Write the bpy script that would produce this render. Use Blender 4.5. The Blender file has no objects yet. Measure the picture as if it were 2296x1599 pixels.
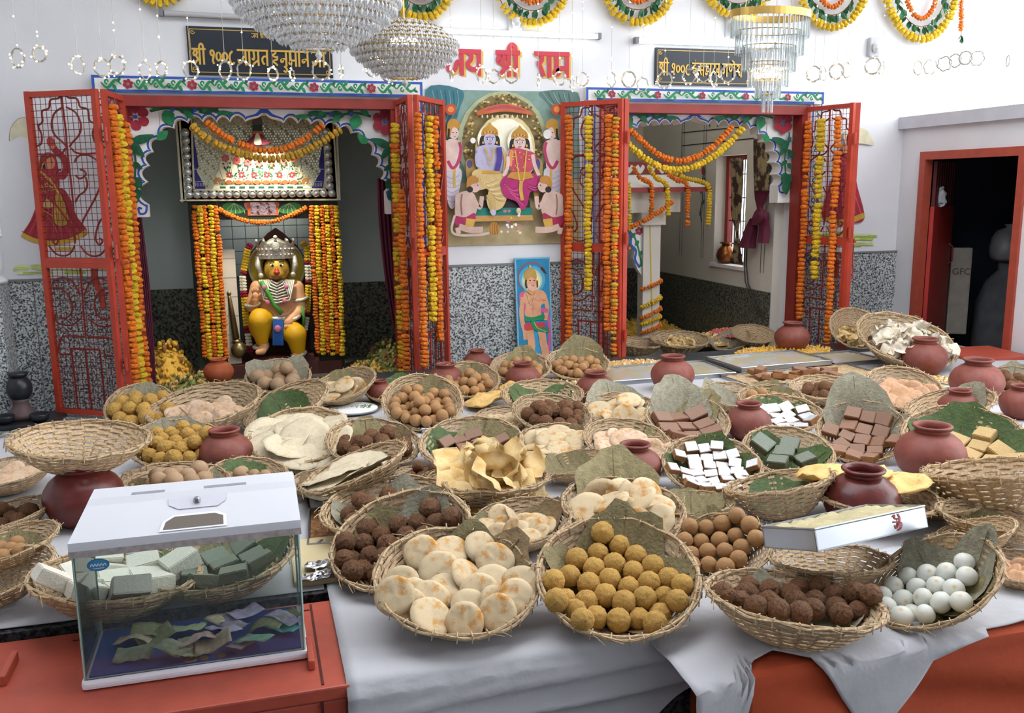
import bpy, bmesh, math, random
import numpy as np
from mathutils import Vector, Matrix, Euler
SC = bpy.context.scene
COL = SC.collection
# ------------------------------------------------------------------ camera
F, CX, CY = 2050.0, 1148.0, 799.5
YAW, PIT, ROL = .277, .182, -.0101
_f = np.array([math.sin(YAW)*math.cos(PIT), math.cos(YAW)*math.cos(PIT), -math.sin(PIT)])
_r = np.array([math.cos(YAW), -math.sin(YAW), 0.]); _u = np.cross(_r, _f)
_r, _u = math.cos(ROL)*_r+math.sin(ROL)*_u, -math.sin(ROL)*_r+math.cos(ROL)*_u
CAM = np.array([0., 0., 1.6])
cd = bpy.data.cameras.new('camera'); cam = bpy.data.objects.new('camera', cd); COL.objects.link(cam)
cd.sensor_fit = 'HORIZONTAL'; cd.sensor_width = 36.0; cd.lens = 36.0*F/2296.0; cd.clip_start = .05
cam.matrix_world = Matrix(((_r[0], _u[0], -_f[0], 0), (_r[1], _u[1], -_f[1], 0), (_r[2], _u[2], -_f[2], 1.6), (0, 0, 0, 1)))
SC.camera = cam
# ------------------------------------------------------------------ light
w = bpy.data.worlds.new('world'); SC.world = w; w.use_nodes = True
w.node_tree.nodes['Background'].inputs[0].default_value = (.93, .96, 1.0, 1)
w.node_tree.nodes['Background'].inputs[1].default_value = 4.9
# daylight comes from the sky through an unseen roof opening added over the platform, the clerestory on the right and the cell window
SC.view_settings.view_transform = 'Standard'; SC.view_settings.look = 'None'
SC.view_settings.gamma = 1.0; SC.view_settings.exposure = 0.0; SC.view_settings.use_curve_mapping = False
SC.cycles.max_bounces = 7; SC.cycles.use_adaptive_sampling = True; SC.cycles.adaptive_threshold = .025; SC.cycles.diffuse_bounces = 4; SC.cycles.glossy_bounces = 3; SC.cycles.transmission_bounces = 6; SC.cycles.transparent_max_bounces = 12; SC.cycles.caustics_reflective = False; SC.cycles.caustics_refractive = False
# ------------------------------------------------------------------ pixel helpers (2296x1599 frame -> direction -> surface it lies on)
def ray(x, y): return _f+_r*(x-CX)/F-_u*(y-CY)/F
def onz(x, y, z): d = ray(x, y); return CAM+d*(z-1.6)/d[2]
def ony(x, y, Y): d = ray(x, y); return CAM+d*Y/d[1]
def onx(x, y, X): d = ray(x, y); return CAM+d*X/d[0]
def onpl(x, y, o, n): d = ray(x, y); return CAM+d*(np.dot(np.array(o)-CAM, n)/np.dot(d, n))
def atd(x, y, D): return CAM+ray(x, y)*D
def depth(P): return float(np.dot(np.array(P)-CAM, _f))
def V3(p): return Vector((float(p[0]), float(p[1]), float(p[2])))
# ------------------------------------------------------------------ materials
def lin(c):
    if isinstance(c, str):
        c = tuple(int(c[i:i+2], 16)/255 for i in (0, 2, 4))
    return tuple((x/12.92 if x <= .04045 else ((x+.055)/1.055)**2.4) for x in c)+(1.0,)
MATS = {}
def M(name, col='808080', rough=.65, metal=0.0, var=0.0, vscale=8.0, col2=None, thr=None, bump=0.0, bscale=40.0, emit=0.0, trans=0.0, ior=1.45, hue=0.0, spec=.5, det=3.0, sss=0.0, coat=0.0, bdist=.01):
    """procedural principled material: base colour mottled with noise, optional second colour, bump, per-object variation"""
    if name in MATS: return MATS[name]
    m = bpy.data.materials.new(name); MATS[name] = m; m.use_nodes = True
    nt = m.node_tree; N = nt.nodes; L = nt.links; b = N['Principled BSDF']
    b.inputs['Roughness'].default_value = rough; b.inputs['Metallic'].default_value = metal
    b.inputs['Specular IOR Level'].default_value = spec
    b.inputs['IOR'].default_value = ior
    if trans: b.inputs['Transmission Weight'].default_value = trans
    if sss:
        b.inputs['Subsurface Weight'].default_value = sss; b.inputs['Subsurface Radius'].default_value = (.01, .006, .003)
    if coat: b.inputs['Coat Weight'].default_value = coat
    c = lin(col); b.inputs['Base Color'].default_value = c
    if emit:
        b.inputs['Emission Color'].default_value = c; b.inputs['Emission Strength'].default_value = emit
    tc = None
    def coord():
        nonlocal tc
        if tc is None: tc = N.new('ShaderNodeTexCoord')
        return tc.outputs['Object']
    out = None
    if var or col2:
        n = N.new('ShaderNodeTexNoise'); n.inputs['Scale'].default_value = vscale; n.inputs['Detail'].default_value = det
        L.new(coord(), n.inputs['Vector'])
        r = N.new('ShaderNodeValToRGB'); L.new(n.outputs['Fac'], r.inputs['Fac'])
        if col2:
            a, z = thr or (.45, .55)
            r.color_ramp.elements[0].position = a; r.color_ramp.elements[0].color = c
            r.color_ramp.elements[1].position = z; r.color_ramp.elements[1].color = lin(col2)
        else:
            r.color_ramp.elements[0].position = .3; r.color_ramp.elements[0].color = tuple(x*(1-var) for x in c[:3])+(1,)
            r.color_ramp.elements[1].position = .7; r.color_ramp.elements[1].color = tuple(min(1, x*(1+var)) for x in c[:3])+(1,)
        out = r.outputs['Color']
    if hue:
        oi = N.new('ShaderNodeObjectInfo'); mr = N.new('ShaderNodeMapRange')
        mr.inputs['To Min'].default_value = 1-hue; mr.inputs['To Max'].default_value = 1+hue
        L.new(oi.outputs['Random'], mr.inputs['Value'])
        hs = N.new('ShaderNodeHueSaturation'); L.new(mr.outputs['Result'], hs.inputs['Value'])
        if out is not None: L.new(out, hs.inputs['Color'])
        else: hs.inputs['Color'].default_value = c
        out = hs.outputs['Color']
    if out is not None: L.new(out, b.inputs['Base Color'])
    if bump:
        n = N.new('ShaderNodeTexNoise'); n.inputs['Scale'].default_value = bscale; n.inputs['Detail'].default_value = 4
        L.new(coord(), n.inputs['Vector'])
        bp = N.new('ShaderNodeBump'); bp.inputs['Strength'].default_value = bump; bp.inputs['Distance'].default_value = bdist
        L.new(n.outputs['Fac'], bp.inputs['Height']); L.new(bp.outputs['Normal'], b.inputs['Normal'])
    return m
def granite(name, dark, mid, light, scale=78, world=True):
    if name in MATS: return MATS[name]
    m = bpy.data.materials.new(name); MATS[name] = m; m.use_nodes = True
    nt = m.node_tree; N = nt.nodes; L = nt.links; b = N['Principled BSDF']; b.inputs['Roughness'].default_value = .35
    g = N.new('ShaderNodeNewGeometry')
    n = N.new('ShaderNodeTexNoise'); n.inputs['Scale'].default_value = scale; n.inputs['Detail'].default_value = 2.5; n.inputs['Roughness'].default_value = .65
    L.new(g.outputs['Position'], n.inputs['Vector'])
    r = N.new('ShaderNodeValToRGB'); L.new(n.outputs['Fac'], r.inputs['Fac'])
    e = r.color_ramp.elements; e[0].position = .40; e[0].color = lin(dark); e[1].position = .56; e[1].color = lin(light)
    q = e.new(.48); q.color = lin(mid)
    L.new(r.outputs['Color'], b.inputs['Base Color'])
    return m
# ------------------------------------------------------------------ mesh helpers
class MB:
    """collects verts / faces (with material slots) and links them as ONE mesh object"""
    def __init__(s): s.v = []; s.f = []; s.mi = []; s.cur = 0
    def add(s, vs, fs):
        o = len(s.v); s.v += [tuple(map(float, p)) for p in vs]; s.f += [tuple(i+o for i in f) for f in fs]; s.mi += [s.cur]*len(fs); return s
    def box(s, c, size, rot=None):
        x, y, z = [k/2 for k in size]
        vs = [Vector(p) for p in ((-x,-y,-z),(x,-y,-z),(x,y,-z),(-x,y,-z),(-x,-y,z),(x,-y,z),(x,y,z),(-x,y,z))]
        if rot is not None: vs = [rot @ p for p in vs]
        c = V3(c)
        return s.add([p+c for p in vs], [(0,3,2,1),(4,5,6,7),(0,1,5,4),(1,2,6,5),(2,3,7,6),(3,0,4,7)])
    def b2(s, lo, hi): return s.box([(a+b)/2 for a, b in zip(lo, hi)], [b-a for a, b in zip(lo, hi)])
    def bbox(s, c, size, bev, rot=None):
        """box with chamfered vertical & horizontal edges"""
        bm = bmesh.new(); bmesh.ops.create_cube(bm, size=1.0)
        for v in bm.verts: v.co = Vector((v.co.x*size[0], v.co.y*size[1], v.co.z*size[2]))
        bmesh.ops.bevel(bm, geom=bm.edges[:], offset=bev, segments=2, affect='EDGES', profile=.6)
        vs = [v.co.copy() for v in bm.verts]; bm.verts.index_update()
        fs = [tuple(v.index for v in f.verts) for f in bm.faces]; bm.free()
        if rot is not None: vs = [rot @ p for p in vs]
        c = V3(c); return s.add([p+c for p in vs], fs)
    def tube(s, pts, r, n=6, closed=False, cap=True):
        P = [V3(p) for p in pts]; k = len(P); rr = r if isinstance(r, (list, tuple)) else [r]*k
        o = len(s.v); prev = None; vs = []
        for i in range(k):
            a = P[(i-1) % k] if (i or closed) else P[0]; b = P[(i+1) % k] if (i < k-1 or closed) else P[-1]
            t = (b-a); t = t.normalized() if t.length > 1e-9 else Vector((0,0,1))
            if prev is None: q = t.cross(Vector((0,0,1)) if abs(t.z) < .9 else Vector((1,0,0))).normalized()
            else:
                q = prev-t*prev.dot(t); q = q.normalized() if q.length > 1e-6 else t.orthogonal().normalized()
            prev = q; w2 = t.cross(q)
            for j in range(n):
                an = 2*math.pi*j/n; vs.append(P[i]+(q*math.cos(an)+w2*math.sin(an))*rr[i])
        fs = []
        for i in range(k if closed else k-1):
            for j in range(n):
                a = i*n+j; b = i*n+(j+1) % n; c = ((i+1) % k)*n+(j+1) % n; d = ((i+1) % k)*n+j
                fs.append((a, b, c, d))
        if cap and not closed: fs += [tuple(range(n))[::-1], tuple((k-1)*n+j for j in range(n))]
        return s.add(vs, fs)
    def bar(s, a, b, wx, wy=None):
        """rectangular bar from a to b"""
        a, b = V3(a), V3(b); t = (b-a); L = t.length; t.normalize()
        q = t.cross(Vector((0,1,0)) if abs(t.y) < .9 else Vector((1,0,0))).normalized(); w2 = t.cross(q)
        rot = Matrix((q, w2, t)).transposed()
        return s.box((a+b)/2, (wx, wy or wx, L), rot)
    def lathe(s, prof, n=24, c=(0,0,0), sx=1, sy=1):
        vs = []; fs = []; k = len(prof)
        for (r, z) in prof:
            for j in range(n):
                a = 2*math.pi*j/n; vs.append((c[0]+r*math.cos(a)*sx, c[1]+r*math.sin(a)*sy, c[2]+z))
        for i in range(k-1):
            for j in range(n):
                fs.append((i*n+j, i*n+(j+1) % n, (i+1)*n+(j+1) % n, (i+1)*n+j))
        if prof[0][0] > 1e-6: fs.append(tuple(range(n))[::-1])
        if prof[-1][0] > 1e-6: fs.append(tuple((k-1)*n+j for j in range(n)))
        return s.add(vs, fs)
    def ball(s, c, r, n=10, m=6, rot=None):
        rx, ry, rz = r if isinstance(r, (tuple, list)) else (r, r, r)
        vs = [Vector((0,0,-rz))]; fs = []
        for i in range(1, m):
            a = math.pi*i/m
            for j in range(n):
                b = 2*math.pi*j/n; vs.append(Vector((rx*math.sin(a)*math.cos(b), ry*math.sin(a)*math.sin(b), -rz*math.cos(a))))
        vs.append(Vector((0,0,rz))); e = len(vs)-1
        for j in range(n): fs.append((0, 1+(j+1) % n, 1+j)); fs.append((e, e-n+j, e-n+(j+1) % n))
        for i in range(m-2):
            for j in range(n): fs.append((1+i*n+j, 1+i*n+(j+1) % n, 1+(i+1)*n+(j+1) % n, 1+(i+1)*n+j))
        if rot is not None: vs = [rot @ p for p in vs]
        c = V3(c); return s.add([p+c for p in vs], fs)
    def mesh(s, name, mats, smooth=False):
        me = bpy.data.meshes.new(name); me.from_pydata(s.v, [], s.f)
        for m in (mats if isinstance(mats, (list, tuple)) else [mats]): me.materials.append(m)
        if len(me.polygons) == len(s.mi) and max(s.mi or [0]) > 0: me.polygons.foreach_set('material_index', s.mi)
        if smooth: me.polygons.foreach_set('use_smooth', [True]*len(me.polygons))
        me.update(); return me
    def obj(s, name, mats, parent=None, smooth=False, world=True):
        return link(name, s.mesh(name, mats, smooth), parent, world)
def link(name, me, parent=None, world=True):
    o = bpy.data.objects.new(name, me); COL.objects.link(o)
    if parent is not None:
        o.parent = parent
        if world:
            q = parent; off = Vector((0,0,0))
            while q is not None: off += q.location; q = q.parent
            o.location = -off
    return o
def tag(o, label=None, cat=None, group=None, kind=None):
    if label: o['label'] = label
    if cat: o['category'] = cat
    if group: o['group'] = group
    if kind: o['kind'] = kind
    return o
def thing(name, label, cat, loc=(0,0,0), group=None):
    o = bpy.data.objects.new(name, None); COL.objects.link(o); o.location = V3(loc); o.empty_display_size = .05
    return tag(o, label, cat, group)
def struct(o): o['kind'] = 'structure'; return o
def smooth_path(pts, n=8, closed=False):
    """Catmull-Rom through pts (any dimension)"""
    P = [np.array(p, float) for p in pts]; k = len(P); out = []
    rng = range(k if closed else k-1)
    for i in rng:
        p0 = P[(i-1) % k] if (i or closed) else P[0]; p1 = P[i]; p2 = P[(i+1) % k]; p3 = P[(i+2) % k] if (i+2 < k or closed) else P[-1]
        for j in range(n):
            t = j/n; out.append(.5*((2*p1)+(-p0+p2)*t+(2*p0-5*p1+4*p2-p3)*t*t+(-p0+3*p1-3*p2+p3)*t**3))
    if not closed: out.append(P[-1])
    return out
class Flat:
    """flat paint / print: coloured shapes laid on a plane, each layer a hair above the last; pj maps (x,y) -> 3D point"""
    def __init__(s, pj, nrm, step=.0006): s.pj = pj; s.n = np.array(nrm, float); s.b = MB(); s.mats = []; s.k = 0; s.step = step
    def _m(s, m):
        if m not in s.mats: s.mats.append(m)
        s.b.cur = s.mats.index(m); s.k += 1
        return s.n*(s.step*s.k)
    def poly(s, pts, m):
        off = s._m(m); s.b.add([np.array(s.pj(x, y))+off for x, y in pts], [tuple(range(len(pts)))]); return s
    def blob(s, pts, m, n=5): return s.poly([tuple(p) for p in smooth_path(pts, n, True)], m)
    def ell(s, x, y, rx, ry, m, ang=0, n=20):
        c, q = math.cos(ang), math.sin(ang)
        return s.poly([(x+rx*math.cos(t)*c-ry*math.sin(t)*q, y+rx*math.cos(t)*q+ry*math.sin(t)*c) for t in [2*math.pi*i/n for i in range(n)]], m)
    def stroke(s, pts, wd, m, n=6, raw=False, closed=False):
        P = [np.array(p, float) for p in pts] if raw else smooth_path(pts, n, closed)
        off = s._m(m); k = len(P); vs = []; W = wd if callable(wd) else (lambda t: wd)
        for i in range(k):
            a = P[max(i-1, 0)] if not closed else P[i-1]; b = P[min(i+1, k-1)] if not closed else P[(i+1) % k]
            t = b-a; L = math.hypot(*t) or 1; nx, ny = -t[1]/L, t[0]/L; h = W(i/max(1, k-1))/2
            vs.append(np.array(s.pj(P[i][0]+nx*h, P[i][1]+ny*h))+off); vs.append(np.array(s.pj(P[i][0]-nx*h, P[i][1]-ny*h))+off)
        s.b.add(vs, [(2*i, 2*i+1, 2*((i+1) % k)+1, 2*((i+1) % k)) for i in range(k if closed else k-1)]); return s
    def obj(s, name, parent=None): return s.b.obj(name, s.mats, parent)
def prism(mb, outline, n, depth_):
    """extrude a planar outline (3D pts) backwards along n by depth_"""
    n = np.array(n)*depth_; k = len(outline)
    mb.add([np.array(p) for p in outline]+[np.array(p)+n for p in outline], [tuple(range(k)), tuple(range(2*k-1, k-1, -1))]+[(i, i+k, (i+1) % k+k, (i+1) % k) for i in range(k)])
# ================================================================== THE SETTING
YW = 6.2; ZT = .46; ZP = .25
NF = (0, -1, 0)
m_wall = M('white_limewash', 'E0E1E4', .85, var=.04, vscale=3, bump=.08, bscale=30)
m_cell = M('cell_plaster', 'CBD6D4', .85, var=.05, vscale=2)
m_cream = M('cream_plaster', 'D6D0C4', .8, var=.05, vscale=3)
m_gran = granite('granite_grey', '2E3236', '8A8E90', 'C9CDCB')
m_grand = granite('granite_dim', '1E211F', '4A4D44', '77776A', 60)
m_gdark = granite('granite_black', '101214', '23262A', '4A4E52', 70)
m_red = M('red_paint', 'AA4C3A', .45, var=.10, vscale=14, bump=.06, bscale=60)
m_redd = M('red_paint_dull', '8E3029', .5, var=.12, vscale=10)
m_blue = M('blue_paint', '2F58AE', .6, var=.12, vscale=25)
m_green = M('green_paint', '1E7F4C', .6, var=.25, vscale=30)
m_greend = M('dark_green_paint', '12593A', .6, var=.3, vscale=30)
m_maroon = M('maroon_paint', '9E2438', .6, var=.18, vscale=30)
m_blackp = M('black_paint', '15161A', .5)
m_wht = M('white_paint', 'E8E6E4', .7, var=.03)
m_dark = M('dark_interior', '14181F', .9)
wb = MB()
wb.b2((-3.2, YW, 0), (-.72, YW+.25, 3.7)); wb.b2((.99, YW, 0), (2.42, YW+.25, 3.7)); wb.b2((4.08, YW, 0), (4.95, YW+.25, 3.7))
wb.b2((-.72, YW, 2.125), (.99, YW+.25, 3.7)); wb.b2((2.42, YW, 2.125), (4.08, YW+.25, 3.7)); wb.b2((4.95, YW, 2.11), (5.45, YW+.25, 3.7))
wall_back = struct(wb.obj('wall_back', m_wall))
for x0, x1 in ((-3.2, -1.475), (-1.468, -1.292), (-1.286, -.74), (1.01, 2.40), (4.10, 4.95)):
    MB().b2((x0, YW-.018, 0), (x1, YW+.01, 1.07)).obj('granite_panel', m_gran, wall_back)
for x0, x1 in ((-3.2, -.74), (1.01, 2.40), (4.10, 4.95)):
    MB().b2((x0, YW-.026, 1.07), (x1, YW+.01, 1.083)).obj('ledge_strip', M('grey_ledge', '77797A', .6), wall_back)
struct(MB().b2((-3.2, -2.0, -.1), (6.6, 6.2, 0)).obj('floor', m_gdark))
cg = MB()          # unseen hall roof; its skylight is added to light the platform and back wall
SKY = (-1.2, 5.45, 1.9, 4.25)
cg.b2((-3.2, SKY[3], 3.7), (5.45, 6.45, 3.8)); cg.b2((-3.2, -2.0, 3.7), (6.6, SKY[2], 3.8)); cg.b2((-3.2, SKY[2], 3.7), (SKY[0], SKY[3], 3.8))
struct(cg.obj('ceiling', m_wall))
struct(MB().b2((-3.3, -2.0, 0), (-3.2, 6.45, 3.7)).obj('wall_left', m_wall))
struct(MB().b2((-3.3, -2.1, 0), (6.6, -2.0, 3.7)).obj('wall_front', m_wall))  # unseen wall behind the camera, placed to block sky light from there
tag(MB().b2((-3.2, 5.22, 0), (-.62, YW-.02, ZP)).obj('stone_plinth', m_gran), 'grey granite plinth step under the left red gate', 'plinth')
# ---- left cell
cl = MB(); cl.b2((-.95, 7.5, 0), (1.35, 7.6, 3.4)); cl.b2((-.95, YW+.25, 0), (-.85, 7.5, 3.4)); cl.b2((1.25, YW+.25, 0), (1.35, 7.5, 3.4))
cell_l = struct(cl.obj('wall_left_cell', m_cell))
struct(MB().b2((-.95, YW+.25, 3.3), (1.35, 7.6, 3.4)).obj('ceiling_left_cell', m_cell))
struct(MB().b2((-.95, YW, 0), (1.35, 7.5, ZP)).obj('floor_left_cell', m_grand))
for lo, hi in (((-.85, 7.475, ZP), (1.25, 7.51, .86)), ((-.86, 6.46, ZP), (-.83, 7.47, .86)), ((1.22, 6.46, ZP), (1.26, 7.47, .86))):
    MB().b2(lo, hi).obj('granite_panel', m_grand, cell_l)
# ---- right cell with its window
cr = MB(); XR = 4.0
cr.b2((2.1, 9.0, 0), (XR+.25, 9.1, 3.4)); cr.b2((2.1, YW+.25, 0), (2.2, 9.0, 3.4))
cr.b2((XR, YW+.25, 0), (XR+.25, 6.9, 3.4)); cr.b2((XR, 7.42, 0), (XR+.25, 9.0, 3.4)); cr.b2((XR, 6.9, 0), (XR+.25, 7.42, .92)); cr.b2((XR, 6.9, 1.86), (XR+.25, 7.42, 3.4))
cell_r = struct(cr.obj('wall_right_cell', m_cream))
struct(MB().b2((2.1, YW+.25, 3.3), (XR+.25, 9.1, 3.4)).obj('ceiling_right_cell', m_cell))
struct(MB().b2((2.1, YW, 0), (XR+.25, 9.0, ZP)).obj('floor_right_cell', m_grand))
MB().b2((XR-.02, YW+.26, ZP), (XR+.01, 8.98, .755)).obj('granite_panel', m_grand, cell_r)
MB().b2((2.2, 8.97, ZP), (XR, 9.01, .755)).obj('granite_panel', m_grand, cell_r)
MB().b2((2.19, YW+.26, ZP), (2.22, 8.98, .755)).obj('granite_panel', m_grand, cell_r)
MB().b2((3.05, 8.985, 1.0), (3.5, 9.01, 2.0)).obj('niche_shade_panel', M('niche_shade', '22211F', .8), cell_r)  # flat panel; the hollow's shade is put into its dark colour
wn = struct(bpy.data.objects.new('window_1', None)); COL.objects.link(wn); wn.location = (XR+.1, 7.16, .92)
fb = MB(); fb.b2((XR+.10, 7.37, .92), (XR+.14, 7.42, 1.86)); fb.b2((XR+.10, 6.9, .92), (XR+.14, 6.94, 1.86)); fb.b2((XR+.10, 6.94, 1.82), (XR+.14, 7.37, 1.86)); fb.b2((XR+.10, 6.94, .92), (XR+.14, 7.37, .95))
fb.obj('window_frame', m_redd, wn)
gb = MB()
for i in range(1, 9): gb.tube([(XR+.12, 6.94+.43*i/9, .95), (XR+.12, 6.94+.43*i/9, 1.82)], .005, 5)
for z in (1.1, 1.3, 1.5, 1.7): gb.tube([(XR+.12, 6.94, z), (XR+.12, 7.37, z)], .005, 5)
gb.obj('window_grille', m_blackp, wn)
MB().b2((XR-.02, 6.86, .895), (XR+.25, 7.46, .925)).obj('window_sill', m_wht, wn)
# painted lines around the window and loose wires on the cell wall
fl = Flat(lambda y, z: (XR-.001, y, z), (-1, 0, 0))
for y in (7.62, 7.66, 8.05, 8.10): fl.stroke([(y, .95), (y, 2.35)], .007, m_blackp, raw=True)
fl.stroke([(6.8, 1.98), (8.1, 1.98)], .008, m_blackp, raw=True); fl.stroke([(6.8, 2.08), (8.1, 2.10)], .008, m_blackp, raw=True)
for y in (6.62, 6.57): fl.stroke([(y, .9), (y, 1.98)], .006, m_blackp, raw=True)
rr = random.Random(3)
for k in range(14): fl.ell(7.45+rr.uniform(-.12, .12), 2.18+rr.uniform(-.06, .06), .012, .02, m_green, rr.uniform(0, 3), 8)
def scroll_side(flt, y0, z0, s):
    flt.stroke([(y0, z0), (y0+.04*s, z0-.10), (y0+.01*s, z0-.22), (y0+.05*s, z0-.34), (y0+.02*s, z0-.44)], .012, m_greend)
    for k in range(4): flt.ell(y0+.045*s*(1 if k % 2 else -.3), z0-.06-.1*k, .012, .028, m_greend, .5*s, 10)
    flt.ell(y0+.01*s, z0+.02, .03, .04, m_maroon)
scroll_side(fl, 7.62, 1.72, 1)
fl.obj('painted_lines', cell_r)
wi = MB(); wi.tube([(XR-.03, 6.80, 1.1), (XR-.03, 6.80, .95), (XR-.035, 6.75, .8), (XR-.04, 6.62, .68), (XR-.04, 6.5, .58)], .006, 5)
wi.tube([(XR-.03, 6.83, 1.12), (XR-.03, 6.83, .97), (XR-.035, 6.8, .82), (XR-.05, 6.66, .66), (XR-.04, 6.52, .56)], .005, 5)
tag(wi.obj('electric_cable', m_blackp), 'loose black cables drooping down the right cell wall', 'cable')
rl = thing('added_cell_tube', 'added unseen tube light high inside the right shrine', 'lamp', (3.2, YW+.27, 2.75))  # unseen lamp added to brighten the right cell
MB().b2((2.6, YW+.25, 2.73), (3.8, YW+.28, 2.77)).obj('batten', m_wht, rl); MB().tube([(2.63, YW+.30, 2.75), (3.77, YW+.30, 2.75)], .016, 10).obj('glass_tube', M('added_cell_glow', 'FFFCF6', .4, emit=30.0), rl)
# ---- side wall with the red door, slab above it, open clerestory above the slab
sd = MB(); XD = 4.95
sd.b2((XD, 5.97, 0), (XD+.06, YW, 2.02)); sd.b2((XD, 3.6, 0), (XD+.06, 4.97, 2.02)); sd.b2((XD, 4.97, 1.84), (XD+.06, 5.97, 2.02))
wall_r = struct(sd.obj('wall_right', m_wall))
struct(MB().b2((XD-.05, 3.6, 2.02), (XD+1.6, YW, 2.11)).obj('trim_1', M('grey_slab', 'C4C5CC', .8, var=.05), None))
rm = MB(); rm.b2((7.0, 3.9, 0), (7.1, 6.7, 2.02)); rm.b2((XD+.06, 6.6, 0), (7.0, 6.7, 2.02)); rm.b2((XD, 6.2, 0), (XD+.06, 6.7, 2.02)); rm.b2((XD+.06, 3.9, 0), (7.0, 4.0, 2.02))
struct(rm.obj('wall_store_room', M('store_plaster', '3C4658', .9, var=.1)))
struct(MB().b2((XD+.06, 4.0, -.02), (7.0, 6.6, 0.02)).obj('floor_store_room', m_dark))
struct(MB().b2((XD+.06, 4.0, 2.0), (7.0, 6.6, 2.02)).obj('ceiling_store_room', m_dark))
dr = struct(bpy.data.objects.new('door_1', None)); COL.objects.link(dr); dr.location = (XD, 5.47, 0)
df = MB(); df.b2((XD-.02, 5.91, 0), (XD+.05, 5.97, 1.84)); df.b2((XD-.02, 4.97, 0), (XD+.05, 5.03, 1.84)); df.b2((XD-.02, 5.03, 1.78), (XD+.05, 5.91, 1.84))
df.obj('door_frame', m_red, dr)
dl = MB(); rz = Matrix.Rotation(math.radians(36), 3, 'Z'); DC = (XD+.32, 6.085)
dl.box((DC[0], DC[1], .72), (.62, .03, 1.42), rz); lf = dl.obj('door_leaf', M('door_red', 'B4322C', .5, var=.1), dr)
d2 = MB()
for k in range(9): d2.box(V3((DC[0], DC[1], 1.60)) + rz @ Vector((-.28+.07*k, 0, 0)), (.035, .025, .34), rz)
d2.obj('louvre', M('door_dark_red', '5A1B1E', .6), dr)
hd = MB(); hd.tube([V3((XD+.51, 6.22, .95)), V3((XD+.53, 6.18, .98)), V3((XD+.53, 6.18, 1.1)), V3((XD+.51, 6.22, 1.13))], .007, 6); hd.obj('door_handle', m_redd, dr)
# store-room things
def sack(loc, size, label, m, seed, name='sack'):
    r = random.Random(seed); b = MB(); n = 14
    prof = [(.0, 0), (.8, .0), (.98, .08), (1.0, .35), (.92, .62), (.7, .82), (.35, .92), (.42, 1.0), (.0, .99)]
    for (q, z) in []: pass
    vs = []; fs = []
    for i, (q, z) in enumerate(prof):
        for j in range(n):
            a = 2*math.pi*j/n; k = q*(1+r.uniform(-.08, .08)); vs.append((loc[0]+math.cos(a)*k*size[0]/2, loc[1]+math.sin(a)*k*size[1]/2, loc[2]+z*size[2]))
    for i in range(len(prof)-1):
        for j in range(n): fs.append((i*n+j, i*n+(j+1) % n, (i+1)*n+(j+1) % n, (i+1)*n+j))
    b.add(vs, fs); return tag(b.obj(name, m, smooth=True), label, 'sack')
sk = M('sack_white', 'B9B2A6', .8, var=.12, vscale=12, bump=.3, bscale=20)
hang = MB(); hang.bbox((5.66, 6.28, .72), (.16, .06, .72), .012, Matrix.Rotation(-.5, 3, 'Z')); hg = tag(hang.obj('hanging_sack', sk, smooth=False), 'white plastic sack with faint brown letters hanging behind the red door', 'sack')
tc_ = bpy.data.curves.new('sack_lettering', 'FONT'); tc_.body = 'GFC'; tc_.size = .075; tc_.extrude = .0005; _t = bpy.data.objects.new('tmp_text', tc_); COL.objects.link(_t); _me = bpy.data.meshes.new_from_object(_t.evaluated_get(bpy.context.evaluated_depsgraph_get())); bpy.data.objects.remove(_t); to_ = bpy.data.objects.new('sack_lettering', _me); COL.objects.link(to_); _me.materials.clear(); _me.materials.append(M('faded_brown', '6E5A48', .8)); to_.parent = hg; to_.location = (5.585, 6.285, .86); to_.rotation_euler = (math.pi/2, 0, -.5)
sack((6.05, 6.15, .02), (.55, .5, .95), 'grey bulging sack in the dark store room', M('sack_grey', '5A5C60', .8, var=.2, vscale=8, bump=.4, bscale=12), 5)
sack((6.05, 6.15, .97), (.4, .3, .3), 'small pale plastic bag on top of the grey sack in store room', M('bag_pale', '8A8C90', .4, var=.2), 8, 'plastic_bag')
tag(MB().tube([(6.6, 5.9, .02), (6.5, 6.3, 1.6)], .016, 8).obj('broom_stick', M('stick_dark', '1E242E', .7)), 'dark pole leaning on the store room wall', 'pole')
for i, (x, y, z) in enumerate(((6.45, 5.30, .02), (6.2, 4.9, .02))):
    tag(MB().lathe([(.0, 0), (.10, 0), (.13, .08), (.13, .5), (.115, .5), (.11, .1), (.0, .1)], 16, (x, y, z)).obj('steel_drum', M('drum_dark', '30343C', .3, .8)), ['dark metal drum beside the grey sack in store room', 'dark metal drum nearest the store room threshold'][i], 'drum', 'store room drums')
tag(MB().bbox((4.68, 4.95, .475), (.45, .42, .025), .006, Matrix.Rotation(-.1, 3, 'Z')).obj('red_board', M('red_board', 'B04E3C', .5, var=.08)), 'flat red painted board on the platform by the open door', 'board')
plastic = M('crumple_white', 'C9CCD2', .4, bump=.4, bscale=30)
cw = MB(); rr = random.Random(4); cw.ball((XD+.20, 5.97, 1.50), (.035, .04, .075), 9, 6); cw.v = [(x+rr.uniform(-.012, .012), y+rr.uniform(-.012, .012), z+rr.uniform(-.01, .01)) for x, y, z in cw.v]
tag(cw.obj('plastic_wad', plastic), 'crumpled white plastic tied high on the red door', 'plastic bag')
# ---- display platform under the food
pf = MB(); pf.b2((.2, 2.06, 0), (4.86, 5.70, ZT)); pf.b2((-2.2, 2.52, 0), (.2, 4.7, ZT)); pf.b2((-.5, 4.7, 0), (.2, 5.55, ZT)); pf.b2((4.86, 3.0, 0), (4.94, 5.0, ZT-.05))
tag(pf.obj('display_platform', m_gdark), 'low dark granite platform under the white cloth', 'platform')
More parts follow.
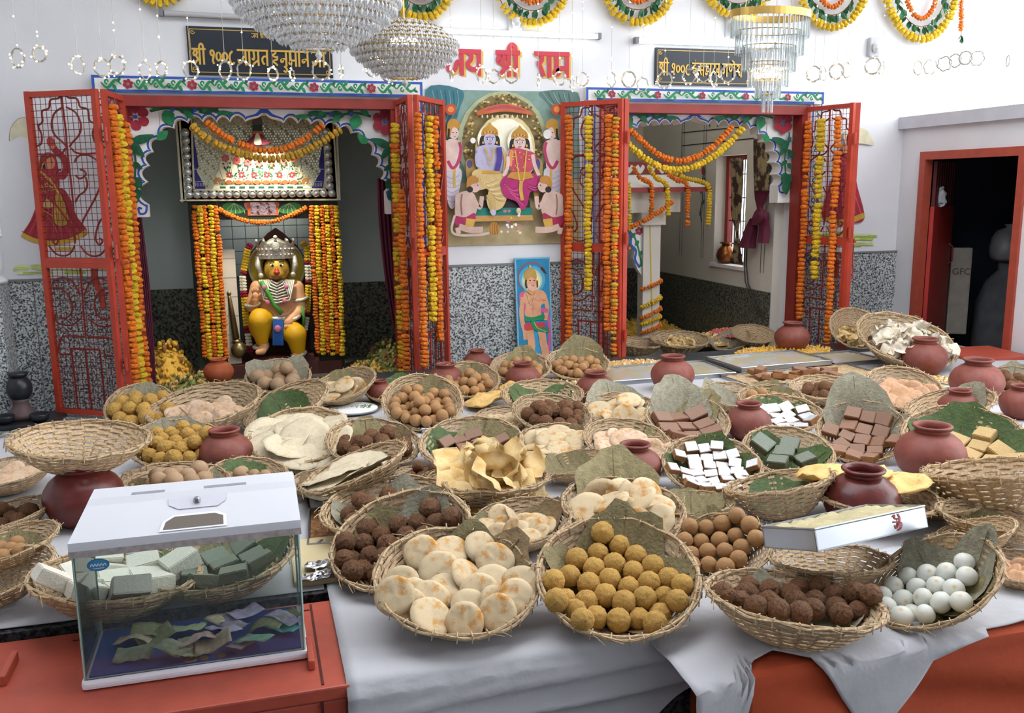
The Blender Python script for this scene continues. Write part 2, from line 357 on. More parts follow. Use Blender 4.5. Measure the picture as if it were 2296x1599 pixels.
# ================================================================== PORTALS: painted bands, lintels, scalloped arches
def flower(fl, x, y, r, m, mc, n=6, rot=.3, sy=1):
    for k in range(n):
        a = rot+2*math.pi*k/n; c, s = math.cos(a), math.sin(a)
        fl.blob([(x+r*.2*c, y+r*.2*s*sy), (x+r*(.65*c-.36*s), y+r*(.65*s+.36*c)*sy), (x+r*(.98*c-.2*s), y+r*(.98*s+.2*c)*sy), (x+r*(.98*c+.2*s), y+r*(.98*s-.2*c)*sy), (x+r*(.65*c+.36*s), y+r*(.65*s-.36*c)*sy)], m, 3)
    fl.ell(x, y, r*.16, r*.16*sy, mc, 0, 10)
def leafp(fl, x, y, L, a, wd, m):
    c, s = math.cos(a), math.sin(a); P = lambda u, v: (x+u*L*c-v*wd*s, y+u*L*s+v*wd*c)
    fl.blob([P(0, 0), P(.3, .45), (P(.65, .35)), P(1, 0), P(.6, -.4), P(.25, -.35)], m, 4)
def spiral(fl, x, y, r, a0, turns, wd, m):
    pts = []
    for k in range(15):
        t = k/14; a = a0+turns*2*math.pi*t; q = r*(1-.8*t); pts.append((x+q*math.cos(a), y+q*math.sin(a)))
    fl.stroke(pts, wd, m, 3)
def band(x0, x1, z0, z1, flowers, side_drop):
    """projecting painted lintel band, blue outlined, with green scrolls between small red flowers"""
    d = .05
    b = MB(); b.b2((x0, YW-d, z0), (x1, YW, z1))
    for s, xx in ((1, x0), (-1, x1)): b.b2((min(xx, xx+s*.085), YW-.012, .95), (max(xx, xx+s*.085), YW, z0))
    o = b.obj('painted_band', m_wht, wall_back)
    fl = Flat(lambda x, z: (x, YW-d, z), NF)
    t = .016
    for p in (((x0, z1-t/2), (x1, z1-t/2)), ((x0+.08, z0+t/2), (x1-.08, z0+t/2)), ((x0+t/2, z0), (x0+t/2, z1)), ((x1-t/2, z0), (x1-t/2, z1))): fl.stroke(p, t, m_blue, raw=True)
    zc = (z0+z1)/2; h = (z1-z0)*.32
    for k, fx in enumerate(flowers): flower(fl, fx, zc, h*.95, m_maroon, m_green, 6)
    ed = [x0+.02]+list(flowers)+[x1-.02]
    for k in range(len(ed)-1):
        a, c = ed[k]+h*1.1, ed[k+1]-h*1.1; n = max(1, int(round((c-a)/.115))); st = (c-a)/n
        if c-a < .05: continue
        for j in range(n):
            u = a+st*j; s = 1 if j % 2 else -1
            fl.stroke([(u, zc-s*h*.2), (u+st*.3, zc+s*h*.85), (u+st*.7, zc-s*h*.6), (u+st, zc+s*h*.2)], lambda t: .006+.012*math.sin(math.pi*t), m_green, 5)
            spiral(fl, u+st*.30, zc-s*h*.35, h*.5, (1.5 if s > 0 else -1.5), .9*s, .010, m_green)
            leafp(fl, u+st*.55, zc+s*h*.15, .045, s*1.0, .024, m_green); leafp(fl, u+st*.85, zc-s*h*.3, .035, -s*.8+.4, .02, m_greend)
    fl.obj('painted_scrolls', o)
    # side strips of the surround, visible between and behind the open gates
    fl = Flat(lambda x, z: (x, YW-.013, z), NF)
    for s, xx in ((1, x0), (-1, x1)):
        for q in (.008, .077): fl.stroke([(xx+s*q, .96), (xx+s*q, z0)], .011, m_blue, raw=True)
        z = 1.0; k = 0
        while z < z0-.1:
            sg = 1 if k % 2 else -1; xm = xx+s*.042
            fl.stroke([(xm-sg*.008, z), (xm+sg*.022, z+.03), (xm-sg*.02, z+.07), (xm+sg*.008, z+.10)], .009, m_greend, 4)
            spiral(fl, xm-sg*.012, z+.04, .015, 0, .9*sg, .007, m_greend)
            if k % 3 == 2: flower(fl, xm, z+.12, .018, m_maroon, m_blue, 6); z += .04
            z += .105; k += 1
    fl.obj('painted_side_strip', o)
    return o
lb = lambda px, py: ony(px, py, YW-.05)[0]
band(-.85, 1.155, 2.195, 2.292, [lb(287, 189), lb(431, 191), lb(569, 194), lb(704, 200), lb(832, 203)], True)
band(2.30, 4.19, 2.195, 2.282, [lb(1372, 212), lb(1474, 214), lb(1573, 218), lb(1670, 220), lb(1763, 220)], True)
def portal_frame(x0, x1):
    b = MB(); b.b2((x0, YW-.03, 2.118), (x1, YW+.10, 2.18)); b.b2((x0, YW-.02, ZP), (x0+.045, YW+.10, 2.118)); b.b2((x1-.045, YW-.02, ZP), (x1, YW+.10, 2.118))
    return b
struct(portal_frame(-.72, .99).obj('door_2', m_redd)); struct(portal_frame(2.42, 4.08).obj('door_3', m_redd))
def arc_pts(a, b, ctr, k=.42, n=7):
    a, b, ctr = np.array(a), np.array(b), np.array(ctr); m_ = (a+b)/2; ch = b-a; nn = np.array([-ch[1], ch[0]])
    if np.dot(nn, m_-ctr) < 0: nn = -nn
    L = np.linalg.norm(ch); nn = nn/np.linalg.norm(nn)
    return [tuple(a+ch*(t)+nn*L*k*math.sin(math.pi*t)**.8) for t in [i/n for i in range(n)]]
def arch(cusps, apexi, xl, xr, zb_l, zb_r, name_parent, corner_l, corner_r):
    """cusps in world (x,z) going left -> right along the scalloped opening"""
    YA = YW+.11; ctr = ((xl+xr)/2, 1.55); edge = []
    for i in range(len(cusps)-1):
        a, b = cusps[i], cusps[i+1]
        if i in (apexi-1, apexi):   # ogee lobes meeting in the apex
            a2, b2 = np.array(a), np.array(b)
            lo, hi = (a2, b2) if i == apexi-1 else (b2, a2)
            seq = [lo+(hi-lo)*np.array((t, (t**.55*.55 if t < .6 else .415+(t-.6)**1.6*2.54))) for t in [q/8 for q in range(9)]]
            seq = [tuple(p) for p in seq]
            edge += seq[:-1] if i == apexi-1 else seq[::-1][:-1]
        else: edge += arc_pts(a, b, ctr)
    edge.append(cusps[-1])
    top = 2.125
    n = len(edge); b = MB(); full = [(cusps[0][0], zb_l)]+edge+[(cusps[-1][0], zb_r)]
    def outer(p):
        if p[0]-xl < top-p[1] and p[0] < ctr[0]: return (xl, p[1])
        if xr-p[0] < top-p[1] and p[0] > ctr[0]: return (xr, p[1])
        return (p[0], top)
    out = [outer(p) for p in full]; q3 = lambda p, y: (p[0], y, p[1]); T = .12
    for i in range(len(full)-1):
        e0, e1, o0, o1 = full[i], full[i+1], out[i], out[i+1]
        b.add([q3(e0, YA), q3(e1, YA), q3(o1, YA), q3(o0, YA)], [(0, 1, 2, 3)])
        b.add([q3(e0, YA+T), q3(e1, YA+T), q3(o1, YA+T), q3(o0, YA+T)], [(3, 2, 1, 0)])
        b.add([q3(e0, YA), q3(e1, YA), q3(e1, YA+T), q3(e0, YA+T)], [(3, 2, 1, 0)])
        if o0[0] != o1[0] and o0[1] != o1[1]:
            cn = (xl, top) if o0[0] == xl else (xr, top); b.add([q3(o0, YA), q3(o1, YA), q3(cn, YA)], [(0, 1, 2)])
    for i in (0, len(full)-1): b.add([q3(full[i], YA), q3(out[i], YA), q3(out[i], YA+T), q3(full[i], YA+T)], [(0, 1, 2, 3)])
    o = b.obj('scalloped_arch', m_wht, name_parent)
    fl = Flat(lambda x, z: (x, YA, z), NF)
    off = []
    for i, p in enumerate(edge):
        a, c = np.array(edge[max(0, i-1)]), np.array(edge[min(n-1, i+1)]); t = c-a; nn = np.array([-t[1], t[0]])/(np.linalg.norm(t)+1e-9); off.append(tuple(np.array(p)+nn*.012))
    fl.stroke(off, .013, m_blue, raw=True)
    ax, az = cusps[apexi]; fl.blob([(ax, az+.03), (ax+.05, az-.012), (ax+.09, az-.03), (ax+.02, az-.012), (ax-.02, az-.012), (ax-.09, az-.03), (ax-.05, az-.012)], m_blue, 3)
    for (s, c0, cz) in ((1, cusps[0], zb_l), (-1, cusps[-1], zb_r)):
        x, z = c0; fl.stroke([(x-s*.004, z), (x-s*.015, z-.05), (x-s*.05, z-.055), (x-s*.055, z-.02), (x-s*.035, z-.025)], .013, m_blue, 5)
    for (s, (fx, fz)) in ((1, corner_l), (-1, corner_r)):
        flower(fl, fx, fz, .082, m_maroon, m_blue, 6, .52)
        # horizontal spray
        xs = [fx+s*(.09+.48*t) for t in (0, .2, .4, .6, .8, 1)]
        fl.stroke([(xs[0], fz+.035), (xs[1], fz+.055), (xs[2], fz+.045), (xs[3], fz+.05), (xs[4], fz+.04), (xs[5], fz+.02)], .016, m_greend)
        for t, a, L, wd in ((.03, .6, .07, .03), (.18, -1.2, .10, .06), (.22, -1.9, .07, .045), (.25, 1.0, .05, .03), (.36, .1, .11, .04), (.42, -.7, .07, .03), (.6, .2, .12, .035), (.66, 1.2, .04, .025), (.82, 0, .11, .022), (.8, .9, .035, .02)):
            leafp(fl, fx+s*(.09+.48*t), fz+.045-.02*t, L, a if s > 0 else math.pi-a, wd*1.5, m_green if (int(t*50) % 2) else m_greend)
        for t in (.27, .55): fl.ell(fx+s*(.09+.48*t), fz+.045, .014, .014, m_blue)
        # vertical spray
        fl.stroke([(fx-s*.05, fz-.07), (fx-s*.045, fz-.16), (fx-s*.02, fz-.25), (fx-s*.03, fz-.36), (fx-s*.035, fz-.47)], .013, m_greend)
        for t, a, L, wd in ((.08, -2.2, .05, .03), (.16, -.4, .06, .03), (.22, .35, .15, .045), (.2, -.9, .12, .04), (.3, -2.2, .09, .035), (.5, -.6, .07, .03), (.55, -2.4, .06, .03), (.72, -1.0, .08, .05), (.75, -2.2, .07, .05), (.85, -1.57, .11, .06)):
            leafp(fl, fx-s*.04, fz-.07-.42*t, L, a if s > 0 else math.pi-a, wd*1.4, m_green if (int(t*40) % 2) else m_greend)
        leafp(fl, fx+s*.12, fz-.14, .085, .7 if s > 0 else math.pi-.7, .06, m_green)
        for t in (.12, .45): fl.ell(fx-s*.045, fz-.07-.42*t, .012, .012, m_blue)
    fl.obj('painted_sprays', o)
    return o
YA = YW+.11
def xz(px, py): p = ony(px, py, YA); return (p[0], p[2])
cu = [xz(*p) for p in [(331, 459), (329, 408), (333, 371), (341.5, 340), (361, 310), (389, 287), (420, 274), (453.6, 272), (485, 273), (515, 272), (550, 271), (592, 250), (637, 274), (669, 275), (699, 277), (728, 285), (762, 289), (790, 298), (813, 317), (836, 347), (848, 373), (858, 401), (866, 429)]]
arch(cu, 11, -.70, .97, xz(310, 487)[1], xz(880, 480)[1], wall_back, xz(304, 262), xz(861, 274))
ch = [xz(*p) for p in [(1558, 257), (1588.6, 279), (1611, 280), (1634, 281.7), (1657.5, 284), (1681, 289), (1701, 301), (1717, 318), (1733.6, 339), (1737, 364), (1743, 391), (1745, 415)]]
xc = ch[0][0]; left = [(2*xc-x, z) for x, z in ch[1:]][::-1]
fr = xz(1752, 276)
arch(left+ch, len(left), 2.44, 4.06, xz(1745, 455)[1], xz(1745, 455)[1], wall_back, (2*xc-fr[0], fr[1]), fr)
# ================================================================== GATES, GARLANDS, BOARDS, PICTURES ON THE WALL
m_gate = M('gate_red', 'B5402C', .45, var=.12, vscale=12, bump=.08, bscale=60)
m_gated = M('gate_red_dark', '8E2A22', .5, var=.12, vscale=12)
m_wire = M('wire_dark_red', '6E2A26', .5, .3)
GZ0, GZ1 = .27, 2.175
def c7(X, Y):
    py = 180+Y/4.209; return ((X-(190+.1*(Y-100)))/(545-.011*(Y-100)), 1-(py-200)/738)
def c8(X, Y):
    py = 540+Y/3.806; return ((X-(345+.098*(Y-200)))/475, 1-(py-200)/738)
SCR = []
def _s(f, *pts, mir=False):
    p = [f(*q) for q in pts]; SCR.append(p)
    if mir: SCR.append([(.94-u, v) for u, v in p])
_s(c7, (458, 95), (470, 200), (490, 480), (505, 600), (545, 1100), (600, 1500)); _s(c7, (475, 235), (560, 290), (605, 400), (590, 490), (530, 560), (505, 600), mir=True)
_s(c7, (470, 125), (500, 155), (570, 165), (600, 240), (665, 265), (680, 360), (725, 400), (710, 480), (730, 560), (780, 585), mir=True); _s(c7, (520, 610), (560, 650), (640, 665), (780, 660), mir=True)
_s(c7, (550, 740), (580, 690), (650, 670), (740, 720), (795, 800), (795, 900), (740, 1060), (630, 1280), (600, 1400), mir=True); _s(c7, (560, 860), (590, 890), (630, 880), (650, 850), (630, 815), (600, 810), mir=True)
_s(c7, (650, 880), (665, 950), (640, 1010), (590, 1050), (560, 1110), mir=True); _s(c7, (845, 1235), (790, 1270), (755, 1350), (740, 1450), (770, 1510), (800, 1480), (780, 1450), mir=True)
_s(c8, (575, 10), (620, 70), (680, 95), (740, 75), (780, 10), mir=True); _s(c8, (565, 195), (590, 430), (610, 600), (630, 800))
_s(c8, (610, 430), (650, 320), (720, 285), (790, 310), (815, 350), mir=True); _s(c8, (820, 385), (770, 375), (710, 430), (690, 520), (710, 600), (760, 640), (800, 640), (805, 615), mir=True); _s(c8, (640, 640), (720, 700), (800, 705), (850, 670), (845, 610), mir=True)
_s(c8, (640, 805), (800, 805), (850, 850), (880, 960), (790, 965), (770, 915), mir=True); _s(c8, (545, 915), (655, 915), (780, 915)); 
for a_, b_ in (((540, 920), (590, 1480)), ((655, 915), (705, 1490)), ((770, 915), (820, 1490))): _s(c8, a_, b_)
def leaf_panel(A, B, parent, off):
    """one gate leaf from hinge line A to free line B (world xy)"""
    A, B = np.array(A), np.array(B); W = np.linalg.norm(B-A); d = (B-A)/W; H = GZ1-GZ0
    pt = lambda u, v, o=0: (A[0]+d[0]*u*W-d[1]*o, A[1]+d[1]*u*W+d[0]*o, GZ0+v*H)
    t = .032; rot = Matrix.Rotation(math.atan2(d[1], d[0]), 3, 'Z')
    f = MB(); 
    for u in (t/2/W, 1-t/2/W): f.box(pt(u, .5), (t, .03, H), rot)
    for v in (.009, .492, .476, .991): f.box(pt(.5, v), (W-2*t, .026, .03), rot)
    o = f.obj('leaf_frame', m_gate, parent)
    w = MB(); nx = 12; ny = 52
    for i in range(1, nx): w.tube([pt(t/W+(1-2*t/W)*i/nx, .01, .006), pt(t/W+(1-2*t/W)*i/nx, .99, .006)], .0017, 4, cap=False)
    for j in range(1, ny): w.tube([pt(t/W, j/ny, .006), pt(1-t/W, j/ny, .006)], .0017, 4, cap=False)
    w.obj('wire_mesh', m_wire, o)
    s = MB(); k = 1-2.2*t/W
    for p in SCR: s.tube([pt(t*1.1/W+k*min(1, max(0, u)), min(.985, max(.012, v)), -.004) for u, v in smooth_path(p, 5)], .0058, 5)
    s.obj('scrollwork', m_gated, o)
    lt = MB(); lt.tube([pt(-.02, .484, -.03), pt(.7, .484, -.03)], .009, 8); lt.box(pt(.3, .484, -.025), (.03, .02, .035), rot); lt.obj('slide_bolt', m_gate, o)
    hs = MB(); P = [(.26, .470), (.36, .470), (.37, .43), (.28, .38), (.27, .34), (.19, .34), (.20, .39), (.28, .44)]
    prism(hs, [pt(u, v, -.03) for u, v in P], (d[1]*-1*0-d[1]*.0, 0, 0), 0) if False else hs.add([pt(u, v, -.034) for u, v in P]+[pt(u, v, -.028) for u, v in P], [tuple(range(8)), tuple(range(15, 7, -1))]+[(i, i+8, (i+1) % 8+8, (i+1) % 8) for i in range(8)])
    hs.obj('hasp_plate', m_gate, o)
    return pt
def gate(jamb, hinge, free, label):
    g = thing('folding_gate', label, 'gate', (hinge[0], hinge[1], ZP), 'red folding iron gates')
    p1 = leaf_panel(hinge, jamb, g, 1); p2 = leaf_panel(free[0], free[1], g, 1)
    h = MB()
    for v in (.15, .5, .85): h.tube([(hinge[0], hinge[1]-.02, GZ0+v*1.9), (hinge[0], hinge[1]-.02, GZ0+v*1.9+.08)], .012, 8)
    h.obj('hinge', m_gate, g); return g
gate((-.69, 6.19), (-.745, 5.78), ((-.775, 5.775), (-1.19, 6.02)), 'red iron folding gate at the left end beside the painted dancer')
gate((.985, 6.19), (1.005, 5.78), ((1.035, 5.775), (1.285, 6.13)), 'red iron folding gate between the idol shrine and the large poster')
gate((2.43, 6.19), (2.45, 5.78), ((2.42, 5.775), (2.115, 6.13)), 'red iron folding gate right of the large poster')
gate((4.07, 6.19), (4.195, 5.78), ((4.225, 5.78), (4.42, 6.10)), 'red iron folding gate at the right end near the side door')
# ---- marigolds
m_mo = M('marigold_orange', 'D9741E', .8, var=.22, vscale=2.2, hue=.12); m_my = M('marigold_yellow', 'D8B428', .8, var=.18, vscale=2.2, hue=.10); m_mm = M('marigold_mustard', 'B98F2C', .8, var=.2, vscale=2.2, hue=.1)
def marigold(seed):
    """ruffled flower head, axis z, unit diameter"""
    b = MB(); r = random.Random(seed); n = 12; rows = [(.12, -.26), (.42, -.20), (.50, -.05), (.47, .10), (.33, .22), (.12, .27)]
    vs = [(0, 0, -.26)]; 
    for i, (q, z) in enumerate(rows):
        for j in range(n):
            a = 2*math.pi*(j+.5*(i % 2))/n; k = q*(1+(.13 if j % 2 else -.09)*r.uniform(.6, 1.2)); vs.append((k*math.cos(a), k*math.sin(a), z+r.uniform(-.035, .035)))
    vs.append((0, 0, .25)); e = len(vs)-1; fs = [(0, 1+(j+1) % n, 1+j) for j in range(n)]
    for i in range(len(rows)-1):
        for j in range(n): fs.append((1+i*n+j, 1+i*n+(j+1) % n, 1+(i+1)*n+(j+1) % n, 1+(i+1)*n+j))
    fs += [(e, e-n+j, e-n+(j+1) % n) for j in range(n)]; b.add(vs, fs); return b
MG = {c_: [marigold(s).mesh('marigold', m_) for s in (1, 2, 3)] for c_, m_ in (('orange', m_mo), ('yellow', m_my), ('mustard', m_mm))}
lv = MB(); lv.add([(0, 0, 0), (.25, .06, .3), (.3, 0, .62), (.0, .05, 1.0), (-.3, 0, .62), (-.25, .06, .3), (0, .12, .5)], [(0, 1, 6), (1, 2, 6), (2, 3, 6), (3, 4, 6), (4, 5, 6), (5, 0, 6)])
LFM = lv.mesh('leaf', M('garland_leaf', '2E6B45', .55, var=.25, vscale=3, hue=.15))
m_thr = M('thread', '8A5A2A', .8)
def garland(path, dia, col, label, gap=.56, group='marigold garlands', jitter=.06, seed=0, skip=0.0, cols=None):
    """path: 3D polyline; flower heads are strung along it, each a part of its own"""
    P = [np.array(p, float) for p in path]; S = [0]
    for i in range(len(P)-1): S.append(S[-1]+np.linalg.norm(P[i+1]-P[i]))
    r = random.Random(seed+int(P[0][0]*1000)); g = thing('flower_garland', label, 'garland', P[0], group)
    MB().tube(path if len(path) > 2 else [P[0], P[-1]], .003, 4).obj('thread', m_thr, g)
    arr = np.array(P); s = dia*.3; k = 0
    while s < S[-1]-dia*.2:
        p = np.array([np.interp(s, S, arr[:, i]) for i in range(3)]); q = np.array([np.interp(min(s+.01, S[-1]), S, arr[:, i]) for i in range(3)])-np.array([np.interp(max(s-.01, 0), S, arr[:, i]) for i in range(3)])
        if r.random() >= skip:
            if col == 'green':
                o = bpy.data.objects.new('leaf', LFM); t = Vector((r.uniform(-.9, .9), r.uniform(-.6, .1), -1)).normalized(); o.scale = (dia*1.1,)*3; qq = Vector((0, 0, 1)).rotation_difference(t)
            else:
                c_ = cols[(k//2) % len(cols)] if cols else col
                o = bpy.data.objects.new('marigold', MG[c_][r.randrange(3)]); t = V3(q).normalized(); d = dia*r.uniform(.88, 1.12); o.scale = (d, d, d*r.uniform(.95, 1.2)); qq = Vector((0, 0, 1)).rotation_difference(t+Vector((r.uniform(-.2, .2), r.uniform(-.2, .2), 0)))
            COL.objects.link(o); o.parent = g; o.location = V3(p-np.array(P[0]))+Vector((r.uniform(-1, 1), r.uniform(-1, 1), 0))*dia*jitter; o.rotation_mode = 'QUATERNION'; o.rotation_quaternion = qq @ Matrix.Rotation(r.uniform(0, 6), 3, 'Z').to_quaternion()
        s += dia*gap*r.uniform(.9, 1.15); k += 1
        if r.random() < .03: s += dia*.4
    return g
def hang(xy, z0, z1, dia, col, label, n=14, sway=.006, **kw):
    r = random.Random(int(xy[0]*997)); return garland([(xy[0]+r.uniform(-sway, sway), xy[1]+r.uniform(-sway, sway), z0+(z1-z0)*i/n) for i in range(n+1)], dia, col, label, **kw)
def leaf_strand(hx, jx, t, off, z0, z1, *a, **k):
    h, j = np.array(hx), np.array(jx); d = (j-h)/np.linalg.norm(j-h); p = h+(j-h)*t+np.array([-d[1], d[0]])*off; return hang(p, z0, z1, *a, **k)
G1, G2, G3, G4 = 'on the left end gate', 'on the gate beside the idol shrine', 'on the gate right of the poster', 'on the right end gate'
leaf_strand((-.745, 5.78), (-.69, 6.19), .20, -.018, 2.10, .36, .058, 'orange', 'orange marigold strand nearest the post '+G1, seed=1)
leaf_strand((-.745, 5.78), (-.69, 6.19), .50, -.020, 2.05, .36, .066, 'yellow', 'yellow marigold strand in the middle '+G1, seed=2)
leaf_strand((-.745, 5.78), (-.69, 6.19), .80, -.020, 2.02, .36, .060, 'orange', 'orange marigold strand nearest the arch '+G1, seed=3)
leaf_strand((1.005, 5.78), (.985, 6.19), .62, .05, 2.02, .34, .056, 'yellow', 'yellow marigold strand facing the shrine '+G2, seed=4, cols=['yellow', 'yellow', 'orange'])
leaf_strand((1.005, 5.78), (.985, 6.19), .25, .05, 1.6, .34, .05, 'orange', 'short orange marigold strand facing the shrine '+G2, seed=5)
def pstrand(pl, pt, pb, dia, col, label, **k):
    A, B = np.array([*pl[0], 0.]), np.array([*pl[1], 0.]); d = B-A; d /= np.linalg.norm(d); n = np.array([-d[1], d[0], 0]); 
    if np.dot(n, np.array([0, -1, 0])) < 0: n = -n
    o = A+n*.04; T = onpl(pt[0], pt[1], o, n); Bt = onpl(pb[0], pb[1], o, n); return hang(T[:2], T[2], Bt[2], dia, col, label, **k)
L2, L3, L4 = ((1.035, 5.775), (1.285, 6.13)), ((2.42, 5.775), (2.115, 6.13)), ((4.195, 5.78), (4.07, 6.19))
pstrand(L2, (936, 252), (957, 826), .050, 'orange', 'orange marigold strand next to the post '+G2, seed=6)
pstrand(L2, (960, 259), (983, 724), .056, 'yellow', 'yellow marigold strand with golden tassel '+G2, seed=7)
pstrand(L2, (975, 259), (1000, 763), .050, 'orange', 'orange marigold strand on the outer edge '+G2, seed=8)
pstrand(L3, (1275, 258), (1275, 775), .050, 'orange', 'orange marigold strand on the outer edge '+G3, seed=9)
pstrand(L3, (1319, 260), (1316, 650), .052, 'yellow', 'yellow marigold strand in the middle '+G3, seed=10)
pstrand(L3, (1364, 256), (1363, 750), .054, 'orange', 'orange marigold strand nearest the post '+G3, seed=11)
pstrand(L3, (1381, 262), (1383, 800), .046, 'mustard', 'mustard marigold strand almost on the post '+G3, seed=18, cols=['mustard', 'orange'])
pstrand(L4, (1813, 270), (1788, 724), .054, 'orange', 'orange marigold strand nearest the jamb '+G4, seed=12)
pstrand(L4, (1843, 266), (1822, 630), .060, 'yellow', 'yellow marigold strand in the middle '+G4, seed=13, skip=.05)
pstrand(L4, (1881, 261), (1853, 777), .054, 'orange', 'orange marigold strand nearest the post '+G4, seed=14)
# gold tassel
tb = MB(); P = onpl(966, 592, np.array([1.035-.06, 5.775-.04, 0]), np.array([.83, -.56, 0])/1.0)
r = random.Random(1)
for k in range(40):
    a = r.uniform(0, 6.28); q = .05*r.random(); tb.tube([V3(P), V3(P)+Vector((q*math.cos(a), q*math.sin(a)*.6-.01, r.uniform(-.06, .05)))], .0022, 4)
tag(tb.obj('gold_tassel', M('gold_tinsel', 'C79A3A', .35, .6)), 'golden tinsel tassel tied on the gate beside the poster', 'tassel')
def drape(pts, Y, dia, col, label, **k): return garland([ony(x, y, Y) for x, y in [tuple(p) for p in smooth_path(pts, 6)]], dia, col, label, **k)
drape([(460, 273), (508, 308), (560, 331), (595, 338), (637, 334), (683, 312), (725, 280)], 6.24, .046, 'orange', 'orange marigold swag under the left scalloped arch', seed=20)
drape([(429, 280), (455, 305), (508, 333), (560, 350), (602, 357), (648, 352), (700, 331), (753, 298), (767, 291)], 6.22, .050, 'mustard', 'mustard marigold swag under the left scalloped arch', seed=21)
drape([(1411, 290), (1436, 313), (1472, 344), (1501, 357), (1530, 361), (1563, 351), (1596, 331), (1623, 306), (1643, 282)], 6.24, .046, 'orange', 'orange marigold swag under the right scalloped arch', seed=22)
drape([(1407, 322), (1445, 355), (1482, 375), (1512, 381), (1554, 375), (1590, 357), (1617, 337), (1639, 317), (1666, 286)], 6.22, .050, 'yellow', 'yellow marigold swag under the right scalloped arch', seed=23)
# ---- swags along the top of the wall: yellow outside, leaves, orange inside
YS = 6.14
SW = ['far left', 'behind the large chandelier', 'above the red lettering', 'right of the lit tube', 'left of the crystal rod chandelier', 'right of the crystal rod chandelier', 'at the upper right']
def swag(xa, xb, yb, where, tiers, k):
    for (col, dia, dx, dy) in tiers:
        a, b, bot = xa+dx, xb-dx, yb-dy
        if bot < -25: continue
        top = -60; c_ = (a+b)/2; pts = [(c_+(b-a)/2*math.sin(t*math.pi/2), bot-(bot-top)*(1-math.cos(t*math.pi/2))) for t in [i/7-1 for i in range(15)]]
        garland([ony(x, y, YS) for x, y in pts], dia, col, {'yellow': 'yellow marigold', 'green': 'green leaf', 'orange': 'orange marigold'}[col]+' swag on the upper wall '+where, seed=k*5, group='swags along the upper wall', gap=.62 if col != 'green' else .34)
T3 = [('yellow', .058, 0, 0), ('green', .062, 22, 28), ('orange', .038, 44, 46)]
for k, (a, b, y, w_) in enumerate(((300, 420, 6, SW[0]), (868, 1020, 40, SW[1]), (1108, 1278, 52, SW[2]), (1346, 1516, 50, SW[3]), (1576, 1736, 36, SW[4]), (1786, 1946, 62, SW[5]), (1982, 2150, 88, SW[6]))): swag(a, b, y, w_, T3, k)
garland([ony(2155, y, YS) for y in (-60, -20, 20, 75)], .036, 'orange', 'short orange marigold drop at the upper right', seed=40); garland([ony(2155, y, YS) for y in (72, 90)], .05, 'green', 'green leaf tuft ending the orange drop', seed=41, gap=.15)
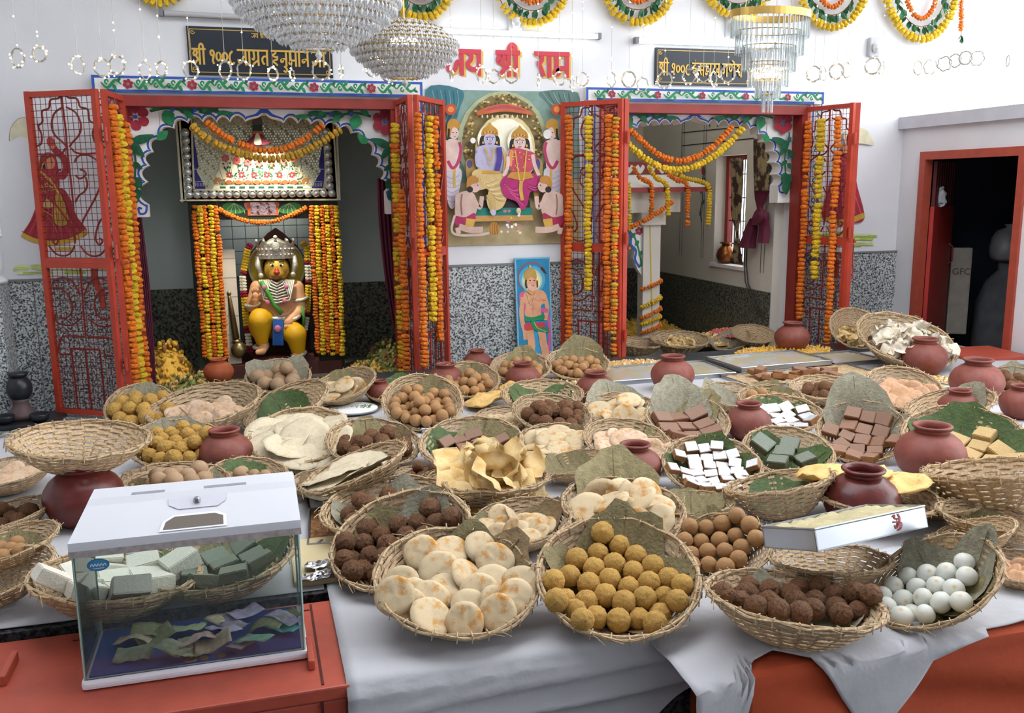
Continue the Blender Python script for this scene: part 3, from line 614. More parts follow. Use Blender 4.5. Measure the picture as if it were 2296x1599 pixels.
# ---- hand lettering: strokes on a unit grid (headline at y=1)
GL = {
 'ja': (.82, [[(.66, 1), (.66, 0)], [(.66, .54), (.50, .56), (.42, .46), (.38, .28), (.24, .16), (.10, .22), (.05, .40)]]),
 'ya': (.74, [[(.60, 1), (.60, 0)], [(.12, .98), (.26, .84), (.24, .66), (.12, .52), (.16, .34), (.36, .26), (.60, .30)]]),
 'shri': (1.12, [[(.14, .80), (.24, .94), (.38, .84), (.32, .64), (.16, .58), (.10, .70), (.14, .80)], [(.30, .62), (.36, .46), (.46, .36)], [(.58, 1), (.58, 0)], [(.58, .38), (.36, .26), (.14, .02)], [(.90, 1), (.90, 0)], [(.58, 1.0), (.60, 1.22), (.72, 1.34), (.86, 1.26), (.90, 1.0)]]),
 'ra': (.56, [[(.16, 1), (.32, .92), (.36, .74), (.24, .60), (.12, .58)], [(.20, .60), (.30, .40), (.44, .04)]]),
 'aa': (.30, [[(.14, 1), (.14, 0)]]),
 'ma': (.80, [[(.66, 1), (.66, 0)], [(.18, 1), (.18, .34)], [(.66, .40), (.34, .40), (.18, .34), (.10, .22), (.20, .14), (.28, .24), (.18, .36)]]),
 'ga': (.70, [[(.56, 1), (.56, 0)], [(.20, 1), (.24, .40), (.14, .26), (.08, .38)]]),
 'gra': (.74, [[(.58, 1), (.58, 0)], [(.20, 1), (.24, .52), (.14, .40), (.08, .50)], [(.58, .36), (.30, .22), (.10, .04)]]),
 'ta': (.70, [[(.56, 1), (.56, 0)], [(.56, .60), (.32, .62), (.16, .46), (.20, .22), (.34, .10)]]),
 'ha': (.66, [[(.34, 1), (.34, .86), (.14, .74), (.30, .60), (.48, .62), (.44, .44), (.24, .40), (.16, .28), (.34, .18), (.48, .04)]]),
 'na': (.70, [[(.56, 1), (.56, 0)], [(.56, .48), (.28, .48), (.12, .40), (.16, .28), (.28, .34), (.26, .48)]]),
 'u_': (0, [[(-.34, .02), (-.18, -.10), (-.10, -.26), (-.24, -.36), (-.38, -.26)]]),
 'ii': (.34, [[(.18, 1), (.18, 0)], [(-.22, 1.0), (-.18, 1.24), (-.02, 1.34), (.14, 1.24), (.18, 1.0)]]),
 'anusvara': (0, [[(-.34, 1.22), (-.28, 1.24)]]),
 'e_': (0, [[(-.14, 1.0), (-.24, 1.18), (-.44, 1.30)]]),
 'sa': (.78, [[(.64, 1), (.64, 0)], [(.16, 1), (.32, .88), (.32, .68), (.16, .58)], [(.18, .60), (.28, .42), (.42, .10)], [(.28, .50), (.64, .50)]]),
 'kha': (.92, [[(.18, 1), (.32, .88), (.28, .68), (.14, .58), (.22, .36), (.40, .16)], [(.78, 1), (.78, 0)], [(.78, .58), (.60, .62), (.54, .44), (.66, .36), (.78, .44)]]),
 'nna': (.84, [[(.70, 1), (.70, 0)], [(.14, 1), (.14, .60), (.26, .46), (.40, .60), (.40, 1)]]),
 'sha': (.80, [[(.14, .82), (.26, .96), (.38, .82), (.30, .62), (.14, .60)], [(.28, .62), (.36, .40), (.48, .10)], [(.64, 1), (.64, 0)]]),
 '1': (.5, [[(.30, .58), (.16, .66), (.12, .84), (.26, .94), (.38, .82), (.36, .58), (.28, .28), (.36, .06)]]),
 '0': (.52, [[(.24, .82), (.40, .70), (.42, .46), (.26, .28), (.10, .42), (.10, .68), (.24, .82)]]),
 '8': (.52, [[(.36, .92), (.16, .74), (.10, .46), (.18, .18), (.38, .10), (.46, .20)]]),
}
def lettering(fl, words, x, y, h, wd, m_, gap=.35, head=True, xs=1.0):
    for wdd in words:
        x0 = x
        for g in wdd:
            adv, st = GL[g]
            for s_ in st: fl.stroke([(x+px*h*xs, y+py*h) for px, py in s_], wd, m_, 5)
            x += adv*h*xs
        if head and wdd[0] not in '10': fl.stroke([(x0-.02*h, y+h), (x-.02*h, y+h)], wd, m_, raw=True)
        x += gap*h*xs
    return x
m_gold = M('gold_letter', 'C9A24A', .4, .3); m_lr = M('letter_red', 'C23A4A', .6); m_ly = M('letter_yellow', 'E3B658', .6)
fl = Flat(lambda x, z: (x, YW-.0005, z), NF, .0004)
W3 = [['ja', 'ya'], ['shri'], ['ra', 'aa', 'ma']]
lettering(fl, W3, 1.345, 2.335, .155, .034, m_ly, .62); lettering(fl, W3, 1.33, 2.345, .155, .030, m_lr, .62)
fl.obj('painted_lettering', wall_back)
def board(x0, x1, z0, z1, label, draw):
    o = thing('name_board', label, 'sign', ((x0+x1)/2, YW-.01, z0)); MB().bbox(((x0+x1)/2, YW-.012, (z0+z1)/2), (x1-x0, .022, z1-z0), .004).obj('board_panel', M('board_black', '1E2630', .25, var=.1), o)
    fl = Flat(lambda x, z: (x, YW-.0235, z), NF, .0003); t = .004; i = .018
    for a, b in (((x0+i, z0+i), (x1-i, z0+i)), ((x0+i, z1-i), (x1-i, z1-i)), ((x0+i, z0+i), (x0+i, z1-i)), ((x1-i, z0+i), (x1-i, z1-i))): fl.stroke((a, b), t, m_gold, raw=True)
    for sx, sz in ((1, 1), (1, -1), (-1, 1), (-1, -1)):
        cx_ = (x0+.035) if sx > 0 else (x1-.035); cz = (z0+.035) if sz > 0 else (z1-.035); spiral(fl, cx_, cz, .014, 0, 1.1*sx*sz, .004, m_gold)
    draw(fl); fl.obj('gold_lettering', o); return o
def dl_(fl):
    lettering(fl, [['shri'], ['1', '0', '0', '8'], ['ja', 'aa', 'gra', 'ta'], ['ha', 'na', 'u_', 'ma', 'aa', 'na'], ['ja', 'ii']], -.268, 2.37, .092, .012, m_gold, .22, xs=.80)
    lettering(fl, [['ja', 'ya'], ['shri'], ['ra', 'aa', 'ma']], .09, 2.535, .026, .0035, m_gold, .4)
board(-.294, .583, 2.308, 2.597, 'black name board with gold lettering above the left shrine', dl_)
def dr_(fl): lettering(fl, [['shri'], ['1', '0', '0', '8'], ['ha', 'anusvara', 'sa', 'ma', 'u_', 'kha'], ['ga', 'nna', 'e_', 'sha']], 2.855, 2.375, .088, .010, m_gold, .22, xs=.80)
board(2.83, 3.595, 2.313, 2.566, 'black name board with gold lettering above the right shrine', dr_)
# ---- tube lights on the wall
def tube(xa, xb, za, zb_, label, lit):
    o = thing('tube_light', label, 'lamp', ((xa+xb)/2, YW-.03, (za+zb_)/2), 'wall tube lights'); a, b = Vector((xa, YW-.035, za)), Vector((xb, YW-.035, zb_))
    MB().bar(a+Vector((0, .02, 0)), b+Vector((0, .02, 0)), .03, .035).obj('batten', m_wht if lit else M('batten_grey', '9A9A9C', .6), o)
    MB().tube([a+Vector((.02, -.012, -.004)), b+Vector((-.02, -.012, -.004))], .016, 12).obj('glass_tube', M('tube_lit', 'F4FBFF', .4, emit=7.0) if lit else M('tube_off', 'B8B8BA', .4), o)
    for p in (a, b): MB().box(p, (.025, .05, .04)).obj('end_cap', M('cap_grey', '7C7E82', .5), o)
tube(1.285, 2.395, 2.622, 2.622, 'glowing tube light above the red lettering', True); tube(2.675, 3.75, 2.605, 2.605, 'glowing tube light above the right name board', True); tube(-.43, .35, 2.665, 2.655, 'unlit grey tube light above the left name board', False)
for k, (x, z, l) in enumerate(((1.80, 2.70, 'small grey wall lamp above the lit central tube'), (3.42, 2.72, 'small grey wall lamp above the right tube'), (4.62, 2.62, 'small grey wall lamp on the upper right wall'))):
    o = thing('wall_lamp', l, 'lamp', (x, YW-.02, z), 'small wall lamps'); MB().bbox((x, YW-.02, z), (.09, .04, .14), .01).obj('lamp_plate', M('lamp_grey', 'B9BABD', .5), o); MB().lathe([(0, 0), (.02, .005), (.032, .03), (.03, .06), (0, .075)], 14, (x, YW-.06, z-.045)).obj('lamp_shade', M('lamp_white', 'D8D8DA', .3), o)
# ================================================================== PRINTS AND MURALS
P_ = {}
def K(hexc, r_=.7):
    if hexc not in P_: P_[hexc] = M('ink_'+hexc, hexc, r_, var=.12, vscale=14)
    return P_[hexc]
def q3(X, Y): return ony(960+X/4.322, 190+Y/4.322, YW-.012)
ps = thing('deity_poster', 'large printed poster of a crowned couple enthroned with attendants', 'poster', (1.72, YW, 1.216))
x0, x1, z0, z1 = 1.18, 2.262, 1.214, 2.246
MB().b2((x0, YW-.011, z0), (x1, YW-.001, z1)).obj('poster_sheet', K('8D9A86'), ps)
fl = Flat(q3, NF, .00025)
W = lambda x, z: None
fx = lambda X, Y: (X, Y)
# background: teal curtains, tan ground, golden arch
fl.poly([(-30, 45), (1450, 70), (1480, 1000), (60, 1000)], K('7E9A90')); fl.poly([(20, 960), (1480, 930), (1480, 1530), (170, 1565)], K('B6A57C'))
fl.blob([(-20, 45), (330, 55), (300, 250), (250, 420), (170, 700), (120, 1000), (40, 600)], K('3F7480')); fl.blob([(1080, 70), (1440, 75), (1440, 330), (1250, 280), (1150, 180)], K('5C7A74'))
for k in range(7): fl.stroke([(40+k*40, 55), (70+k*36, 200), (90+k*16, 420), (130+k*6, 640)], 9, K('2F5E6C' if k % 2 else '6C9AA0'))
for k in range(6): fl.stroke([(1110+k*50, 75), (1180+k*40, 170), (1270+k*30, 230)], 8, K('46665F' if k % 2 else '88A295'))
fl.ell(720, 560, 440, 500, K('AEB48F')); fl.ell(720, 560, 395, 470, K('8B7A4E')); 
r = random.Random(9)
for k in range(150):
    a = r.uniform(math.pi*.9, math.pi*2.1); q = r.uniform(.80, .98); fl.ell(720+395*q*math.cos(a), 560+470*q*math.sin(a), r.uniform(8, 17), r.uniform(8, 15), K(r.choice(['C9A860', '6B5A34', 'D9BE7A', '54482C'])), 0, 6)
fl.ell(730, 620, 290, 330, K('D9C896')); fl.ell(730, 640, 270, 310, K('F0EBD6'))
fl.blob([(460, 300), (500, 240), (720, 190), (930, 240), (1000, 300), (900, 285), (730, 265), (560, 285)], K('C0653C')); fl.blob([(520, 260), (720, 200), (940, 260), (730, 235)], K('B04A55'))
for k in range(19): fl.ell(510+k*24, 312-((k-9)**2)*-.0, 8, 18, K('6E4A30' if k % 2 else 'D8C9A0'), 0, 6)
for x in (205, 1225): fl.ell(x, 245, 55, 55, K('B9502E')); fl.ell(x, 245, 30, 30, K('E08A4C'))
# throne
fl.blob([(350, 760), (420, 720), (470, 780), (440, 1040), (380, 1040)], K('A98A4C')); fl.blob([(1000, 760), (1060, 720), (1090, 800), (1060, 1060), (1000, 1060)], K('A98A4C')); fl.ell(385, 770, 26, 40, K('5A4C86')); fl.ell(1035, 775, 30, 55, K('5A4C86'))
fl.poly([(450, 1190), (985, 1190), (985, 1265), (440, 1268)], K('238072')); fl.poly([(500, 1120), (960, 1110), (970, 1190), (480, 1192)], K('2B2A26')); fl.poly([(430, 1268), (990, 1262), (1000, 1312), (440, 1325)], K('C99A58'))
sk, skd, bl = K('D9BFB6'), K('A98C86'), K('B9B5D2')
# standing attendants
for (bx, s_, hd) in ((215, 1, '1'), (1190, -1, '2')):
    m2 = lambda x: bx+(x-215)*s_
    fl.blob([(m2(140), 820), (m2(300), 820), (m2(290), 1000), (m2(240), 1180), (m2(190), 1180), (m2(150), 1000)], K('C9C3CF')); 
    for k in range(6): fl.stroke([(m2(150), 880+45*k), (m2(215), 910+45*k), (m2(285), 880+45*k)], 5, K('9A92A6'))
    fl.blob([(m2(120), 570), (m2(210), 530), (m2(300), 570), (m2(290), 720), (m2(270), 830), (m2(150), 830), (m2(130), 700)], sk); fl.stroke([(m2(285), 560), (m2(300), 640), (m2(270), 760), (m2(220), 810), (m2(175), 740)], 30, K('B03A66')); fl.stroke([(m2(240), 820), (m2(238), 900), (m2(240), 1000)], 22, K('C9A84A'))
    fl.stroke([(m2(130), 600), (m2(140), 690), (m2(220), 690)], 34, sk); fl.ell(m2(235), 475, 46, 58, sk); fl.blob([(m2(165), 440), (m2(180), 360), (m2(235), 335), (m2(285), 370), (m2(285), 430), (m2(225), 420), (m2(200), 500), (m2(170), 520)], K('B98A3A')); fl.stroke([(m2(185), 430), (m2(180), 510), (m2(165), 540)], 20, K('2A2422'))
    for ex in (225, 258): fl.ell(m2(ex), 468, 8, 5, K('2A2422'), 0, 8)
    fl.stroke([(m2(232), 508), (m2(252), 508)], 5, K('A84848'), raw=True)
fl.ell(415, 545, 26, 28, K('E8E4DE')); fl.ell(1130, 485, 40, 45, K('E8E4DE'))
# seated couple
def seated(cx_, hy, robe, robe2, skin, torso, crown, halo):
    fl.ell(cx_, hy, 118, 135, K('F3ECCB')); fl.ell(cx_, hy, 118*.88, 135*.88, K('FBF8EA'))
    fl.blob([(cx_-80, hy-30), (cx_+80, hy-30), (cx_+95, hy+120), (cx_+60, hy+140), (cx_-60, hy+140), (cx_-95, hy+120)], K('2A2422'))
    fl.blob(torso, skin); fl.ell(cx_, hy+5, 58, 74, skin); fl.blob([(cx_-78, hy-30), (cx_-70, hy-90), (cx_-25, hy-130), (cx_, hy-160), (cx_+25, hy-130), (cx_+70, hy-90), (cx_+78, hy-30), (cx_, hy-48)], K('B98D3E'))
    for k in range(9): fl.ell(cx_-60+15*k, hy-55-14*math.sin(k*.39), 8, 8, K('E0B85C' if k % 2 else 'A84A3A'), 0, 8)
    for s_ in (-1, 1):
        fl.ell(cx_+s_*24, hy+2, 14, 7, K('F2EEE8'), 0, 10); fl.ell(cx_+s_*24, hy+2, 7, 7, K('241E1C'), 0, 8); fl.stroke([(cx_+s_*12, hy-12), (cx_+s_*26, hy-18), (cx_+s_*40, hy-10)], 4, K('2A2422')); fl.ell(cx_+s_*66, hy+36, 9, 14, K('D9B050'), 0, 8)
    fl.stroke([(cx_, hy+4), (cx_+5, hy+24), (cx_-2, hy+28)], 4, skd); fl.stroke([(cx_-16, hy+44), (cx_, hy+48), (cx_+16, hy+44)], 7, K('B04450')); fl.ell(cx_, hy-24, 5, 9, K('B83A3A'), 0, 8)
seated(575, 530, None, None, bl, [(440, 640), (510, 590), (640, 590), (720, 640), (730, 800), (650, 860), (500, 860), (450, 780)], None, None)
seated(860, 560, None, None, sk, [(740, 660), (800, 620), (930, 620), (1000, 680), (1000, 800), (940, 870), (800, 870), (750, 790)], None, None)
fl.stroke([(480, 640), (455, 720), (460, 790)], 44, bl); fl.blob([(430, 680), (480, 680), (485, 790), (440, 790)], bl); fl.stroke([(660, 610), (665, 720), (640, 840)], 50, K('4B3A8C')); fl.stroke([(700, 640), (720, 740), (700, 850)], 18, K('C9A24A'))
fl.blob([(400, 860), (470, 820), (650, 850), (720, 900), (740, 1060), (690, 1190), (580, 1215), (540, 1120), (560, 1010), (470, 1020), (420, 960)], K('CDB27A'))
for k in range(9): fl.stroke([(430+12*k, 880+10*k), (520+14*k, 960+18*k), (650+8*k, 920+26*k)], 6, K('E6D3A2' if k % 2 else 'A98C52'))
fl.stroke([(560, 1060), (600, 1140), (600, 1240)], 60, K('C2A468')); fl.ell(605, 1235, 26, 30, bl)
fl.stroke([(520, 610), (560, 700), (590, 720), (620, 610)], 10, K('C9A24A')); fl.stroke([(540, 620), (575, 790), (610, 620)], 7, K('C9A24A')); fl.poly([(500, 835), (660, 840), (665, 865), (495, 862)], K('C9983E'))
fl.blob([(760, 640), (830, 620), (920, 640), (1010, 680), (1000, 780), (940, 850), (790, 850), (760, 770)], K('C0495E')); fl.stroke([(790, 640), (770, 700), (760, 790)], 42, K('D98A58')); fl.stroke([(980, 680), (1000, 780), (1040, 880)], 34, sk); fl.stroke([(745, 700), (740, 800), (700, 890)], 34, sk)
fl.blob([(680, 930), (760, 860), (940, 850), (1060, 910), (1060, 1020), (960, 1040), (930, 1160), (880, 1210), (820, 1130), (720, 1090), (680, 1010)], K('A92A6A'))
for k in range(8): fl.stroke([(700+8*k, 950+12*k), (790+10*k, 1010+18*k), (880+2*k, 960+30*k)], 7, K('D45A94' if k % 2 else '86204F'))
for k in range(5): fl.stroke([(930, 960+10*k), (1000, 985+12*k), (1055, 950+14*k)], 6, K('D45A94' if k % 2 else '86204F'))
fl.poly([(770, 850), (950, 845), (990, 900), (870, 930), (730, 900)], K('C08A3A')); fl.stroke([(810, 640), (850, 900), (870, 940), (895, 900), (920, 640)], 12, K('D9B24E')); fl.stroke([(870, 940), (865, 1020), (880, 1120)], 34, K('C9A24A')); fl.ell(845, 1220, 22, 30, sk)
for k in range(24): fl.ell(r.uniform(780, 950), r.uniform(650, 840), 6, 6, K('E0B85C'), 0, 6)
# kneeling figures
def kneel(m2, cloth):
    fl.blob([(m2(250), 1060), (m2(380), 1030), (m2(440), 1120), (m2(430), 1250), (m2(330), 1300), (m2(240), 1270), (m2(235), 1150)], K('C9ACA0')); fl.ell(m2(425), 985, 52, 58, K('CFAFA2')); fl.blob([(m2(345), 1000), (m2(350), 920), (m2(400), 880), (m2(455), 910), (m2(450), 950), (m2(390), 970), (m2(370), 1030)], K('B9813A')); fl.ell(m2(375), 1015, 30, 30, K('2A2422'))
    fl.stroke([(m2(400), 1090), (m2(470), 1190), (m2(490), 1080)], 40, K('CFAFA2')); fl.blob([(m2(225), 1270), (m2(330), 1280), (m2(420), 1240), (m2(420), 1330), (m2(330), 1370), (m2(240), 1350)], K(cloth)); fl.stroke([(m2(270), 1370), (m2(380), 1400), (m2(500), 1400)], 60, K('CFAFA2')); fl.stroke([(m2(255), 1380), (m2(270), 1440)], 44, K('CFAFA2')); fl.poly([(m2(340), 1290), (m2(430), 1300), (m2(410), 1370), (m2(330), 1370)], K('C9A24A')); fl.ell(m2(450), 975, 6, 6, K('2A2422'), 0, 8)
    fl.stroke([(m2(300), 1060), (m2(290), 1150), (m2(300), 1260)], 12, K('8A6A58'))
kneel(lambda x: x, 'A52A5C'); kneel(lambda x: 1490-x*1.0+30 if False else 1500-x, 'A52A50')
fl.stroke([(230, 1260), (200, 1400), (260, 1450), (450, 1450), (560, 1430)], 22, K('C7B8A8')); fl.ell(605, 1390, 50, 62, K('B9873C')); 
for k in range(4): fl.stroke([(570+22*k, 1335), (565+22*k, 1390), (572+22*k, 1445)], 7, K('8A5A22'))
for k in range(20): fl.ell(r.uniform(670, 860), r.uniform(1210, 1430), r.uniform(10, 17), r.uniform(10, 15), K(r.choice(['E3D0DA', 'D9C34A', 'C46A86', 'EFE6EC'])), 0, 8)
fl.obj('printed_picture', ps)
# ---- small framed picture leaning on the dado
def q4(X, Y): return onpl(1130+X/6.392, 560+Y/6.396, np.array([1.9, 6.135, .6]), NB)
NB = np.array([0, -1, .05]); NB = NB/np.linalg.norm(NB)
sp = thing('deity_picture', 'tall narrow blue picture of a standing deity leaning on the granite', 'picture', tuple(q4(430, 1600)))
mb = MB(); prism(mb, [q4(150, 120), q4(655, 105), q4(720, 1900), q4(215, 1900)], NB, -.02); mb.obj('picture_board', K('7FB4CC'), sp)
fl = Flat(q4, NB, .00025)
fl.poly([(172, 140), (640, 125), (698, 1880), (235, 1880)], K('2787B4')); fl.poly([(440, 1180), (560, 1180), (620, 1880), (300, 1880)], K('3A9CC8'))
fl.ell(400, 430, 190, 200, K('54A9CC')); fl.ell(400, 440, 150, 165, K('A9CFCB')); fl.ell(400, 450, 125, 140, K('F0E6A0'))
fl.stroke([(285, 580), (215, 480), (215, 330), (290, 220), (400, 185), (500, 210), (570, 290)], 20, K('8C5A5C')); fl.blob([(525, 250), (570, 270), (610, 350), (540, 300)], K('4A2A26'))
sn, sd2 = K('DDA27E'), K('C07E5C')
fl.blob([(215, 670), (270, 600), (320, 640), (310, 780), (300, 900), (250, 880)], K('D0618E')); fl.stroke([(620, 900), (650, 1100), (650, 1480)], 44, K('C95A94'))
fl.blob([(290, 620), (380, 570), (470, 570), (560, 590), (610, 660), (600, 760), (530, 800), (520, 950), (310, 950), (310, 800), (280, 720)], sn)
fl.stroke([(270, 680), (250, 860), (260, 1020), (300, 1180), (310, 1290)], 64, sn); fl.stroke([(585, 690), (620, 830), (600, 920), (590, 1010)], 60, sn); fl.stroke([(525, 870), (580, 870), (630, 880)], 60, K('D0618E'))
fl.stroke([(340, 780), (420, 700), (500, 740), (530, 700)], 8, sd2); fl.stroke([(415, 720), (412, 930)], 7, sd2); fl.stroke([(360, 850), (470, 850)], 6, sd2)
fl.blob([(300, 1060), (420, 1050), (560, 1040), (600, 1100), (450, 1130), (420, 1160), (300, 1150)], K('C4404C')); fl.stroke([(365, 1160), (390, 1330), (385, 1450), (330, 1600)], 105, sn); fl.stroke([(535, 1160), (560, 1330), (590, 1480), (570, 1700)], 105, sn); fl.stroke([(330, 1190), (410, 1180)], 30, K('C9A24A'))
fl.blob([(300, 960), (400, 970), (540, 930), (580, 940), (560, 1010), (430, 1010), (310, 1030)], K('1E8A58')); fl.stroke([(410, 990), (440, 1110), (540, 1150), (640, 1150)], 62, K('1E8A58')); fl.stroke([(430, 1040), (480, 1120), (620, 1180)], 10, K('D9B24E'))
fl.ell(395, 460, 74, 92, K('E0A284')); fl.blob([(345, 500), (450, 500), (460, 560), (400, 600), (350, 560)], K('E8B49C')); fl.stroke([(390, 510), (430, 512)], 16, K('C4606A')); fl.blob([(285, 380), (300, 310), (370, 265), (440, 290), (465, 370), (450, 430), (390, 390), (320, 430)], K('B9954E')); fl.ell(370, 240, 14, 24, K('D9B86A')); fl.stroke([(315, 430), (310, 500), (325, 550)], 22, K('2A2826')); fl.stroke([(470, 440), (475, 520), (470, 540)], 18, K('2A2826'))
for ex in (370, 432): fl.ell(ex, 440, 14, 7, K('2A2422'), 0, 8)
fl.stroke([(330, 590), (390, 640), (450, 600)], 14, K('C9A24A')); fl.stroke([(325, 620), (390, 790), (450, 610)], 7, K('D9C9A0')); fl.stroke([(545, 720), (600, 715)], 18, K('C9A24A')); fl.ell(330, 1400, 70, 40, K('C9983E'))
fl.obj('printed_picture', sp)
# ---- murals on the wall beside the gates: a dancer, a cream horn, grass
fl = Flat(lambda X, Y: ony(20+X/4.209, 180+Y/4.208, YW-.0005), NF, .0003)
rd, rd2, gd, fs_ = K('A82F3C'), K('7E1E2C'), K('C9A040'), K('D08A66')
fl.blob([(5, 570), (15, 460), (80, 370), (160, 350), (190, 400), (200, 545), (100, 530)], K('D8D2B4')); fl.stroke([(5, 575), (15, 460), (80, 370), (160, 350)], 5, K('8A8470'))
fl.blob([(300, 1060), (480, 1020), (560, 1080), (640, 1280), (735, 1410), (700, 1480), (420, 1540), (200, 1500), (125, 1460), (200, 1330), (260, 1180)], rd)
for k in range(15): t = k/14; fl.stroke([(330+170*t, 1070), (250+330*t, 1280), (150+560*t, 1440+60*math.sin(t*3.1))], 6, K('C95A66' if k % 2 else '7E1E2C'))
fl.stroke([(125, 1450), (250, 1510), (420, 1535), (600, 1500), (735, 1420)], 50, gd); fl.stroke([(125, 1425), (250, 1485), (420, 1510), (600, 1475), (730, 1400)], 7, rd2)
fl.blob([(290, 820), (300, 720), (370, 680), (440, 720), (470, 850), (480, 1000), (450, 1080), (320, 1080), (300, 950)], rd); fl.stroke([(440, 920), (540, 860), (520, 740), (440, 660), (400, 590)], 62, rd); fl.stroke([(430, 640), (395, 580), (385, 550)], 48, fs_); fl.blob([(360, 560), (390, 530), (430, 570), (420, 620), (370, 610)], K('B8443A'))
fl.ell(385, 780, 52, 66, fs_); fl.blob([(300, 860), (290, 760), (330, 690), (400, 690), (360, 740), (340, 830), (320, 900)], K('9A3A3A')); fl.stroke([(310, 850), (335, 760), (390, 700)], 14, gd); fl.ell(335, 815, 14, 22, K('2A2020')); fl.ell(405, 770, 9, 5, K('2A2020')); fl.stroke([(300, 860), (400, 950), (470, 1060), (520, 1200)], 20, gd); fl.blob([(440, 1100), (490, 1080), (540, 1200), (560, 1350), (440, 1350)], K('B9903C')); fl.stroke([(470, 1110), (470, 1340)], 5, K('7A5A1E')); fl.stroke([(510, 1120), (520, 1340)], 5, K('7A5A1E'))
fl.blob([(320, 1190), (360, 1120), (420, 1180), (380, 1210)], K('C9A06A')); fl.stroke([(310, 1000), (460, 1010)], 10, gd); fl.stroke([(330, 1230), (420, 1280)], 8, gd); fl.stroke([(440, 1590), (600, 1590)], 30, gd)
for k in range(60):
    r_ = random.Random(k); fl.ell(r_.uniform(310, 470), r_.uniform(900, 1060), 5, 5, K('D9B86A'), 0, 6)
fl.obj('painted_dancer', wall_back)
fl = Flat(lambda X, Y: ony(X, Y, YW-.0005), NF, .0003)
g1, g2, g3 = K('A9C04E'), K('BFD27C'), K('D6DDB4')
for (a, b, y0) in ((38, 250, 600), (1830, 1955, 536)):
    for k in range(26):
        r_ = random.Random(k+a); x = r_.uniform(a, b); y = y0+r_.uniform(-14, 14); L = r_.uniform(30, 70); fl.stroke([(x-L/2, y), (x, y-1), (min(b+10, x+L/2), y)], r_.uniform(4, 8), [g1, g2, g3][k % 3])
fl.blob([(1955, 325), (1952, 312), (1940, 292), (1915, 286), (1890, 300), (1895, 325), (1925, 322)], K('D8D2B4'))
fl.blob([(1840, 480), (1860, 410), (1880, 380), (1910, 380), (1920, 420), (1935, 490), (1900, 500), (1860, 495)], rd); fl.stroke([(1850, 488), (1890, 498), (1935, 482)], 12, gd)
for k in range(6): fl.stroke([(1870+7*k, 410), (1862+13*k, 478)], 2.5, K('C95A66'))
fl.blob([(1870, 350), (1895, 330), (1915, 355), (1910, 395), (1880, 400)], rd); fl.ell(1898, 335, 12, 15, fs_)
fl.obj('painted_figure', wall_back)
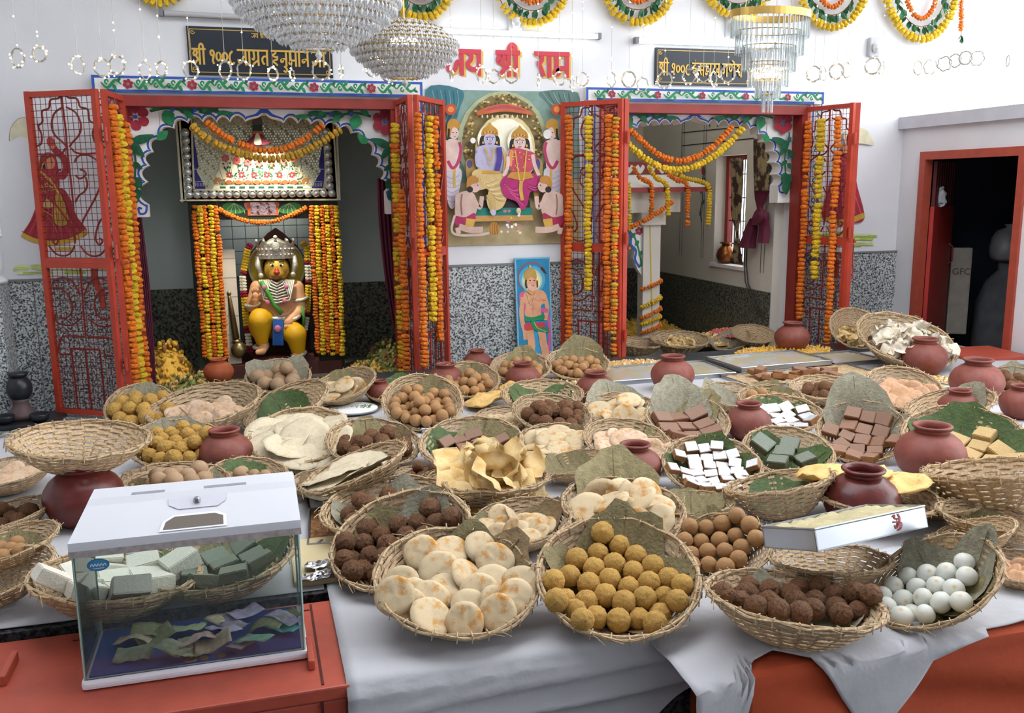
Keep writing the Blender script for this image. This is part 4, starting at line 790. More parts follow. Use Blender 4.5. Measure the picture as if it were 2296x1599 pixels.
# ================================================================== BASKETS AND SWEETS
from mathutils import noise as NZ
m_bam = M('bamboo', 'B39A78', .7, var=.30, vscale=26, hue=.14, bump=.25, bscale=60, det=4)
m_bamd = M('bamboo_dark', '947A5A', .75, var=.35, vscale=22, hue=.14, bump=.25, bscale=60)
def zb(r):
    r = np.maximum(r, 0); return np.where(r < .35, -.46, -.46+.46*np.clip((r-.35)/.65, 0, 2)**1.6)
def dzb(r): return np.where(r < .35, 0., .46*1.6/.65*np.clip((r-.35)/.65, 0, 2)**.6)
def basket_meshes(seed):
    """unit basket (rim radius 1, rim plane z=0): woven bands over/under upright stakes, bound rim, stakes"""
    rr = random.Random(seed); ns = 26; sub = 3; n = ns*sub
    # arc-length samples of the profile
    R_ = np.linspace(.12, 1.0, 60); Z_ = zb(R_); S = np.concatenate([[0], np.cumsum(np.hypot(np.diff(R_), np.diff(Z_)))])
    rows = 21; wv = MB()
    for k in range(rows):
        s0 = S[-1]*(k+.10)/rows; s1 = S[-1]*(k+.98)/rows; ph = rr.random()*6
        vs = []
        for j in range(n):
            a = 2*math.pi*j/n; ju = .006*math.sin(3*a+ph)+rr.uniform(-.004, .004)
            inout = (.013 if ((j//sub+k) % 2) else -.013)*(1 if j % sub else .2)
            for (s_, o_) in ((s0, -.007), (s1, -.007), (s1, .007), (s0, .007)):
                q = min(max(s_+ju, 0), S[-1]); r = float(np.interp(q, S, R_)); z = float(np.interp(q, S, Z_)); d = float(dzb(np.array(r)))
                L = math.hypot(1, d); nr, nz = d/L, -1/L     # outward normal
                r2 = r+nr*(o_+inout); vs.append((r2*math.cos(a), r2*math.sin(a), z+nz*(o_+inout)))
        fs = []
        for j in range(n):
            b = (j+1) % n
            for e in range(4): fs.append((j*4+e, b*4+e, b*4+(e+1) % 4, j*4+(e+1) % 4))
        wv.add(vs, fs)
    wv.lathe([(0, -.462), (.2, -.462), (.2, -.445), (0, -.445)], 20)
    st = MB()
    for k in range(ns):
        a = 2*math.pi*(k+.0)/ns+rr.uniform(-.03, .03); wd = .030
        P = []
        for r in (.15, .4, .6, .75, .88, 1.0):
            z = float(zb(np.array(r))); P.append((r, z))
        vs = []
        for (r, z) in P:
            for sgn, o_ in ((-1, -.006), (1, -.006), (1, .006), (-1, .006)):
                t = sgn*wd/2; vs.append((r*math.cos(a)-t*math.sin(a), r*math.sin(a)+t*math.cos(a), z+o_))
        fs = []
        for i in range(len(P)-1):
            for e in range(4): fs.append((i*4+e, (i+1)*4+e, (i+1)*4+(e+1) % 4, i*4+(e+1) % 4))
        st.add(vs, fs+[(0, 1, 2, 3), (20, 23, 22, 21)])
    rm = MB()
    for k in range(4):
        pts = []; ph = k*math.pi/2+rr.random()
        for j in range(56):
            a = 2*math.pi*j/56; tw = 5*a*(1 if k % 2 else -1)+ph; q = .026
            pts.append(((1.0+q*math.cos(tw))*math.cos(a), (1.0+q*math.cos(tw))*math.sin(a), .0+.026*math.sin(tw)+rr.uniform(-.005, .005)))
        rm.tube(pts, .019, 5, closed=True)
    for j in range(30):    # binding wraps and stray splints
        a = 2*math.pi*j/30+rr.uniform(-.05, .05); c, s = math.cos(a), math.sin(a)
        rm.tube([((1+dx)*c, (1+dx)*s, dz) for dx, dz in ((-.05, -.05), (-.045, .04), (.045, .05), (.05, -.05))], .008, 4)
    for j in range(7):
        a = rr.uniform(0, 6.28); c, s = math.cos(a), math.sin(a)
        rm.tube([(c, s, 0), (c*1.06-s*.1, s*1.06+c*.1, .04), (c*1.1-s*.22, s*1.1+c*.22, rr.uniform(-.06, .08))], .006, 4)
    return (wv.mesh('weave', m_bam), st.mesh('stake', m_bamd), rm.mesh('rim', m_bam))
BK = [basket_meshes(s) for s in (1, 2, 3)]
BN = [0]
class Frame: pass
def basket(cx, cy, w, h, lean=0, dz=0.0, label='', group='bamboo baskets of offerings', base=ZT, mesh=True, name='bamboo_basket', zs=1.0):
    """rim ellipse in photo pixels (centre, width, height) -> a basket standing on the platform at that place"""
    R = .2
    for it in range(14):
        n = None
        d = ray(cx, cy); el = math.atan2(-d[2], math.hypot(d[0], d[1]))
        t = math.asin(min(.97, h/w))-el; t = max(-.35, min(.75, t))
        hd = -np.array([d[0], d[1], 0])/math.hypot(d[0], d[1]); sd = np.array([-hd[1], hd[0], 0])   # sd: viewer's right
        nv = np.array([0, 0, 1.])+math.tan(t)*hd+math.tan(math.radians(lean))*sd; nv /= np.linalg.norm(nv)
        sn = math.sqrt(max(0, 1-nv[2]**2)); H = max(.47*zs*R*nv[2]+.40*R*sn, R*sn*.98, .30*zs*R*nv[2]+.68*R*sn)
        P = onz(cx, cy, base+dz+H+.004); R = w/2*depth(P)/F
    fr = Frame(); fr.P = P; fr.R = R; fr.n = nv
    xa = sd-nv*np.dot(sd, nv); xa /= np.linalg.norm(xa); ya = np.cross(nv, xa)
    fr.rot = Matrix((xa, ya, nv)).transposed(); fr.label = label
    fr.g = np.array([xa[2], ya[2], nv[2]])*-1.0
    if mesh:
        rz = Matrix.Rotation(random.Random(BN[0]).uniform(0, 6.28), 3, 'Z')
        o = thing(name, label, 'basket', P, group); o.rotation_mode = 'QUATERNION'; o.rotation_quaternion = (fr.rot @ rz).to_quaternion(); o.scale = (R, R, R*zs)
        for nm, me in zip(('weave', 'stakes', 'rim'), BK[BN[0] % 3]):
            c = bpy.data.objects.new(nm, me); COL.objects.link(c); c.parent = o
        fr.obj = o; BN[0] += 1
    fr.zs = zs
    return fr
def loc(fr, p): return V3(fr.P)+fr.rot @ (Vector((float(p[0]), float(p[1]), float(p[2])*1.0))*fr.R)
def settle(fr, N, b, seed, spread=.55, ctr=(0, 0), fill=0.0, iters=200):
    r = np.random.RandomState(seed); p = np.zeros((N, 3)); a = r.rand(N)*6.283; q = np.sqrt(r.rand(N))*spread
    p[:, 0] = q*np.cos(a)+ctr[0]; p[:, 1] = q*np.sin(a)+ctr[1]; p[:, 2] = .1+r.rand(N)*.9
    g = fr.g/np.linalg.norm(fr.g)*.45+np.array([0, 0, -.55]); bb = b*(1+.05*r.randn(N))
    zsf = fr.zs
    for it in range(iters):
        p += g*(.035 if it < iters*.6 else .012)
        for k in range(3):
            d = p[:, None, :]-p[None, :, :]; L = np.sqrt((d**2).sum(2))+1e-9; m_ = (bb[:, None]+bb[None, :]); ov = np.clip(m_-L, 0, None); np.fill_diagonal(ov, 0)
            p += (d/L[:, :, None]*(ov*.5)[:, :, None]).sum(1)*.7
            rad = np.hypot(p[:, 0], p[:, 1])+1e-9; s = dzb(rad)*zsf; Ln = np.sqrt(1+s*s); dist = (p[:, 2]-(zb(rad)*zsf+.03+fill))/Ln
            pen = np.clip(bb-dist, 0, None); nn = np.stack([-s*p[:, 0]/rad, -s*p[:, 1]/rad, np.ones(N)], 1)/Ln[:, None]; p += nn*pen[:, None]
            rad = np.hypot(p[:, 0], p[:, 1])+1e-9; mx = 1.0-bb*.75; kk = np.where(rad > mx, mx/rad, 1.0); p[:, 0] *= kk; p[:, 1] *= kk
    return p, bb
def lumpy(seed, amp, freq, sub=3, sq=(1, 1, 1), amp2=0.0, f2=3.0):
    bm = bmesh.new(); bmesh.ops.create_icosphere(bm, subdivisions=sub, radius=1.0); o = Vector((seed*7.1, seed*3.3, seed*1.7))
    for v in bm.verts:
        d = v.co.normalized(); k = 1+amp*(NZ.noise(d*freq+o))+amp2*NZ.noise(d*f2+o); v.co = Vector((d.x*k*sq[0], d.y*k*sq[1], d.z*k*sq[2]))
    me = bpy.data.meshes.new('sweet'); bm.to_mesh(me); bm.free(); me.polygons.foreach_set('use_smooth', [True]*len(me.polygons)); return me
def disc_mesh(seed, amp=.06, th=.16, n=22, rings=5, wav=0.0, irr=.06):
    vs = []; fs = []; o = Vector((seed*5.3, seed*2.1, 0))
    for side in (1, -1):
        vs.append((0, 0, side*th*.5)); b0 = len(vs)-1
        for i in range(1, rings+1):
            q = i/rings
            for j in range(n):
                a = 2*math.pi*j/n; k = q*(1+irr*NZ.noise(Vector((math.cos(a)*1.5, math.sin(a)*1.5, seed)))); x, y = k*math.cos(a), k*math.sin(a)
                e = th*.5*(1-max(0, (q-.75)/.25)**2*.9); z = side*e+amp*NZ.noise(Vector((x*3, y*3, seed+side)))*(1 if q < .99 else .4)+wav*(NZ.noise(Vector((x*1.6, y*1.6, seed*3.7))))*1.0+wav*.6*NZ.noise(Vector((x*3.2, y*3.2, seed*1.9)))*q
                vs.append((x, y, z))
        for j in range(n):
            t = (b0, b0+1+j, b0+1+(j+1) % n); fs.append(t if side > 0 else t[::-1])
        for i in range(rings-1):
            for j in range(n):
                t = (b0+1+i*n+j, b0+1+(i+1)*n+j, b0+1+(i+1)*n+(j+1) % n, b0+1+i*n+(j+1) % n); fs.append(t if side > 0 else t[::-1])
    a0 = 1+(rings-1)*n; b0 = (1+rings*n)+1+(rings-1)*n
    for j in range(n): fs.append((a0+j, b0+j, b0+(j+1) % n, a0+(j+1) % n))
    me = bpy.data.meshes.new('disc'); me.from_pydata(vs, [], fs); me.polygons.foreach_set('use_smooth', [True]*len(me.polygons)); return me
def cube_mesh(seed, sx, sy, sz):
    r = random.Random(seed); bm = bmesh.new(); bmesh.ops.create_cube(bm, size=2.0)
    for v in bm.verts: v.co = Vector((v.co.x*sx*(1+r.uniform(-.06, .06)), v.co.y*sy*(1+r.uniform(-.06, .06)), v.co.z*sz*(1+r.uniform(-.08, .08))))
    bmesh.ops.bevel(bm, geom=bm.edges[:], offset=.07, segments=2, affect='EDGES')
    me = bpy.data.meshes.new('bar'); bm.to_mesh(me); bm.free(); return me
def withmat(mes, *ms, top=False):
    for me in mes:
        for m_ in ms: me.materials.append(m_)
        if top and len(ms) > 1:
            for p in me.polygons: p.material_index = 1 if p.normal.z > .8 else 0
    return mes
KIND = {}
KIND['yellow'] = ('yellow_laddu', 'grainy yellow laddu', 'sweet', withmat([lumpy(s, .10, 11, 4, amp2=.05) for s in (1, 2, 3)], M('laddu_yellow', 'C3984C', .75, var=.25, vscale=10, bump=.6, bscale=17.1429, hue=.08)))
KIND['gold'] = ('golden_laddu', 'crumbly golden laddu', 'sweet', withmat([lumpy(s, .13, 9, 4, amp2=.07) for s in (4, 5, 6)], M('laddu_gold', 'C0964A', .75, var=.3, vscale=8.33333, bump=.6, bscale=14.2857, hue=.10)))
KIND['brown'] = ('sesame_laddu', 'dark sesame laddu', 'sweet', withmat([lumpy(s, .15, 13, 4, amp2=.04) for s in (7, 8, 9)], M('laddu_brown', '8A5736', .6, vscale=15, col2='C69468', thr=(.42, .68), bump=.9, bscale=110, hue=.12)))
KIND['tan'] = ('tan_laddu', 'smooth tan laddu', 'sweet', withmat([lumpy(s, .03, 14, 4, amp2=.04) for s in (10, 11, 12)], M('laddu_tan', 'A67D52', .8, var=.16, vscale=11.6667, bump=.3, bscale=21.4286, hue=.08)))
KIND['pale'] = ('pale_laddu', 'pale brown laddu', 'sweet', withmat([lumpy(s, .03, 3, amp2=.04) for s in (13, 14, 15)], M('laddu_pale', 'A98B6C', .8, var=.16, vscale=11.6667, bump=.3, bscale=21.4286, hue=.10)))
KIND['white'] = ('milk_sweet', 'white spotted milk sweet', 'sweet', withmat([lumpy(s, .02, 2, sq=(1, 1, .9), amp2=.03) for s in (16, 17, 18)], M('sweet_white', 'DDDDD2', .5, vscale=0.409091, col2='DDDDD2', sss=.15, hue=.03)))
mm = M('mathri', 'D8C29C', .75, vscale=1.7, col2='CB8C36', thr=(.54, .70), bump=.5, bscale=50, hue=.10)
KIND['mathri'] = ('mathri_biscuit', 'cream saffron fried biscuit', 'biscuit', withmat([disc_mesh(s, .07, .26) for s in (1, 2, 3, 4)], mm))
KIND['pmathri'] = ('mathri_biscuit', 'pinkish fried biscuit', 'biscuit', withmat([disc_mesh(s, .09, .24) for s in (5, 6, 7, 8)], M('mathri_pink', 'DCC0A4', .75, vscale=3.63636, col2='CF9A66', thr=(.5, .72), bump=.5, bscale=50, hue=.10)))
KIND['cookie'] = ('brown_biscuit', 'flat brown biscuit', 'biscuit', withmat([disc_mesh(s, .04, .24) for s in (9, 10, 11)], M('cookie_brown', 'BE9068', .75, vscale=2.72727, col2='C9A184', thr=(.4, .7), bump=.3, bscale=40, hue=.08)))
KIND['roti'] = ('roti', 'thin pale roti', 'flatbread', withmat([disc_mesh(s, .02, .03, 26, 6, .10, .04) for s in (12, 13, 14)], M('roti', 'D9CBAE', .8, vscale=6.36364, col2='C9B48C', thr=(.5, .8), bump=.5, bscale=30, hue=.05)))
KIND['papad'] = ('papad', 'folded golden papad', 'papad', withmat([disc_mesh(s, .03, .022, 26, 7, .52, .10) for s in (15, 16, 17, 18, 19)], M('papad_yellow', 'DCC08A', .6, vscale=1.81818, col2='CFA55C', thr=(.5, .75), bump=.4, bscale=30, hue=.10, sss=.1)))
KIND['wpapad'] = ('white_papad', 'puffed white papad', 'papad', withmat([disc_mesh(s, .05, .03, 22, 6, .9, .25) for s in (20, 21, 22, 23, 24)], M('papad_white', 'E6DCC8', .6, vscale=1.36364, col2='D8BE98', thr=(.55, .8), bump=.4, bscale=30, hue=.06, sss=.1)))
silver = M('silver_leaf', 'EDEFF4', .28, .75, bump=.5, bscale=8.57143, var=.08, vscale=6.66667)
KIND['silver'] = ('silver_barfi', 'silver topped brown barfi', 'sweet', withmat([cube_mesh(s, 1, .9, .5) for s in (1, 2, 3)], M('barfi_brown', '9C6F43', .8, var=.2, vscale=6.66667, bump=.4, bscale=8.57143), silver, top=True))
KIND['barfi'] = ('brown_barfi', 'square brown barfi', 'sweet', withmat([cube_mesh(s, 1, .9, .45) for s in (4, 5, 6)], M('barfi_side', '8F5F35', .8, var=.2, vscale=6.66667, bump=.4, bscale=8.57143, hue=.06), M('barfi_top', '8D6A55', .6, var=.12, vscale=10, hue=.06), top=True))
KIND['beige'] = ('beige_barfi', 'square beige barfi', 'sweet', withmat([cube_mesh(s, 1, .95, .5) for s in (7, 8, 9)], M('barfi_beige', 'B99C69', .8, var=.12, vscale=8.33333, bump=.3, bscale=8.57143, hue=.06)))
KIND['greenb'] = ('dark_green_barfi', 'square dark green barfi', 'sweet', withmat([cube_mesh(s, 1, .9, .4) for s in (10, 11, 12)], M('barfi_green', '4E5139', .7, var=.25, vscale=5, bump=.3, bscale=8.57143, hue=.08), M('barfi_greentop', '6C7364', .5, var=.15, vscale=6.66667), top=True))
KIND['choc'] = ('chocolate_barfi', 'chocolate brown barfi', 'sweet', withmat([cube_mesh(s, 1.2, .8, .4) for s in (13, 14, 15)], M('barfi_choc', '7E5038', .7, var=.2, vscale=6.66667, bump=.3, bscale=8.57143, hue=.08), M('barfi_choctop', '83624F', .55, var=.12, vscale=10), top=True))
KIND['wbar'] = ('white_barfi', 'square white barfi', 'sweet', withmat([cube_mesh(s, 1.1, 1, .55) for s in (16, 17, 18)], M('barfi_white', 'D6D2C4', .75, var=.08, vscale=8.33333, bump=.3, bscale=8.57143, hue=.04)))
# saffron spot on the white sweets: a cap of the sweet's own colour
def _spot(m_):
    nt = m_.node_tree; N = nt.nodes; L = nt.links; b = N['Principled BSDF']; tc = N.new('ShaderNodeTexCoord'); sx = N.new('ShaderNodeSeparateXYZ'); L.new(tc.outputs['Object'], sx.inputs[0])
    r = N.new('ShaderNodeValToRGB'); L.new(sx.outputs['Z'], r.inputs['Fac']); e = r.color_ramp.elements; e[0].position = .85; e[0].color = lin('DDDED4'); e[1].position = .92; e[1].color = lin('D9A23C')
    for l in list(b.inputs['Base Color'].links): L.remove(l)
    L.new(r.outputs['Color'], b.inputs['Base Color'])
_spot(MATS['sweet_white'])
def piece(kind, i, co, rot, sc, where, ptail=''):
    nm, lab, cat, ms = KIND[kind]; o = bpy.data.objects.new(nm, ms[i % len(ms)]); COL.objects.link(o)
    o.location = co; o.rotation_mode = 'QUATERNION'; o.rotation_quaternion = rot; o.scale = sc if isinstance(sc, tuple) else (sc, sc, sc)
    return tag(o, lab+' '+where, cat, nm.replace('_', ' ')+' pile '+where)
def rndq(r): return Euler((r.uniform(0, 6.3), r.uniform(0, 6.3), r.uniform(0, 6.3))).to_quaternion()
def balls(fr, kind, N, dpx, seed, where, spread=.55, ctr=(0, 0), fill=0.07, up=False):
    b = dpx/2*depth(fr.P)/F/fr.R; p, bb = settle(fr, N, b, seed, spread, ctr, fill); r = random.Random(seed)
    for i in range(N):
        q = rndq(r) if not up else alignq(Vector(CAM-fr.P).normalized()*.7+Vector((0, 0, .5)), r, .45)
        piece(kind, r.randrange(9), loc(fr, p[i]), q, float(bb[i]*fr.R*1.02), where)
def alignq(nrm, r, jit):
    n = Vector(nrm)+Vector((r.gauss(0, jit), r.gauss(0, jit), r.gauss(0, jit))); n.normalize()
    return Vector((0, 0, 1)).rotation_difference(n) @ Matrix.Rotation(r.uniform(0, 6.3), 3, 'Z').to_quaternion()
def discs(fr, kind, N, dpx, seed, where, jit=.35, spread=.6, ctr=(0, 0), pack=.55, fill=0.08, face=.35):
    rd = dpx/2*depth(fr.P)/F/fr.R; p, bb = settle(fr, N, rd*pack, seed, spread, ctr, fill); r = random.Random(seed)
    tocam = Vector(CAM-fr.P).normalized()
    for i in range(N):
        rad = math.hypot(p[i][0], p[i][1])+1e-6; s = float(dzb(np.array(rad)))*.5
        nl = Vector((-s*p[i][0]/rad, -s*p[i][1]/rad, 1)).normalized(); nw = fr.rot @ nl
        nw = (nw*(1-face)+tocam*face).normalized()
        piece(kind, r.randrange(9), loc(fr, p[i]), alignq(nw, r, jit), rd*fr.R*r.uniform(.88, 1.1), where)
def bars(fr, kind, dpx, seed, where, rad_=.72, ctr=(0, -.1), ang=.3, gap=1.03, lift=.0, drop=.02, N=99, jit=.12):
    """squares laid in rows over the hollow of the basket"""
    s = dpx/2*depth(fr.P)/F; u = s/fr.R; r = random.Random(seed); k = 0; n = int(1.2/u)
    c, q = math.cos(ang), math.sin(ang)
    for i in range(-n, n+1):
        for j in range(-n, n+1):
            x, y = i*2*u*gap, j*1.85*u*gap; x, y = ctr[0]+x*c-y*q, ctr[1]+x*q+y*c
            if math.hypot(x-ctr[0], y-ctr[1]) > rad_ or math.hypot(x, y) > .92 or r.random() < drop or k >= N: continue
            x += r.uniform(-.15, .15)*u; y += r.uniform(-.15, .15)*u
            rr_ = math.hypot(x, y); z = float(zb(np.array(rr_)))*fr.zs*.75+.02+lift+u*.5+r.uniform(0, .25)*u
            sl = float(dzb(np.array(rr_)))*.45; nl = Vector((-sl*x/(rr_+1e-6), -sl*y/(rr_+1e-6), 1)).normalized(); nw = fr.rot @ nl
            ax = fr.rot @ Vector((c, q, 0)); ax = (ax-nw*ax.dot(nw)).normalized(); R3 = Matrix((ax, nw.cross(ax), nw)).transposed()
            R3 = R3 @ Euler((r.gauss(0, jit), r.gauss(0, jit), r.gauss(0, jit*1.6))).to_matrix()
            piece(kind, r.randrange(9), loc(fr, (x, y, z)), R3.to_quaternion(), s*r.uniform(.92, 1.05), where); k += 1
def at_px(fr, kind, pts, dpx, seed, where, crop, disc=False, floor_=-.16, up=False, jit=.3):
    """pieces lying where the photograph shows them: each pixel ray is cut with the hollow (or fill level) of its basket"""
    b = dpx/2*depth(fr.P)/F/fr.R*(1.0 if not disc else .42); r = random.Random(seed); Q = []
    for (X, Y) in pts:
        px, py = crop[0]+X/crop[2], crop[1]+Y/crop[2]; c_ = floor_
        for it in range(8):
            o = fr.P+fr.n*(c_*fr.R); P = onpl(px, py, o, fr.n); l = fr.rot.transposed() @ (V3(P)-V3(fr.P)); rr_ = math.hypot(l.x, l.y)/fr.R; c_ = .5*c_+.5*max(float(zb(np.array(min(rr_, 1.0))))*fr.zs+(.13 if disc else .04)+b, floor_)
        Q.append(np.array([l.x, l.y, l.z])/fr.R)
    p = np.array(Q)
    for k in range(25 if not disc else 6):
        d = p[:, None, :]-p[None, :, :]; L = np.sqrt((d**2).sum(2))+1e-9; ov = np.clip(2*b*.96-L, 0, None); np.fill_diagonal(ov, 0); p = p+(d/L[:, :, None]*(ov*.5)[:, :, None]).sum(1)*.4
    tocam = Vector(CAM-fr.P).normalized(); rd = dpx/2*depth(fr.P)/F
    for i in range(len(p)):
        if disc:
            nw = ((fr.rot @ Vector((0, 0, 1)))*.45+tocam*.55).normalized(); piece(kind, r.randrange(9), loc(fr, p[i]), alignq(nw, r, jit), rd*r.uniform(.92, 1.08), where)
        else: piece(kind, r.randrange(9), loc(fr, p[i]), alignq(tocam*.7+Vector((0, 0, .5)), r, .45) if up else rndq(r), rd*r.uniform(.95, 1.07), where)
LEAFM = {'olive': M('leaf_olive', '7F7450', .7, var=.25, vscale=9, bump=.5, bscale=25, hue=.12), 'green': M('leaf_green', '465A2C', .6, var=.28, vscale=10, bump=.4, bscale=25, hue=.10),
         'grey': M('leaf_grey', '8B8672', .75, var=.22, vscale=9, bump=.5, bscale=22, hue=.10), 'brown': M('leaf_brown', '7A6444', .7, var=.28, vscale=9, bump=.5, bscale=25, hue=.10)}
for m_ in LEAFM.values():     # leaf veins
    pass
def leaf(fr, ang, ext, wid, col, where, seed=0, root=-.15, curl=1.0, lift=.0):
    """big sal leaf pressed into the basket, its tip standing over the rim in direction ang (90 = far side)"""
    r = random.Random(seed); a = math.radians(ang); c, s = math.cos(a), math.sin(a); rings, n = 6, 22; cen = (root+ext)/2; hl = (ext-root)/2
    vs = []; fs = []
    for i in range(rings+1):
        q = i/rings
        for j in range(n):
            t = 2*math.pi*j/n; k = q*(1+.16*NZ.noise(Vector((math.cos(t)*2, math.sin(t)*2, seed))))
            u = cen+hl*k*math.cos(t)*(1+.06*max(0, math.cos(t))**6); v = wid*k*math.sin(t)*(1-.12*math.cos(t))
            x, y = u*c-v*s, u*s+v*c; rr_ = math.hypot(x, y)
            zz = (float(zb(np.array(min(rr_, 1.0))))*fr.zs if rr_ <= 1 else (rr_-1)*(.9-.5*(rr_-1))*curl)+.045+lift+.09*NZ.noise(Vector((x*2.4, y*2.4, seed*1.7)))+.025*abs(v)/max(wid, .01)
            vs.append((x, y, zz))
    for i in range(rings):
        for j in range(n): fs.append((i*n+j, (i+1)*n+j, (i+1)*n+(j+1) % n, i*n+(j+1) % n))
    me = bpy.data.meshes.new('leaf'); me.from_pydata(vs, [], fs); me.materials.append(LEAFM[col]); me.polygons.foreach_set('use_smooth', [True]*len(me.polygons))
    o = bpy.data.objects.new('lining_leaf', me); COL.objects.link(o); o.location = V3(fr.P); o.rotation_mode = 'QUATERNION'; o.rotation_quaternion = fr.rot.to_quaternion(); o.scale = (fr.R,)*3
    mb = MB(); mb.tube([((root+.02+(ext-root)*.94*t)*c, (root+.02+(ext-root)*.94*t)*s, (lambda rr_: (float(zb(np.array(min(rr_, 1.0))))*fr.zs if rr_ <= 1 else (rr_-1)*.9*curl)+.055+lift)(abs(root+.02+(ext-root)*.94*t))) for t in [k/10 for k in range(11)]], .010, 4)
    link('leaf_midrib', mb.mesh('leaf_midrib', LEAFM['olive' if col != 'olive' else 'brown']), o, False)
    return tag(o, col+' leaf at '+('near' if -135 < (ang if ang <= 180 else ang-360) < -45 else 'right' if abs(ang) < 55 else 'far' if ang < 125 else 'left')+' side of '+where, 'leaf', 'leaves lining '+where)
WEAR = 'woven bamboo basket '
def bk(cx, cy, w, h, lean, what, where, dz=0.0, leaves=(), base=ZT, zs=1.0):
    fr = basket(cx, cy, w, h, lean, dz, WEAR+what+' '+where, base=base, zs=zs); wh = 'in the basket '+where
    for k, (a, e, wd, col) in enumerate(leaves): leaf(fr, a, e, wd, col, 'the basket '+where, seed=int(cx)+k*3)
    return fr, wh
# ================================================================== IDOL SHRINE (left cell)
YI = 6.9
def s2(X, Y, dy=0.0): return ony(420+X/4.44, 460+Y/4.44, YI+.08+dy)
m_skin = M('idol_skin', 'E0A878', .45, var=.06, vscale=6); m_gface = M('idol_face_gold', 'C9A23E', .35, .35, var=.15, vscale=12); m_sil = M('idol_silver', 'D6D2C2', .3, .45, var=.15, vscale=60, bump=.5, bscale=120)
m_ydh = M('idol_yellow_cloth', 'DDA912', .55, var=.08, vscale=5); m_bsash = M('idol_blue', '2C62AE', .5, var=.15, vscale=20); m_gsash = M('idol_green', '4E9A3C', .5); m_pink = M('idol_pink', 'D97A98', .5); m_brnw = M('throne_brown', '4A231C', .6, var=.15, vscale=6); m_hair = M('idol_hair', '1A1614', .7)
sh = thing('idol_shrine', 'mirror work shrine housing the seated idol behind marigold strands', 'shrine', (.12, 7.1, ZP))
zf0 = 1.527; zf1 = 2.16
# garlanded posts, roof box, tiled back
for xa, xb in ((-.40, -.205), (.455, .64)): MB().b2((xa, YI-.02, ZP), (xb, YI+.05, zf0)).obj('shrine_post', M('post_dark_green', '1C2A20', .6), sh)
MB().b2((-.425, YI-.05, zf0), (.645, YI+.40, zf1)).obj('shrine_roof', m_cell, sh)
MB().b2((-.40, YI+.42, ZP), (.62, YI+.45, zf1)).obj('shrine_back', M('tile_grout', '6C7A84', .6), sh)
tl = bpy.data.meshes.new('wall_tile'); _b = MB(); _b.bbox((0, 0, 0), (.092, .012, .092), .003); tl = _b.mesh('wall_tile', M('pale_tile', 'A9BBC6', .25, var=.04))
for i in range(11):
    for j in range(6):
        o = bpy.data.objects.new('wall_tile', tl); COL.objects.link(o); o.parent = sh; o.location = Vector((-.36+.096*i, YI+.415, 1.0+.096*j))-sh.location
MB().b2((-.40, YI-.05, ZP), (.62, YI+.42, .345)).obj('shrine_floor', m_brnw, sh)
mt = MB(); a = s2(335, 450); b = s2(505, 1480); mt.b2((a[0], YI+.05, .345), (s2(500, 900)[0], YI+.16, a[2])); mt.obj('marble_side_post', M('marble_cream', 'E2D6C2', .3, var=.05, vscale=6), sh)
sl = MB()
for z in (1.12, .98, .84, .70, .56): sl.b2((a[0]-.001, YI+.0485, z), (s2(500, 900)[0]+.001, YI+.05, z+.003))
sl.obj('marble_joint', M('joint_grey', '9A8F80', .7), sh)
# front frieze: mirror lattice, onion dome, blue side curtains, row of silver half balls
def q5(X, Y): return ony(400+X/5.71, 220+Y/5.71, YI-.051)
m_mir = M('mirror_chip', 'AEBBA8', .12, .9); m_frz = M('frieze_cream', 'CFC7AC', .6, var=.08, vscale=20)
MB().b2((-.44, YI-.05, zf0), (.66, YI-.03, zf1)).obj('frieze_panel', m_frz, sh)
fl = Flat(q5, NF, .0003)
fl.poly([(190, 180), (1860, 180), (1880, 1150), (205, 1165)], K('C2BE9E'))
for i in range(46):
    for j in range(30):
        X, Y = 205+i*36+(18 if j % 2 else 0), 200+j*32
        if X > 1850 or Y > 1140: continue
        t = .9; fl.poly([(X-13*t, Y), (X, Y-14*t), (X+13*t, Y), (X, Y+14*t)], m_mir if (i*7+j*3) % 5 else K('6B6F4E'))
        fl.k -= 1
fl.k += 2
for s_, x0_ in ((1, 185), (-1, 1870)):
    fl.blob([(x0_, 480), (x0_+s_*30, 600), (x0_+s_*70, 860), (x0_+s_*50, 930), (x0_+s_*110, 1050), (x0_+s_*160, 1160), (x0_+s_*20, 1165)], K('2B2A78')); fl.stroke([(x0_+s_*10, 910), (x0_+s_*60, 910)], 6, K('D8D4C0'), raw=True); fl.stroke([(x0_+s_*25, 1075), (x0_+s_*150, 1060)], 6, K('D8D4C0'), raw=True)
    for k in range(6): fl.stroke([(x0_+s_*(35+20*k), 1085), (x0_+s_*(37+20*k), 1130)], 5, K('D8D4C0'), raw=True)
fl.blob([(560, 1040), (520, 900), (530, 780), (620, 680), (760, 640), (1040, 620), (1320, 640), (1480, 690), (1560, 790), (1560, 900), (1500, 1040)], K('DCD8B8'))
r = random.Random(6)
for k in range(7):
    x = 600+145*k; y = 770+55*math.sin(k/6*math.pi); flower(fl, x, y, 52, K('D2605C'), K('4A1E1E'), 6); fl.stroke([(x+(1050-x)*.05, y+50), (x+(1050-x)*.12, y+150), (x+(1050-x)*.18, 1030)], 7, K('4E7A44'))
    for j in range(9): leafp(fl, x+(1050-x)*.1+r.uniform(-60, 60), y+60+j*20, r.uniform(30, 48), r.uniform(0, 6.28), 22, K(r.choice(['1E5A34', '2C6E44', '16432A'])))
for k in range(6): flower(fl, 650+160*k, 985, 42, K('8E2430'), K('D9B050'), 6)
for k in range(8): fl.stroke([(540+144*k, 700+abs(k-3.5)*26), (520+150*k, 880), (570+136*k, 1035)], 6, K('2E5A4A'))
fl.poly([(580, 1055), (1535, 1050), (1535, 1105), (585, 1110)], K('8A5A2C'))
